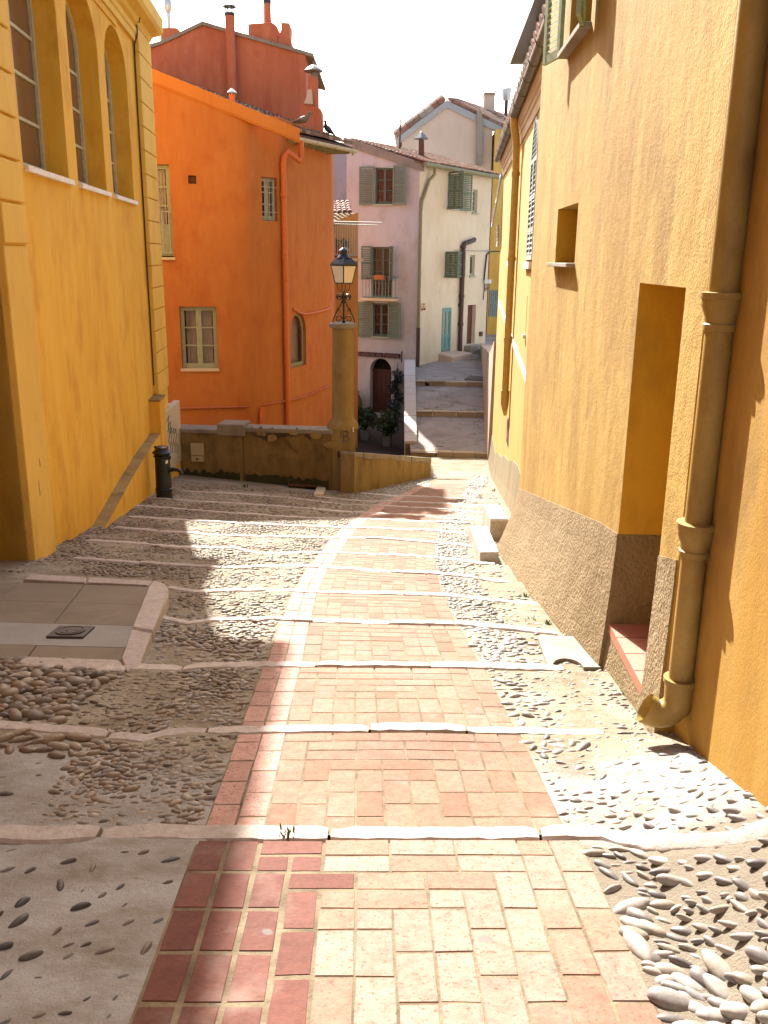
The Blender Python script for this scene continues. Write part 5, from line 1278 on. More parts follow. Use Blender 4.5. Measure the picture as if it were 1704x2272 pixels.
mb.add([a_ + Vector((0, 0, -.0)), a_ + sd * .084, a_ + sd * .06 - Vector((0, 0, .06)), a_ - Vector((0, 0, .084)), a_ - sd * .06 - Vector((0, 0, .06)), a_ - sd * .084], [(0, 1, 2, 3, 4, 5)])
mb.build('trough', M['zinc_p'], gt, smooth=30)
for t in (.3, .62, .9):
    p = a_.lerp(b_, t); mb = MB(); mb.tube([p + sd * .089 * math.cos(a) + Vector((0, 0, .089 * math.sin(a))) for a in [math.pi + math.pi * k / 8 for k in range(9)]], .010, 5); mb.build('joint', M['zinc_p'], gt)
mb = MB(); mb.tube([b_ - d_ * .1, b_ - d_ * .1 + Vector((0, 0, -.14))], [.05, .045], 8); mb.build('outlet', M['zinc_p'], gt)
# windows
o = casement(ora, F1, wu0 + .01, wu1 - .01, wz0 + .01, wz1 - .01, -.10, M['greygreen'], rows=3, leaves=2, fw=.085, mw=.035, cur=M['curtain'])
mb = MB(); mb.pbox(F1, wu0 - .03, wu1 + .02, wz0 - .06, wz0 + .004, -.16, .05); mb.build('sill', M['trim'], o, bevel=.006)
backing(ora, F1, rect(wu0, wu1, wz0, wz1), -.26)
o = casement(ora, F1, fu0 + .01, fu1 - .01, fz0 + .62, fz1 - .01, -.10, M['greygreen'], rows=3, leaves=2, fw=.085, mw=.03, cur=M['curtain'])
mb = MB(); mb.pbox(F1, fu0 + .01, fu1 - .01, fz0 + .03, fz0 + .62, -.15, -.10); mb.build('lower_panel', M['greygreen'], o)
mb = MB(); mb.pbox(F1, fu0 - .03, fu1 + .04, fz0 - .06, fz0 + .004, -.16, .06); mb.build('sill', M['trim'], o, bevel=.006)
backing(ora, F1, rect(fu0, fu1, fz0, fz1), -.26)
mb = MB()
for k in range(8): u = fu0 + .06 + (fu1 - fu0 - .12) * k / 7; mb.tube([F1.p(u, fz0 + .08, .0), F1.p(u, fz0 + 1.0, .0)], .009, 6)
for z in (fz0 + .1, fz0 + 1.0): mb.tube([F1.p(fu0, z, .0), F1.p(fu1, z, .0)], .013, 6)
mb.build('railing', M['rail'], ora)
backing(ora, F1, rect(vt[0][0], vt[1][0], vt[1][1], vt[0][1]), -.06, M['rust'], 'vent')
o = casement(ora, F2, bu0 + .01, bu1 - .01, bz0 + .01, bz1 - .01, -.10, M['greygreen'], rows=3, leaves=2, fw=.075, mw=.03, cur=M['curtain_r'])
backing(ora, F2, rect(bu0, bu1, bz0, bz1), -.26)
mb = MB()
for t in (.2, .5, .8): u = bu0 + (bu1 - bu0) * t; mb.tube([F2.p(u, bz0 + .02, -.02), F2.p(u, bz1 - .02, -.02)], .009, 6)
for t in (.2, .78): z = bz0 + (bz1 - bz0) * t; mb.tube([F2.p(bu0 - .03, z, -.02), F2.p(bu1 + .03, z, -.02)], .009, 6)
mb.build('window_bars', M['rail'], ora)
o = casement(ora, F3, au0 + .005, au1 - .005, az0 + .005, azs, -.08, M['oliveframe'], rows=1, leaves=1, fw=.075, gl=M['glass'], arch=azt - .005)
backing(ora, F3, arch_poly(au0, au1, az0, azs, azt), -.24, M['gable'])
# pipes and conduits on the facade
def fpath(px, py, d=.06):
    """a point on the folded facade as seen in the survey"""
    if px < 560: return F1.p(*F1.uz(px, py, d), d)
    if px < 632: return F2.p(*F2.uz(px, py, d), d)
    return F3.p(*F3.uz(px, py, d), d)
def mkpipe(name, label, pts, r, mat, cat='pipe', extra=None):
    t = thing(name, label, cat, pts[-1]); mb = MB(); mb.tube(pts, r, 10); mb.build('pipe', mat, t, smooth=50); return t
pcor = P2 + (F2.n + F3.n).normalized() * .075
def cz(px, py): 
    r = ray(px, py); return (CAM + r * (pcor.y / r.y)).z
t = mkpipe('downpipe', 'orange painted downpipe with a bent top on the orange house', [g0 + d_ * .12 + Vector((0, 0, -.06)), g0 + d_ * .12 + Vector((0, 0, -.32)), g0 + d_ * .06 + Vector((0, 0, -.52)), pcor + Vector((.10, .12, cz(650, 335))), pcor + Vector((.02, .02, cz(637, 350))), pcor + Vector((0, 0, cz(632, 365))), pcor + Vector((0, 0, cz(634, 500))), pcor + Vector((0, 0, cz(640, 935) - 1.4))], .068, M['pipe_o'], 'downpipe')
for py in (432, 622, 806):
    mb = MB(); z = cz(635, py); mb.tube([pcor + Vector((0, 0, z - .04)), pcor + Vector((0, 0, z + .04))], .082, 12); mb.build('collar', M['pipe_o'], t, smooth=40)
mkpipe('conduit', 'thin dark red conduit sweeping round the foot of the orange house', [fpath(a, b, .03) for a, b in ((395, 906), (450, 905), (540, 903), (590, 898), (631, 890), (640, 889), (670, 882), (700, 870), (733, 854))], .026, M['red'], 'conduit')
mkpipe('conduit', 'orange conduit over the arched window of the orange house', [fpath(a, b, .03) for a, b in ((650, 685), (662, 693), (676, 697), (700, 694), (722, 688), (734, 683))], .026, M['pipe_o'], 'conduit')
mkpipe('standpipe', 'short orange pipe stub rising behind the parapet', [fpath(581, 905, .06), fpath(581, 920, .06), fpath(581, 950, .06)], .06, M['pipe_o'], 'pipe')

# ================================================================== RED HOUSE behind
PH = Plane((-4.5, 26.5), 90)
rd = thing('red_house', 'dull red gabled house rising behind the orange house, several chimneys on its roof', 'house', (-4.5, 28, -5))
def c1(x, y): return (300 + x * .31344, y * .31344)
rp_ = [c1(-60, 400), c1(175, 322), c1(300, 266), c1(390, 222), c1(480, 180), c1(740, 258), c1(1100, 360), c1(1262, 408)]
ol = [PH.uz(*p) for p in rp_]; ue = PH.uz(*c1(1206, 470))[0]; print('red', ol)
ol[0] = (ol[0][0] - 3, ol[0][1] - .8)
body_ol = [(ol[0][0], -6), (ue, -6), (ue, np.interp(ue, [p[0] for p in ol], [p[1] for p in ol]))] + ol[::-1][1:]
mb = MB(); mb.facade(PH, body_ol); mb.body(PH, body_ol, 5.0); mb.build('wall', M['red'], rd)
mb = MB()
for (a, b) in zip(ol[:-1], ol[1:]):
    mb.hexa([PH.p(a[0], a[1], .07), PH.p(b[0], b[1], .07), PH.p(b[0], b[1] + .09, .07), PH.p(a[0], a[1] + .09, .07), PH.p(a[0], a[1], -5), PH.p(b[0], b[1], -5), PH.p(b[0], b[1] + .09, -5), PH.p(a[0], a[1] + .09, -5)])
mb.build('roof', M['capstone'], rd)
def hp(x, y, d=0.0): return PH.uz(*c1(x, y), d)
def chim(name, pts, d0, d1, mat): mb = MB(); mb.prism(PH, [hp(*p) for p in pts], d0, d1); return mb.build(name, mat, rd, bevel=.01)
ck = chim('chimney', [(175, 345), (300, 345), (300, 262), (311, 232), (300, 200), (280, 192), (178, 192)], -.9, -.05, M['red'])
def vpipe(par, x, y0, y1, wpx, d, mat, name, flare=0):
    a, b = hp(x, y0, d), hp(x, y1, d); r = wpx * .31344 * 26.2 / 1985 / 2; c = PH.p(a[0], 0, d); mb = MB(); mb.lathe((c.x, c.y, 0), [(r * (1 + flare), a[1]), (r, b[1])], 14); return mb.build(name, mat, par, smooth=40), c, r, b[1], a[1]
o, c, r, zt_, _ = vpipe(ck, 240, 195, 95, 24, -.4, M['metal_pale'], 'flue')
mb = MB(); ra = r * 2.1; mb.lathe((c.x, c.y, 0), [(r, zt_), (ra, zt_ + .1), (ra * 1.05, zt_ + .28), (ra * .75, zt_ + .34)], 10); mb.build('cowl', M['metal_pale'], ck, smooth=30)
o, c, r, zt_, zb_3 = vpipe(rd, 688, 700, 108, 62, .22, M['red'], 'chimney')
mb = MB(); mb.lathe((c.x, c.y, 0), [(r * 1.0, zt_ - .02), (r * 1.08, zt_ + .0), (r * 1.08, zt_ + .05), (r * .9, zt_ + .06)], 16)
for k in range(4): a = math.pi / 2 * k + .6; mb.tube([(c.x + r * .85 * math.cos(a), c.y + r * .85 * math.sin(a), zt_), (c.x + r * .85 * math.cos(a), c.y + r * .85 * math.sin(a), zt_ + .2)], .02, 5)
mb.lathe((c.x, c.y, 0), [(r * 1.45, zt_ + .19), (r * 1.2, zt_ + .23), (.02, zt_ + .27)], 14); mb.build('cowl', M['black'], o)
cc = chim('chimney', [(795, 270), (1003, 330), (1003, 250), (1001, 180), (975, 158), (960, 150), (797, 162)], -1.0, -.1, M['red'])
o, c, r, zt_, _ = vpipe(cc, 937, 160, 25, 46, -.5, M['red'], 'chimney_pot', .1)
mb = MB(); mb.lathe((c.x, c.y, 0), [(r * 1.15, zt_), (r * 1.15, zt_ + .18), (r * .8, zt_ + .2)], 14); mb.build('rim', M['black'], cc)
chim('chimney', [(985, 335), (1100, 372), (1098, 280), (1086, 255), (1088, 152), (1026, 148), (1030, 195), (1012, 240), (1003, 275), (985, 280)], -.9, -.15, M['red'])
a, b = hp(788, 270, -.3), hp(786, -60, -.3); mb = MB(); mb.tube([PH.p(a[0], a[1], -.3), PH.p(a[0], b[1], -.3)], .018, 5); o = mb.build('antenna_mast', M['zinc'], smooth=40); recentre(o); tag(o, 'thin grey antenna mast on the red gabled house', 'antenna')
# little roof vent with a white cone behind the orange verge
vv = F1.p(*F1.uz(300 + 685 * .31344, 690 * .31344, -.5), -.5); vt_ = thing('roof_vent', 'tiny white topped roof vent peeping over the orange verge', 'roof vent', vv)
mb = MB(); mb.lathe((vv.x, vv.y, vv.z), [(.07, -.5), (.07, .06), (.06, .065)], 10); mb.build('stub', M['pipe_o'], vt_); mb = MB(); mb.lathe((vv.x, vv.y, vv.z), [(.115, .09), (.11, .11), (.015, .19)], 12); mb.lathe((vv.x, vv.y, vv.z), [(.03, .05), (.03, .1)], 6); mb.build('cone', M['metal_pale'], vt_)
# corner chimney of the orange house with a mushroom cowl
YK = 24.6
def kp(x, y): return at_y(*c1(x, y), YK)
PK = Plane((kp(1240, 800).x, YK), 90); ku = lambda x, y: PK.uz(*c1(x, y))
ch = MB(); ch.prism(PK, [ku(1160, 960), (ku(1325, 960)[0], ku(1325, 960)[1]), ku(1318, 775), ku(1285, 752), ku(1170, 738)], -.7, 0); cko = ch.build('chimney', M['red'], ora, bevel=.015)
mb = MB(); mb.prism(PK, [ku(1195, 740), ku(1258, 742), ku(1255, 690), ku(1250, 640), ku(1225, 640), ku(1215, 690)], -.02, .12); mb.build('chimney_horn', M['gable'], cko, bevel=.01)
mb = MB(); a = ku(1253, 755); b = ku(1253, 530); wv = abs(ku(1216, 600)[0] - ku(1291, 600)[0]) / 2; c = PK.p(a[0], 0, -.3); mb.lathe((c.x, c.y, 0), [(wv, a[1] - .1), (wv, b[1] - .08), (wv * .93, b[1])], 16); mb.build('pot', M['red'], cko, smooth=40)
mb = MB(); t_ = ku(1265, 488); mb.lathe((c.x + .04, c.y, 0), [(.075, b[1] - .02), (.07, t_[1])], 8); mb.lathe((c.x + .02, c.y, 0), [(.06, t_[1] - .03), (.235, t_[1] - .01), (.24, t_[1] + .015), (.15, t_[1] + .09), (.06, t_[1] + .14), (.02, t_[1] + .16), (.012, t_[1] + .24)], 18); mb.build('cowl', M['zinc'], cko, smooth=30)
# pigeons
def pigeon(name, label, p, yaw, s, mat, rear=0.0):
    o = thing(name, label, 'bird', p); mb = MB(); f = Vector((math.cos(yaw), math.sin(yaw), 0)); z = Vector((0, 0, 1)); ti = rear
    def q(a, b): return Vector(p) + f * (a * math.cos(ti) - (b - .1) * math.sin(ti)) * s + z * ((b - .1) * math.cos(ti) + a * math.sin(ti) + .1) * s
    pts = [q(-.22, .075), q(-.16, .085), q(-.10, .10), (q(-.04, .115)), q(.03, .13), q(.08, .155), q(.10, .19), q(.112, .222), q(.13, .238), q(.150, .238), q(.170, .228), q(.188, .222)]
    mb.tube(pts, [.012 * s, .022 * s, .042 * s, .060 * s, .066 * s, .050 * s, .033 * s, .028 * s, .031 * s, .026 * s, .010 * s, .003 * s], 12); mb.build('body', mat, o, smooth=80)
    for sd in (-1, 1):
        side = Vector((-f.y, f.x, 0)) * sd * s
        mb = MB(); mb.tube([q(.0, .07) + side * .02, q(.0, .0) + side * .02 - z * .0], .006 * s, 5); mb.tube([q(-.015, .0) + side * .02, q(.03, .0) + side * .02], .005 * s, 5); mb.build('leg', M['terracotta'], o)
        mb = MB(); mb.tube([q(.05, .14) + side * .052, q(-.03, .125) + side * .062, q(-.12, .10) + side * .04, q(-.19, .085) + side * .015], [.012 * s, .030 * s, .022 * s, .004 * s], 8); mb.build('wing', mat, o, smooth=80)
def roofpt(px, py, Y): return at_y(px, py, Y)
pigeon('pigeon', 'brown grey pigeon sitting by the chimney foot on the orange house roof', at_y(672, 281, 23.3), R(0), 1.25, M['bird2'], .0)
pigeon('pigeon', 'black pigeon upright against the sky on the orange house roof', at_y(727, 299.5, 24.6), R(160), 1.15, M['bird'], .45)

# ================================================================== FAR LANE
def lane_mat():
    m = M['farstreet'].copy(); m.name = 'cracked_lane_cement'; nt = m.node_tree; b = nt.nodes['Principled BSDF']; col = b.inputs['Base Color'].links[0].from_socket
    pos = N(nt, 'ShaderNodeNewGeometry').outputs['Position']; nz_ = N(nt, 'ShaderNodeTexNoise', Scale=1.6, Detail=5.0); nt.links.new(pos, nz_.inputs['Vector'])
    sc_ = N(nt, 'ShaderNodeVectorMath', operation='SCALE'); nt.links.new(nz_.outputs['Color'], sc_.inputs[0]); sc_.inputs['Scale'].default_value = .9
    ad = N(nt, 'ShaderNodeVectorMath', operation='ADD'); nt.links.new(pos, ad.inputs[0]); nt.links.new(sc_.outputs[0], ad.inputs[1])
    vo = N(nt, 'ShaderNodeTexVoronoi', Scale=.42, feature='DISTANCE_TO_EDGE'); nt.links.new(ad.outputs[0], vo.inputs['Vector'])
    mr = N(nt, 'ShaderNodeMapRange'); mr.inputs['From Min'].default_value = .010; mr.inputs['From Max'].default_value = .004; nt.links.new(vo.outputs['Distance'], mr.inputs['Value'])
    v2 = N(nt, 'ShaderNodeTexVoronoi', Scale=.55); nt.links.new(ad.outputs[0], v2.inputs['Vector']); rp2 = N(nt, 'ShaderNodeSeparateColor'); nt.links.new(v2.outputs['Color'], rp2.inputs[0])
    c = mixc(nt, rp2.outputs[0], col, mixc(nt, 1.0, col, (.72, .70, .66), mode='MULTIPLY'), .5)
    nt.links.new(mixc(nt, mr.outputs[0], c, (.08, .07, .06), .7), b.inputs['Base Color']); return m
M['lane_cement'] = lane_mat()
zA, y0 = -3.93, 25.0
RIS = [(25.4, -3.80, 29.4, -3.42), (29.4, -3.27, 33.2, -2.93), (33.2, -2.78, 52, -2.28)]
def lane_left(y): return 1.3 + (y - 25) * .02
def lane_right(y): return float(np.interp(y, [24.5, 25.6, 29.2, 33, 37.5, 46], [2.95, 2.98, 3.28, 3.7, 4.35, 5.6]))
for k, (ya, za_, yb_, zb_2) in enumerate(RIS):
    xs = np.linspace(-1.6 if k == 2 else .6, 1, 2)
    yy = np.arange(ya, yb_ + .2, .25); mb = MB(); nx = 24
    for y in yy:
        for i in range(nx + 1):
            x = (.75 + .0 * k) + (lane_right(y) + .5 - .75) * i / nx if k < 2 else .9 + (lane_right(y) + 1.5 - .9) * i / nx
            z = za_ + (zb_2 - za_) * min(1.0, (y - ya) / (min(yb_, 42) - ya)) + noise.noise((x * 1.2, y * 1.2, k)) * .02
            mb.v.append(Vector((x, y, z)))
    ny = len(yy); mb.f = [[j * (nx + 1) + i, j * (nx + 1) + i + 1, (j + 1) * (nx + 1) + i + 1, (j + 1) * (nx + 1) + i] for j in range(ny - 1) for i in range(nx)]
    tag(mb.build('lane', M['lane_cement'], smooth=40), 'grey cement tread of the lane rising beyond the low point of the street', kind='structure')
    # riser of rough stones
    mb = MB(); x = .75; xe = lane_right(ya) + .3; rg = np.random.default_rng(40 + k)
    while x < xe:
        L = rg.uniform(.45, .85); t = np.array([.42, .33, .19]) * rg.uniform(.8, 1.15)
        zt_ = za_ + .012 + rg.uniform(-.005, .012); yo = ya + .03 * math.sin(x * 2) + (x - 2) * (-.06)
        mb.hexa([(x + .01, yo, zt_ - .4), (x + L - .01, yo - .03, zt_ - .4), (x + L - .01, yo + .2, zt_ - .4), (x + .01, yo + .2, zt_ - .4), (x + .012, yo + .01, zt_), (x + L - .012, yo - .02, zt_), (x + L - .012, yo + .2, zt_ + .01), (x + .012, yo + .2, zt_ + .01)]); mb.c += [(*t, 1)] * 8; x += L
    tag(mb.build('step_edging', M['stone'], bevel=.025), 'row of rough stones facing a rising step of the lane', kind='structure')
def lane_z(y):
    for ya, za_, yb_, zb_2 in RIS:
        if ya <= y < yb_: return za_ + (zb_2 - za_) * min(1.0, (y - ya) / (min(yb_, 42) - ya))
    return zA
def lanepx(px, py):
    r = ray(px, py); y = 26.0
    for _ in range(400):
        q = CAM + r * (y / r.y)
        if q.z <= lane_z(y): return q
        y += .05
    return q
def cover(lab, quad, mat, h=.03):
    P = [lanepx(*p) for p in quad]; mb = MB(); up = Vector((0, 0, h)); mb.hexa([p - up for p in P] + [p + up for p in P]); o = mb.build('manhole_cover', mat, bevel=.005); recentre(o); return tag(o, lab, 'manhole cover')
cover('large dark square manhole cover on the upper tread of the lane', [(1030, 843), (1071, 846), (1079, 838), (1043, 834)], M['cast'])
cover('small dark manhole cover below the brown door of the cream house', [(1026, 793), (1044, 797.5), (1056, 794), (1040, 791)], M['cast'])
cover('pale brown rectangular cover on the lowest tread of the lane', [(961, 1001.5), (984, 1002), (984, 992), (961, 991.5)], M['capstone'])
cover('small dark drain opening at the left end of the upper stone riser', [(943, 855), (952, 855), (952, 846), (943, 846)], M['dark'], .02)

# courtyard in front of the pink house, lower than the lane
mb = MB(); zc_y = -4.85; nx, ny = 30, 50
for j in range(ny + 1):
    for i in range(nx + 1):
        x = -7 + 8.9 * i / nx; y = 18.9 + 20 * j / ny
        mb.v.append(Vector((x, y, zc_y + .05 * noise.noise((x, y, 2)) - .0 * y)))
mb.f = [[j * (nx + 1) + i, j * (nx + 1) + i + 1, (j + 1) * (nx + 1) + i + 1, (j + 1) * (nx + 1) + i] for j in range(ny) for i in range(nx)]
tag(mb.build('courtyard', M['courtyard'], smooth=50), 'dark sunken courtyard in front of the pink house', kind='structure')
g = MB(); g.add([(-400, -300, -9), (400, -300, -9), (400, 500, -9), (-400, 500, -9)], [(0, 1, 2, 3)]); tag(g.build('ground', M['farstreet']), 'ground under the town', kind='structure')

# ================================================================== PINK AND CREAM HOUSE
yC0 = 36.5; c0_ = at_y(925, 700, yC0); C0 = (c0_.x, yC0)
PPk = Plane(C0, -66); PCr = Plane(C0, 34)
pk = thing('pink_cream_house', 'three storey house, one side pale pink and the other cream, with green shutters', 'house', (C0[0], C0[1], -4.8))
eL, eM = PPk.uz(769, 312), PPk.uz(918, 362); uPl = PPk.uz(769, 400)[0]
slp = (eL[1] - eM[1]) / (eL[0] - eM[0]); zc_e = eM[1] - slp * eM[0]
eE = PCr.uz(1100, 388); ucE = PCr.uz(1087, 500)[0]
print('pink', eL, eM, zc_e, 'cream', eE, ucE, PCr.p(ucE, 0))
zE = zc_e
def R4(pl, x0, x1, y0, y1):  # rectangle read from four picture edges
    a = [pl.uz(x0, y0), pl.uz(x1, y0), pl.uz(x0, y1), pl.uz(x1, y1)]
    return sorted([(a[0][0] + a[2][0]) / 2, (a[1][0] + a[3][0]) / 2]) + sorted([(a[2][1] + a[3][1]) / 2, (a[0][1] + a[1][1]) / 2])
w1 = R4(PPk, 831, 873, 371, 453); w2 = R4(PPk, 824, 871, 548, 660); w3 = R4(PPk, 826, 862, 673, 747)
pxs = lambda x: 780 + x * .1176; pys = lambda y: 760 + y * .1176
ad = R4(PPk, pxs(345), pxs(748), pys(530), pys(1345)); adt = PPk.uz(pxs(545), pys(300))[1]
print(w1, w2, w3, ad, adt)
ol = [(0, -6), (uPl, -6), (uPl, zE + slp * uPl), (0, zE)]
mb = MB(); mb.facade(PPk, ol, [rect(*w1), rect(*w2), rect(*w3), arch_poly(ad[0], ad[1], ad[2], ad[3], adt)], [.18, .18, .18, .35]); 
mb.build('pink_wall', M['pink'], pk)
crx = lambda x: 720 + x * .28933; cry = lambda y: 180 + y * .28933
lx5 = lambda x: 900 + x * .28926; ly5 = lambda y: 480 + y * .28926
cw1 = R4(PCr, 993, 1016, 386, 463); cw2 = R4(PCr, crx(1135), crx(1172), cry(832), cry(1010)); cw3 = R4(PCr, 986.5, 1007, 561, 613); cw4 = R4(PCr, crx(1115), crx(1152), cry(1335), cry(1493))
td = R4(PCr, 980, 1000, 683, 780); bd = R4(PCr, lx5(472), lx5(535), ly5(680), ly5(980))
print('cream', cw1, cw2, cw3, cw4, td, bd)
ol2 = [(0, -6), (ucE, -6), (ucE, zE - .02), (0, zE)]
mb = MB(); mb.facade(PCr, ol2, [rect(*cw1), rect(*cw2), rect(*cw3), rect(*cw4), rect(*td), rect(*bd)], [.16, .14, .16, .2, .06, .22])
bk1 = PPk.p(uPl, 0, -9); bk2 = PCr.p(ucE, 0) + Vector((-6, 5, 0)); e_a, e_b = PPk.p(uPl, 0), PCr.p(ucE, 0)
lst = [e_b, bk2, bk1, e_a]
mb.add([Vector((p.x, p.y, -6)) for p in lst] + [Vector((p.x, p.y, zE)) for p in lst], [(i, i + 1, 5 + i, 4 + i) for i in range(3)])
mb.build('cream_wall', M['cream'], pk)
# verge and roof
mb = MB(); mb.prism(PPk, [(-.1, zE - .22), (uPl + .1, zE + slp * (uPl + .1) - .22), (uPl + .1, zE + slp * (uPl + .1) + .10), (-.1, zE + .10)], -.2, .06); mb.build('verge', M['capstone'], pk)
A, B = PCr.p(-.05, zE + .08, .28), PCr.p(ucE + .25, zE + .08, .28)
up_dir = PPk.u * uPl; D_ = PPk.p(uPl, zE + slp * uPl + .06, -.15); Cc = B + (D_ - A)
mb = MB(); tile_roof(mb, A, B, Cc, D_, 40, 22, lift=.04); mb.build('roof', M['tile'], pk)
mb = MB(); mb.tube([PCr.p(-.1, zE + .02, .30), PCr.p(ucE + .35, zE + .0, .30)], .085, 8); mb.build('eaves_gutter', M['pipe_g'], pk)
# pink windows
def pwin(w, cur, rows=3, ch=.05, pl=PPk, mat=None, leaves=2, nb=True):
    o = casement(pk, pl, w[0] + .01, w[1] - .01, w[2] + .01, w[3] - .01, -.09, mat or M['green_dk'], rows=rows, leaves=leaves, fw=.07, mw=.03, cur=cur)
    mb = MB(); mb.pbox(pl, w[0] - .05, w[1] + .05, w[2] - .06, w[2] + .003, -.14, .07); mb.build('sill', M['greygreen'], o); backing(pk, pl, rect(*w), -.22); return o
pwin(w1, M['curtain_r']); shutters(pk, PPk, w1[0], w1[1], w1[2] - .03, w1[3] + .04, M['green'], w=.62, ang=(14, 6), d=.03, slat=.07)
o = pwin(w2, M['curtain_p'], 4); shutters(pk, PPk, w2[0], w2[1], w2[2] + .7, w2[3] + .03, M['green'], w=.5, ang=(78, 60), d=.02, slat=.07)
mb = MB(); hh = w2[2] + (w2[3] - w2[2]) * .42
for k in range(11): u = w2[0] - .25 + (w2[1] - w2[0] + .5) * k / 10; mb.tube([PPk.p(u, w2[2] - .02, .28), PPk.p(u, hh, .28)], .014, 5)
for z in (w2[2] + .02, hh): mb.tube([PPk.p(w2[0] - .25, z, 0), PPk.p(w2[0] - .25, z, .28), PPk.p(w2[1] + .25, z, .28), PPk.p(w2[1] + .25, z, 0)], .018, 5)
mb.build('balcony_railing', M['rail_g'], pk)
mb = MB(); mb.pbox(PPk, w2[0] - .3, w2[1] + .3, w2[2] - .12, w2[2] - .03, -.05, .33); mb.build('balcony_slab', M['trim'], pk)
fb_ = R4(PPk, 840, 862, 618, 625); fbx = thing('flower_box', 'terracotta flower box hung on the small green balcony of the pink wall', 'flower box', PPk.p((fb_[0] + fb_[1]) / 2, hh - .1, .36))
mb = MB(); mb.pbox(PPk, fb_[0], fb_[1], hh - .12, hh + .06, .30, .46); mb.build('trough', M['terracotta'], fbx, bevel=.01)
mb = MB(); mb.pbox(PPk, fb_[0] + .02, fb_[1] - .02, hh + .03, hh + .07, .32, .44); mb.build('soil', M['courtyard'], fbx)
pwin(w3, M['curtain_r']); shutters(pk, PPk, w3[0], w3[1], w3[2] - .03, w3[3] + .04, M['green'], w=.60, ang=(10, 14), d=.03, slat=.07)
mb = MB(); mb.prism(PPk, rect(ad[0] + .01, ad[1] - .01, ad[2], ad[3]), -.34, -.28)
for k in range(1, 5): u = ad[0] + (ad[1] - ad[0]) * k / 5; mb.pbox(PPk, u - .015, u + .015, ad[2], ad[3] - .02, -.285, -.265)
mb.pbox(PPk, ad[0], ad[1], ad[3] - .05, ad[3] + .03, -.30, -.24); mb.build('door', M['brown_door'], pk); backing(pk, PPk, arch_poly(ad[0], ad[1], ad[2], ad[3], adt), -.36)
# sign board over the door
sg = [PPk.uz(pxs(135), pys(165)), PPk.uz(pxs(925), pys(215)), PPk.uz(pxs(925), pys(300)), PPk.uz(pxs(135), pys(245))]
su0, su1 = sg[1][0], sg[0][0]; sz1 = (sg[0][1] + sg[1][1]) / 2; sz0 = (sg[2][1] + sg[3][1]) / 2; print('sign', su0, su1, sz0, sz1)
sn = thing('shop_sign', 'long dark red sign board with worn lettering over the arched door of the pink house', 'sign', PPk.p((su0 + su1) / 2, sz0, .06))
mb = MB(); mb.pbox(PPk, su0, su1, sz0, sz1, .03, .07); mb.build('board', M['sign'], sn, bevel=.006)
cu_ = bpy.data.curves.new('lettering', 'FONT'); cu_.body = 'Galerie du Festival'; cu_.extrude = .006; cu_.size = 1.0
to = bpy.data.objects.new('tmp_text', cu_); COL.objects.link(to); bpy.context.view_layer.update()
me = bpy.data.meshes.new_from_object(to.evaluated_get(bpy.context.evaluated_depsgraph_get())); bpy.data.objects.remove(to)
xs_ = [v.co.x for v in me.vertices]; ys_ = [v.co.y for v in me.vertices]; wx = max(xs_) - min(xs_); sx_ = (su1 - su0) * .96 / wx; sy_ = (sz1 - sz0) * 1.25
mb = MB()
for v in me.vertices: mb.v.append(PPk.p(su1 - (su1 - su0) * .02 - (v.co.x - min(xs_)) * sx_, sz0 + .03 + v.co.y * sy_, .078 + v.co.z))
mb.f = [list(p.vertices) for p in me.polygons]; mb.build('lettering', M['letters'], sn)
mb = MB(); a = PPk.uz(pxs(966), pys(160)); b = PPk.uz(pxs(966), pys(370)); mb.tube([PPk.p(a[0], b[1], .1), PPk.p(a[0], a[1], .1)], .025, 6); mb.build('side_post', M['sign'], sn)
hs = R4(PPk, pxs(800), pxs(920), pys(715), pys(795)); hsn = thing('hanging_sign', 'small black sign plate among the climber right of the arched door', 'sign', PPk.p(hs[0], hs[2], .2))
mb = MB(); mb.pbox(PPk, hs[0], hs[1], hs[2], hs[3], .18, .21); mb.build('plate', M['black'], hsn); mb = MB(); mb.tube([PPk.p(hs[0] + .05, hs[3], .195), PPk.p(hs[0] + .05, hs[3], 0)], .012, 5); mb.build('arm', M['black'], hsn)
# cream windows
o = pwin(cw1, M['curtain_w'], 3, pl=PCr, mat=M['green']); shutters(pk, PCr, cw1[0], cw1[1], cw1[2] - .05, cw1[3] + .05, M['green'], w=.85, ang=(75, 10), d=.03, slat=.07)
pwin(cw2, M['curtain_w'], 4, pl=PCr, mat=M['greygreen'], leaves=1)
pwin(cw3, M['curtain_w'], 3, pl=PCr, mat=M['green']); shutters(pk, PCr, cw3[0], cw3[1], cw3[2] - .05, cw3[3] + .05, M['green'], w=.72, ang=(75, 8), d=.03, slat=.07)
pwin(cw4, None, 1, pl=PCr, mat=M['greygreen'], leaves=1)
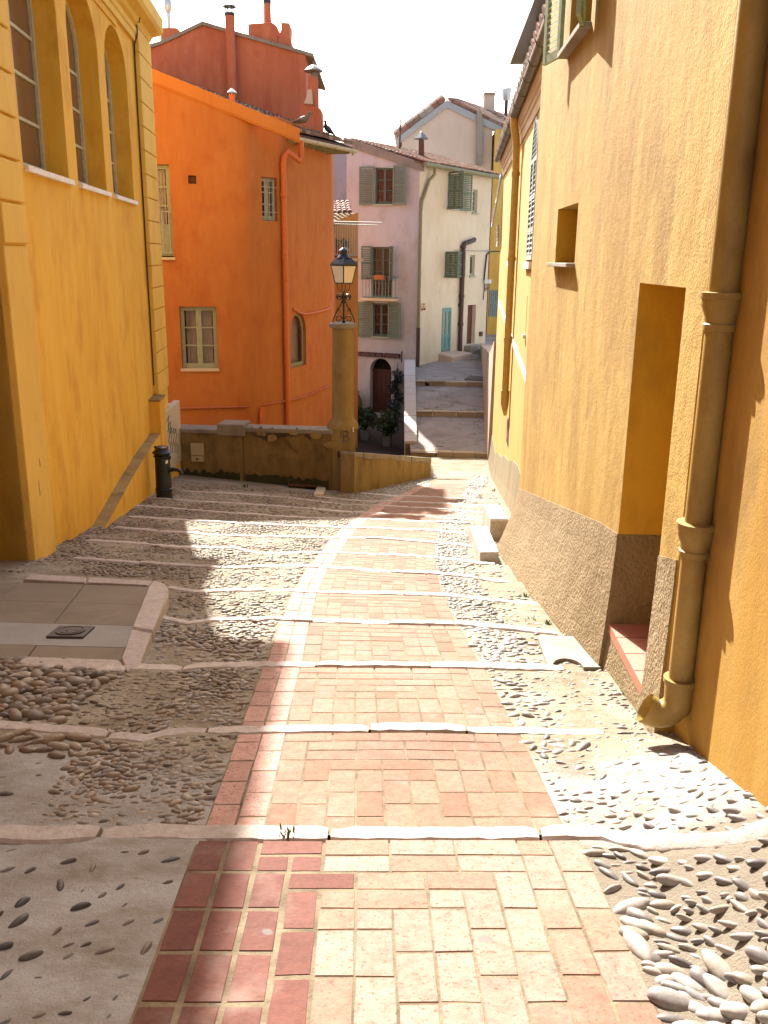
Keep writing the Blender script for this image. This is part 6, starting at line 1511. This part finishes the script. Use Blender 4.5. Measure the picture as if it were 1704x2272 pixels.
# teal door
mb = MB(); u0, u1, z0_, z1_ = td; f = .09
mb.pbox(PCr, u0 + .005, u0 + f, z0_, z1_ - .005, -.06, .02); mb.pbox(PCr, u1 - f, u1 - .005, z0_, z1_ - .005, -.06, .02); mb.pbox(PCr, u0 + f, u1 - f, z1_ - f * 1.3, z1_ - .005, -.06, .018)
zm_ = z0_ + (z1_ - z0_) * .36; um = (u0 + u1) / 2
for a, b in ((u0 + f, um - .006), (um + .006, u1 - f)):
    mb.pbox(PCr, a, a + .06, z0_ + .02, z1_ - f * 1.3, -.05, -.005); mb.pbox(PCr, b - .06, b, z0_ + .02, z1_ - f * 1.3, -.05, -.005); mb.pbox(PCr, a + .06, b - .06, zm_ - .05, zm_ + .06, -.05, -.006); mb.pbox(PCr, a + .06, b - .06, z0_ + .02, z0_ + .16, -.05, -.006); mb.pbox(PCr, a + .06, b - .06, z0_ + .16, zm_ - .05, -.05, -.028); mb.pbox(PCr, a + .06, b - .06, z1_ - f * 1.3 - .07, z1_ - f * 1.3, -.05, -.007)
tdo = mb.build('teal_door', M['teal'], pk); mb = MB(); mb.prism(PCr, rect(u0 + f, u1 - f, zm_, z1_ - f * 1.3), -.055, -.04); mb.build('pane', M['greygreen'], tdo); backing(pk, PCr, rect(*td), -.06)
mb = MB(); mb.prism(PCr, rect(bd[0] + .005, bd[1] - .005, bd[2], bd[3] - .005), -.24, -.18); bdo = mb.build('brown_door', M['redbrown'], pk)
mb = MB(); p = PCr.p(bd[0] + .14, bd[2] + (bd[3] - bd[2]) * .46, -.15); mb.lathe((p.x, p.y, p.z), [(.01, -.03), (.035, 0), (.01, .03)], 8); mb.build('handle', M['metal_pale'], bdo)
# door steps
st = [lanepx(lx5(258), ly5(1130)), lanepx(lx5(400), ly5(1105))]
PS = lambda u, d: PCr.p(u, 0, d)
mb = MB(); mb.hexa([PCr.p(td[0] - .25, -3.4, .75), PCr.p(td[1] + .85, -3.4, .75), PCr.p(td[1] + .85, -3.4, -.02), PCr.p(td[0] - .25, -3.4, -.02), PCr.p(td[0] - .2, td[2] - .12, .68), PCr.p(td[1] + .8, td[2] - .10, .68), PCr.p(td[1] + .8, td[2] - .02, -.02), PCr.p(td[0] - .2, td[2] - .02, -.02)]); mb.build('door_step', M['gable'], pk, bevel=.05)
mb = MB(); zst = lane_z(37) + .12; mb.pbox(PCr, td[1] + .05, td[1] + .85, zst - .5, zst, .70, 1.15); mb.build('door_step', M['concrete'], pk, bevel=.04)
mb = MB(); mb.pbox(PCr, bd[0] - .2, bd[1] + .5, -3.0, bd[2] - .02, -.02, .35); mb.pbox(PCr, bd[0] + .1, bd[1] + 1.1, -3.0, bd[2] - .18, .35, .8); mb.build('door_step', M['concrete'], pk, bevel=.04)
# pipes, cable, boxes on the cream side
ud0 = PCr.uz(931, 600, .08)[0]; zbt = PCr.uz(928, 824, .08)[1]
dp = thing('downpipe', 'olive downpipe at the corner between the pink and the cream wall', 'downpipe', PCr.p(ud0, zbt, .08))
mb = MB(); ut = PCr.uz(962, 360, .2)[0]; mb.tube([PCr.p(ut, zE - .05, .28), PCr.p(ut, zE - .3, .25), PCr.p(ut - .15, zE - .5, .12), PCr.p(ud0 + .25, zE - 1.0, .09), PCr.p(ud0 + .05, zE - 1.3, .09), PCr.p(ud0, zE - 1.7, .08), PCr.p(ud0, zbt, .08)], .065, 10); mb.build('pipe', M['pipe_g'], dp, smooth=50)
mb = MB(); z = PCr.uz(929, 727, .08)[1]; mb.tube([PCr.p(ud0, z, .08), PCr.p(ud0, zbt - .02, .08)], .080, 10); mb.build('lower_pipe', M['pipe_b'], dp, smooth=50)
bp0 = PCr.uz(lx5(445), ly5(215), .1); bp1 = PCr.uz(lx5(408), ly5(1080), .1); bp2 = PCr.uz(lx5(540), ly5(178), .1)
bpp = thing('soil_pipe', 'dark brown soil pipe with a sloping top arm on the cream wall', 'pipe', PCr.p(bp1[0], bp1[1], .1))
mb = MB(); um_ = (bp0[0] + bp1[0]) / 2; mb.tube([PCr.p(bp2[0], bp2[1], .02), PCr.p(bp2[0] - .15, bp2[1] - .02, .1), PCr.p(um_ + .05, bp0[1] + .02, .12), PCr.p(um_, bp0[1] - .12, .12), PCr.p(um_, bp1[1] - .1, .12)], .095, 10); mb.build('pipe', M['pipe_b'], bpp, smooth=50)
for t in (.02, .45, .7): mb = MB(); z = bp0[1] + (bp1[1] - bp0[1]) * t; mb.tube([PCr.p(um_, z + .06, .12), PCr.p(um_, z - .06, .12)], .12, 10); mb.build('collar', M['pipe_b'], bpp, smooth=40)
pq = R4(PCr, lx5(115), lx5(150), ly5(665), ly5(722)); pl_ = thing('wall_plaque', 'small tan plaque with dark marks beside the olive downpipe', 'plaque', PCr.p(pq[0], pq[2], .02))
mb = MB(); mb.pbox(PCr, *pq, 0, .025); mb.build('plate', M['sign_tan'], pl_)
mb = MB(); w_, h_ = pq[1] - pq[0], pq[3] - pq[2]
for a, b, c, d in ((.35, .45, .72, .95), (.58, .68, .72, .95), (.42, .6, .42, .56), (.1, .4, .05, .3), (.5, .95, .05, .3)): mb.pbox(PCr, pq[0] + w_ * a, pq[0] + w_ * b, pq[2] + h_ * c, pq[2] + h_ * d, .024, .03)
mb.build('marks', M['sign'], pl_)
nb = R4(PCr, 1016.5, 1020, 673, 680); nbt = thing('house_number', 'tiny dark house number plate left of the brown soil pipe', 'number plate', PCr.p(nb[0], nb[2], .02)); mb = MB(); mb.pbox(PCr, *nb, 0, .025); mb.build('plate', M['paint_dk'], nbt)
lb = R4(PCr, lx5(562), lx5(578), ly5(885), ly5(918)); lbt = thing('letter_box', 'small dark letter box at the far edge of the cream wall', 'letter box', PCr.p(lb[0], lb[2], .02)); mb = MB(); mb.pbox(PCr, *lb, 0, .10); mb.build('body', M['redbrown'], lbt, bevel=.01); mb = MB(); mb.pbox(PCr, lb[0] + .03, lb[1] - .03, lb[3] - .1, lb[3] - .07, .09, .105); mb.build('slot', M['black'], lbt)
jb = R4(PCr, lx5(592), lx5(640), ly5(485), ly5(515)); jbt = thing('junction_box', 'pale electrical junction box with hanging cables at the edge of the cream wall', 'junction box', PCr.p(jb[0], jb[2], .05)); jm = (jb[0] + jb[1]) / 2
for a, b in ((jb[0], jm - .02), (jm + .02, jb[1])): mb = MB(); mb.pbox(PCr, a, b, jb[2], jb[3], 0, .12); mb.build('box', M['metal_pale'], jbt, bevel=.01)
mb = MB()
for k in range(3): mb.tube([PCr.p(jb[0] + .1 + .2 * k, jb[2] + .02, .08), PCr.p(jb[0] + .15 + .12 * k, jb[2] - .18, .14), PCr.p(jb[0] + .1, jb[2] - .2 - .06 * k, .06)], .014, 5)
mb.tube([PCr.p(jb[0] + .1, jb[2], .05), PCr.p(jb[0] + .06, jb[2] - .7, .03)], .02, 5); mb.build('cables', M['black'], jbt)
# ochre yellow house at the end of the lane
yE = 49.0; a = at_y(1060, 500, yE); PY = Plane((a.x, yE), 93)
ye = thing('ochre_end_house', 'ochre yellow house closing the lane, with one slatted green window', 'house', (a.x + 2, yE, -2.5))
zT = PY.uz(1095, 286)[1]; ww_ = R4(PY, lx5(637), lx5(705), ly5(565), ly5(770)); zp_ = PY.uz(1085, 744)[1]
uy0 = PY.uz(1086.5, 600)[0]; mb = MB(); ol = rect(uy0, 7, -5, zT); mb.facade(PY, ol, [rect(*ww_)], .1); mb.body(PY, ol, 6); mb.build('wall', M['yellow_far'], ye)
mb = MB(); louvre(mb, PY, ww_[0] + .02, (ww_[0] + ww_[1]) / 2 - .01, ww_[2], ww_[3], -.06, slat=.09, st=.08); louvre(mb, PY, (ww_[0] + ww_[1]) / 2 + .01, ww_[1] - .02, ww_[2], ww_[3], -.06, slat=.09, st=.08); mb.build('shutter', M['bluegrey2'], ye); backing(ye, PY, rect(*ww_), -.09)
mb = MB(); mb.pbox(PY, uy0, 7, -5, zp_, -.1, .05); mb.build('plinth', M['ochre_near'], ye)
mb = MB(); jx = PCr.p(jb[0], jb[3], .06); p1 = PCr.p(ucE - .05, PCr.uz(1078, 640)[1], .05)
q0 = at_y(1112, 558, 45); mb.tube([jx, PCr.p(jb[0] + .05, PCr.uz(1079, 600)[1], .06), PCr.p(jb[0] + .15, PCr.uz(1082, 566)[1], .06), PCr.p(jb[0] + .4, PCr.uz(1086, 558)[1], .08), q0], .035, 6)
o = mb.build('cable', M['black'], smooth=60); recentre(o); tag(o, 'thick black cable rising from the junction box and crossing to the right', 'cable')
s_ = [PCr.p(PCr.uz(lx5(370), 556, .1)[0], PCr.uz(lx5(370), ly5(262), .1)[1], .1), PCr.p(ucE, PCr.uz(1083, 557, .1)[1], .1)]; mb = MB(); mb.tube(s_, .012, 5); o = mb.build('wire', M['zinc'], smooth=60); recentre(o); tag(o, 'thin straight wire along the cream wall above its lower window', 'wire')
# beige gable house behind the tiled roof
yG = 50.0; a = at_y(900, 300, yG); PG = Plane((a.x, yG), 92)
gb_ = thing('gable_house', 'beige gabled house behind the pink roof, with a tiled slope and a chimney', 'house', (a.x + 2, yG, -3))
gp_ = lambda x, y: PG.uz(crx(x), cry(y))
pkk, lft, rgt = gp_(935, 160), gp_(560, 445), gp_(1380, 372)
ol = [(gp_(595, 445)[0], -5), (gp_(1290, 600)[0], -5), (gp_(1290, 350)[0], gp_(1290, 340)[1]), pkk, (gp_(595, 420)[0], gp_(595, 420)[1])]
mb = MB(); mb.facade(PG, ol); mb.body(PG, ol, 8); mb.build('wall', M['gable'], gb_)
mb = MB()
for (p, q) in ((lft, pkk), (pkk, rgt)):
    mb.prism(PG, [(p[0], p[1] - .28), (q[0], q[1] - .28), (q[0], q[1] + .06), (p[0], p[1] + .06)], -.3, .12)
mb.build('verge', M['verge'], gb_)
# right roof slope, turned towards the street
A, B = PG.p(rgt[0], rgt[1] + .05, .1), PG.p(rgt[0] + .6, rgt[1] + .3, -5)
D_, Cc = PG.p(pkk[0], pkk[1] + .08, .1), PG.p(gp_(1060, 150)[0], pkk[1] + .75, -5)
A2 = PG.p(rgt[0], rgt[1] + .05, .1); B2 = at_y(crx(1420), cry(285), yG + 5); C2 = at_y(crx(1005), cry(150), yG + 5)
mb = MB(); tile_roof(mb, A2, B2, C2, D_, 16, 26, lift=.04); mb.build('roof', M['tile'], gb_)
mb = MB(); A3, B3, C3, D3 = PG.p(lft[0], lft[1] + .05, .1), PG.p(lft[0], lft[1] + .05, -8), PG.p(pkk[0], pkk[1] + .08, -8), PG.p(pkk[0], pkk[1] + .08, .1); tile_roof(mb, A3, B3, C3, D3, 8, 8); mb.build('roof', M['tile'], gb_)
PG2 = Plane((a.x, yG + 4), 92); g2 = lambda x, y: PG2.uz(crx(x), cry(y))
mb = MB(); mb.prism(PG2, [g2(1213, 330), g2(1305, 330), g2(1303, 110), g2(1222, 110)], -.8, .3); o = mb.build('chimney', M['gable'], gb_, bevel=.02); mb = MB(); mb.prism(PG2, [g2(1218, 112), g2(1307, 112), g2(1305, 95), g2(1222, 95)], -.9, .4); mb.build('chimney_cap', M['capstone'], o)
a_ = g2(1392, 290); b_ = g2(1392, 130); c = PG2.p(a_[0], 0, -.2); mb = MB(); mb.lathe((c.x, c.y, 0), [(.10, a_[1] - .5), (.10, b_[1])], 10); o = mb.build('flue', M['pipe_b'], gb_, smooth=40); mb = MB(); mb.lathe((c.x, c.y, 0), [(.2, b_[1] - .1), (.25, b_[1] + .5), (.2, b_[1] + .55)], 4); mb.build('flue_cap', M['metal_pale'], o)
mb = MB(); mb.prism(PG, [gp_(1160, 640), gp_(1205, 650), gp_(1215, 420), gp_(1205, 235), gp_(1178, 215), gp_(1165, 250)], -.05, .28); mb.build('wall_pipe_stain', M['capstone'], gb_, bevel=.03)  # drain pipe staining on the gable, built as a raised strip
mb = MB(); mb.prism(PG, [gp_(1030, 165), gp_(1180, 200), gp_(1160, 178), gp_(1045, 140)], -3, -2); mb.build('ridge_hump', M['capstone'], gb_)
# chimney and antenna on the pink roof
PQ = Plane((c0_.x, 38.6), 90); k2 = lambda x, y: PQ.uz(crx(x), cry(y))
mb = MB(); mb.prism(PQ, [k2(720, 600), k2(765, 600), k2(764, 452), k2(722, 452)], -.5, .0); o = mb.build('chimney', M['redbrown'], pk, bevel=.01)
mb = MB(); c = PQ.p(k2(742, 450)[0], 0, -.25); z = k2(742, 430)[1]; mb.lathe((c.x, c.y, 0), [(.08, z - .4), (.08, z - .02)], 6); mb.lathe((c.x, c.y, 0), [(.30, z - .05), (.28, z - .01), (.05, z + .22), (.02, z + .24)], 4); mb.build('cowl', M['zinc'], o)
a_ = k2(578, 480); b_ = k2(580, -20); c = PQ.p(a_[0], 0, -.5); mb = MB(); mb.tube([PQ.p(a_[0], a_[1] - .6, -.5), PQ.p(a_[0], k2(578, 280)[1], -.5)], .04, 6); mb.tube([PQ.p(a_[0], k2(578, 280)[1], -.5), PQ.p(b_[0], b_[1], -.5)], .012, 5)
for y in (345, 360): mb.tube([PQ.p(a_[0] - .3, k2(578, y)[1], -.5), PQ.p(a_[0] + .1, k2(578, y)[1], -.5)], .012, 5)
o = mb.build('antenna_mast', M['black'], smooth=50); recentre(o); tag(o, 'thin black antenna mast on the tiled roof of the pink house', 'antenna')

# ---- faded orange lean-to house with the balcony, between the orange and the pink house
YB = 31.0
lo_ = thing('balcony_house', 'small faded orange house with a barred balcony, half hidden by the bright orange house', 'house', (-3.0, YB + 1, -4.8))
a = at_y(793, 600, YB); PB_ = Plane((a.x, YB), -92)    # u to the left
bq = lambda x, y: (715 + x * .09043, 420 + y * .09043)
r_t = PB_.uz(*bq(885, 560)); r_b = PB_.uz(*bq(390, 790)); rs = (r_t[1] - r_b[1]) / (r_t[0] - r_b[0])
zbal = PB_.uz(*bq(600, 1690))[1]; zrail = PB_.uz(*bq(600, 850))[1]; print('balcony', r_t, r_b, rs, zbal, zrail)
u_r = PB_.uz(*bq(885, 700))[0]
ol = [(u_r, -6), (3.2, -6), (3.2, r_t[1] + rs * (3.2 - r_t[0])), (u_r, r_t[1])]
mb = MB(); mb.facade(PB_, ol); mb.body(PB_, ol, 3.5); mb.build('wall', M['small_orange'], lo_)
mb = MB(); A, B = PB_.p(3.0, r_t[1] + rs * (3.0 - r_t[0]) + .03, .25), PB_.p(3.0, r_t[1] + rs * (3.0 - r_t[0]) + .03, -3.5); D_, Cc = PB_.p(u_r - .05, r_t[1] + .05, .25), PB_.p(u_r - .05, r_t[1] + .05, -3.5)
A2, B2, C2, D2 = PB_.p(3.0, r_t[1] - .62, .35), PB_.p(u_r + .75, r_t[1] - .36, .30), PB_.p(u_r + .1, r_t[1] - .02, -1.5), PB_.p(3.0, r_t[1] - .10, -1.5)
tile_roof(mb, A2, B2, C2, D2, 16, 6, lift=.03, col=(.30, .20, .10)); mb.build('roof', M['tile'], lo_)
mb = MB(); A2, B2, C2, D2 = PB_.p(3.0, r_t[1] - .05, -1.6), PB_.p(u_r + .2, r_t[1] + .05, -1.6), PB_.p(u_r + .3, r_t[1] + .50, -3.2), PB_.p(3.0, r_t[1] + .40, -3.2); tile_roof(mb, A2, B2, C2, D2, 16, 5, lift=.03, col=(.22, .11, .08)); mb.build('upper_roof', M['tile'], lo_)
DB_ = .9
mb = MB(); mb.pbox(PB_, u_r - .15, 3.2, zbal - .09, zbal, 0, DB_ + .1); mb.build('balcony_slab', M['trim'], lo_)
mb = MB(); n_ = 20
for k in range(n_ + 1): u = u_r + .05 + (1.55) * k / n_; mb.tube([PB_.p(u, zbal + .1, DB_), PB_.p(u, zrail, DB_)], .016, 5)
for z in (zbal + .1, zrail): mb.tube([PB_.p(u_r + .05, z, 0), PB_.p(u_r + .05, z, DB_), PB_.p(3.0, z, DB_)], .022, 5)
mb.build('balcony_railing', M['rail'], lo_)
mb = MB(); mb.tube([PB_.p(u_r - .75, zrail + .02, DB_), PB_.p(2.2, zrail + .05, DB_ + .02)], .02, 5); mb.tube([PB_.p(u_r - .6, zrail - .06, DB_ - .1), PB_.p(2.2, zrail - .0, DB_ - .1)], .016, 5); o = mb.build('clothes_pole', M['rail'], smooth=50); recentre(o); tag(o, 'pale horizontal poles reaching out over the top of the balcony bars', 'pole')
def leaves(mb, c, r, n, s, seed, flat=1.0):
    rg = np.random.default_rng(seed)
    for _ in range(n):
        d = rg.normal(0, 1, 3); d /= np.linalg.norm(d); rr = r * rg.uniform(.25, 1) ** .6 * (.75 + .35 * noise.noise(tuple(d * 1.8 + seed)))
        p = Vector(c) + Vector((d[0] * rr, d[1] * rr, d[2] * rr * flat)); a = Vector(rg.normal(0, 1, 3)).normalized(); b = a.orthogonal().normalized(); w = s * rg.uniform(.6, 1.3)
        mb.add([p, p + a * w * .5 + b * w * .25, p + a * w, p + a * w * .5 - b * w * .25], [(0, 1, 2, 3)])
for k, (t, h, r_, lab) in enumerate(((.12, .30, .14, 'orange terracotta pot with white flowers at the right end of the balcony'), (.42, .34, .15, 'second terracotta pot on the balcony floor, left of the white flowered one'), (.80, .30, .17, 'dark balcony pot with a bushy dark plant'), (1.05, .36, .16, 'dark balcony pot with a tall climbing stem near the orange house'))):
    u = u_r + .3 + t; c = PB_.p(u, zbal, DB_ - .25); po = thing('plant_pot', lab, 'plant pot', c, 'plant pots on the barred balcony')
    mb = MB(); mb.lathe(c, [(r_ * .65, 0), (r_ * .95, h - .05), (r_ * 1.08, h - .05), (r_ * 1.08, h), (r_ * .9, h), (r_ * .85, h - .04)], 14); mb.build('pot', M['terracotta'] if k < 2 else M['cast'], po, smooth=40)
    mb = MB(); leaves(mb, c + Vector((0, 0, h + .14)), .2, 90, .10, 60 + k, .8)
    if k == 3: [leaves(mb, c + Vector((.05 * math.sin(j), 0, h + .3 + .16 * j)), .12, 26, .10, 70 + j) for j in range(5)]
    mb.build('foliage', M['leaf'], po)
    mb = MB(); mb.tube([c + Vector((0, 0, h - .05)), c + Vector((0, 0, h + .3 + (.7 if k == 3 else 0)))], .012, 5); mb.build('stem', M['redbrown'], po)
# thin red conduit beside the lantern, on that wall
cpx = at_y(739, 640, YB); 
t = mkpipe('conduit', 'thin orange red pipe running down beside the street lantern', [at_y(739, 520, YB - 1.1), at_y(739.5, 600, YB - 1.1), at_y(741, 688, YB - 1.1)], .05, M['pipe_o'], 'pipe')
# grey wall of a house behind
gw = at_y(765, 400, 43); PGW = Plane((gw.x + .6, 43), -90); zgw = PGW.uz(745, 341)[1]
gh = thing('grey_house', 'grey rendered house wall glimpsed between the orange eaves and the pink wall', 'house', (gw.x - 2, 43, -4)); mb = MB(); ol = rect(-1, 8, -6, zgw + .3); mb.facade(PGW, ol); mb.body(PGW, ol, 4); mb.build('wall', M['greywall'], gh); mb = MB(); mb.pbox(PGW, -1.1, 8, zgw + .3, zgw + .45, -4, .15); mb.build('roof', M['capstone'], gh)

# ---- coped wall between courtyard and lane
zn, zf = at_y(912, 978, 26.2).z, at_y(908, 797, 36.3).z
xa = [at_y(897, 978, 26.2), at_y(925, 978, 26.2), at_y(921, 797, 36.3), at_y(897, 797, 36.3)]
print('ramp wall', xa, zn, zf)
rw = thing('ramp_wall', 'narrow wall with a broad pale coping, sloping up between the dark courtyard and the lane', 'wall', (xa[0].x, 26.2, -4.8))
mb = MB(); i_ = .03
mb.hexa([(xa[0].x + i_, 26.2 + i_, -6), (xa[1].x - i_, 26.2 + i_, -6), (xa[2].x - i_, 36.3, -6), (xa[3].x + i_, 36.3, -6), (xa[0].x + i_, 26.2 + i_, zn - .06), (xa[1].x - i_, 26.2 + i_, zn - .06), (xa[2].x - i_, 36.3, zf - .06), (xa[3].x + i_, 36.3, zf - .06)]); mb.build('wall', M['old_light'], rw)
mb = MB(); n_ = 12
for k in range(n_):
    q = [xa[0].lerp(xa[3], (k + .004) / n_), xa[1].lerp(xa[2], (k + .004) / n_), xa[1].lerp(xa[2], (k + .985) / n_), xa[0].lerp(xa[3], (k + .985) / n_)]
    dz = RNG.uniform(-.008, .008); q = [p + Vector((0, 0, dz)) for p in q]; mb.hexa([p - Vector((0, 0, .09)) for p in q] + q)
mb.build('coping', M['white_top'], rw, bevel=.012)
mb = MB(); c = Vector(((xa[0].x + xa[1].x) / 2, 26.225, at_y(909, 984, 26.2).z)); mb.v = [c + Vector((.055 * math.cos(a), 0, .05 * math.sin(a))) for a in [2 * math.pi * k / 14 for k in range(14)]] + [c + Vector((.055 * math.cos(a), -.012, .05 * math.sin(a))) for a in [2 * math.pi * k / 14 for k in range(14)]]; mb.f = [list(range(14, 28))[::-1]] + [[k, (k + 1) % 14, 14 + (k + 1) % 14, 14 + k] for k in range(14)]; mb.v = [v + Vector((0, -.0, 0)) for v in mb.v]
mb.build('orange_spot', M['paint_or'], rw)
# courtyard plants and urn
def crt(px, py, z=zc_y): return at_z(px, py, z)
for k, (px, py, wpx, lab) in enumerate(((810, 976, 22, 'pale green square planter with a leafy shrub, the nearer the lamp column'), (859, 990, 22, 'pale green square planter with a leafy shrub, the nearer the sloping coped wall'))):
    c = crt(px, py); s_ = wpx * c.y * 1.05 / 1985 / 2
    po = thing('planter', lab, 'planter', c, 'green planters in the courtyard'); ang = R(30)
    mb = MB(); mb.lathe(c, [(s_ * .95, 0), (s_ * 1.1, s_ * 2.1), (s_ * .95, s_ * 2.1), (s_ * .9, s_ * 1.95)], 4, rot=ang); mb.build('box', M['planter'], po)
    mb = MB(); leaves(mb, c + Vector((0, 0, s_ * 2.1 + .45)), .55, 420, .16, 90 + k, 1.0); mb.build('foliage', M['leaf'], po)
    mb = MB()
    for j in range(5): mb.tube([c + Vector((0, 0, s_ * 1.9)), c + Vector((.25 * math.cos(j * 1.3), .25 * math.sin(j * 1.3), s_ * 2.1 + .6))], [.02, .006], 5)
    mb.build('stems', M['redbrown'], po)
c = PPk.p(PPk.uz(pxs(105), pys(1300))[0], zc_y, .55); ur = thing('clay_urn', 'big brown clay urn beside the arched door of the pink house', 'urn', c)
mb = MB(); mb.lathe(c, [(.22, 0), (.36, .15), (.47, .45), (.45, .72), (.33, .98), (.28, 1.04), (.33, 1.10), (.33, 1.14), (.27, 1.15)], 24); mb.build('body', M['urn'], ur, smooth=50)
mb = MB(); mb.lathe(c, [(.27, 1.12), (.26, 1.13), (.02, 1.13)], 16); mb.build('inside', M['dark'], ur)
cb_ = PPk.p(ad[0] - .25, zc_y, .3); cl_ = thing('climbing_plant', 'dark climbing plant growing up the right jamb of the arched door', 'climbing plant', cb_)
mb = MB(); [leaves(mb, PPk.p(ad[0] - .30 + .12 * math.sin(j * 1.7), zc_y + .25 + .24 * j, .2), .34 - .012 * j, 90, .12, 120 + j) for j in range(8)]; mb.build('foliage', M['leaf_d'], cl_)
mb = MB(); mb.tube([PPk.p(ad[0] - .25, zc_y, .1), PPk.p(ad[0] - .2, zc_y + 1.2, .1), PPk.p(ad[0] - .32, zc_y + 2.4, .08)], [.03, .02, .01], 6); mb.build('stem', M['redbrown'], cl_)

# weeds in the joints along the walls
mb = MB(); rg = np.random.default_rng(5)
def tuft(x, y, z, n, s):
    for _ in range(n):
        a = rg.uniform(0, 6.28); l = s * rg.uniform(.5, 1.3); d = Vector((math.cos(a) * .6, math.sin(a) * .6, rg.uniform(.5, 1))).normalized(); b = Vector((-math.sin(a), math.cos(a), 0)); p = Vector((x + rg.normal(0, .02), y + rg.normal(0, .02), z))
        mb.add([p - b * l * .1, p + b * l * .1, p + d * l * .6 + b * l * .12, p + d * l, p + d * l * .6 - b * l * .12], [(0, 1, 2, 3, 4)])
for px, py, s in ((1215, 1380, .05), (1412, 1545, .05), (1432, 1575, .05), (1395, 1535, .04), (1170, 1320, .04), (640, 1856, .035), (185, 1626, .04), (222, 1628, .035), (1447, 1600, .06), (1458, 1610, .05), (120, 1275, .03), (1180, 1372, .03), (560, 1088, .08), (545, 1080, .08), (1120, 1150, .06), (1105, 1120, .06), (1095, 1090, .06)):
    p = gpx(px, py); tuft(p.x, p.y, g1(p.x, p.y), 14, s)
tag(mb.build('weeds', M['weed']), 'small green weeds sprouting in joints along the walls and steps', 'weeds', kind='stuff')

# ================================================================== LIGHT
SUN_AZ, SUN_EL = -14.8, 37.5
sun = bpy.data.lights.new('sun', 'SUN'); sun.energy = 5.0; sun.angle = R(.53); sun.color = (1.0, .95, .87)
so = bpy.data.objects.new('sun', sun); COL.objects.link(so)
sd = Vector((math.sin(R(SUN_AZ)) * math.cos(R(SUN_EL)), math.cos(R(SUN_AZ)) * math.cos(R(SUN_EL)), math.sin(R(SUN_EL))))
so.rotation_euler = sd.to_track_quat('Z', 'Y').to_euler(); so.location = sd * 50
w = bpy.data.worlds.new('World'); S.world = w; w.use_nodes = True; nt = w.node_tree
sk = nt.nodes.new('ShaderNodeTexSky'); sk.sky_type = 'NISHITA'; sk.sun_disc = False; sk.sun_elevation = R(SUN_EL); sk.sun_rotation = R(SUN_AZ); sk.dust_density = 3.0; sk.air_density = 1.0; sk.ozone_density = 1.0
bg = nt.nodes['Background']; nt.links.new(sk.outputs[0], bg.inputs[0]); bg.inputs[1].default_value = .125
S.view_settings.view_transform = 'Standard'; S.view_settings.look = 'None'; S.view_settings.gamma = 1; S.view_settings.exposure = 1.92
S.cycles.max_bounces = 10; S.cycles.diffuse_bounces = 6; S.cycles.transparent_max_bounces = 12
S.cycles.use_denoising = True
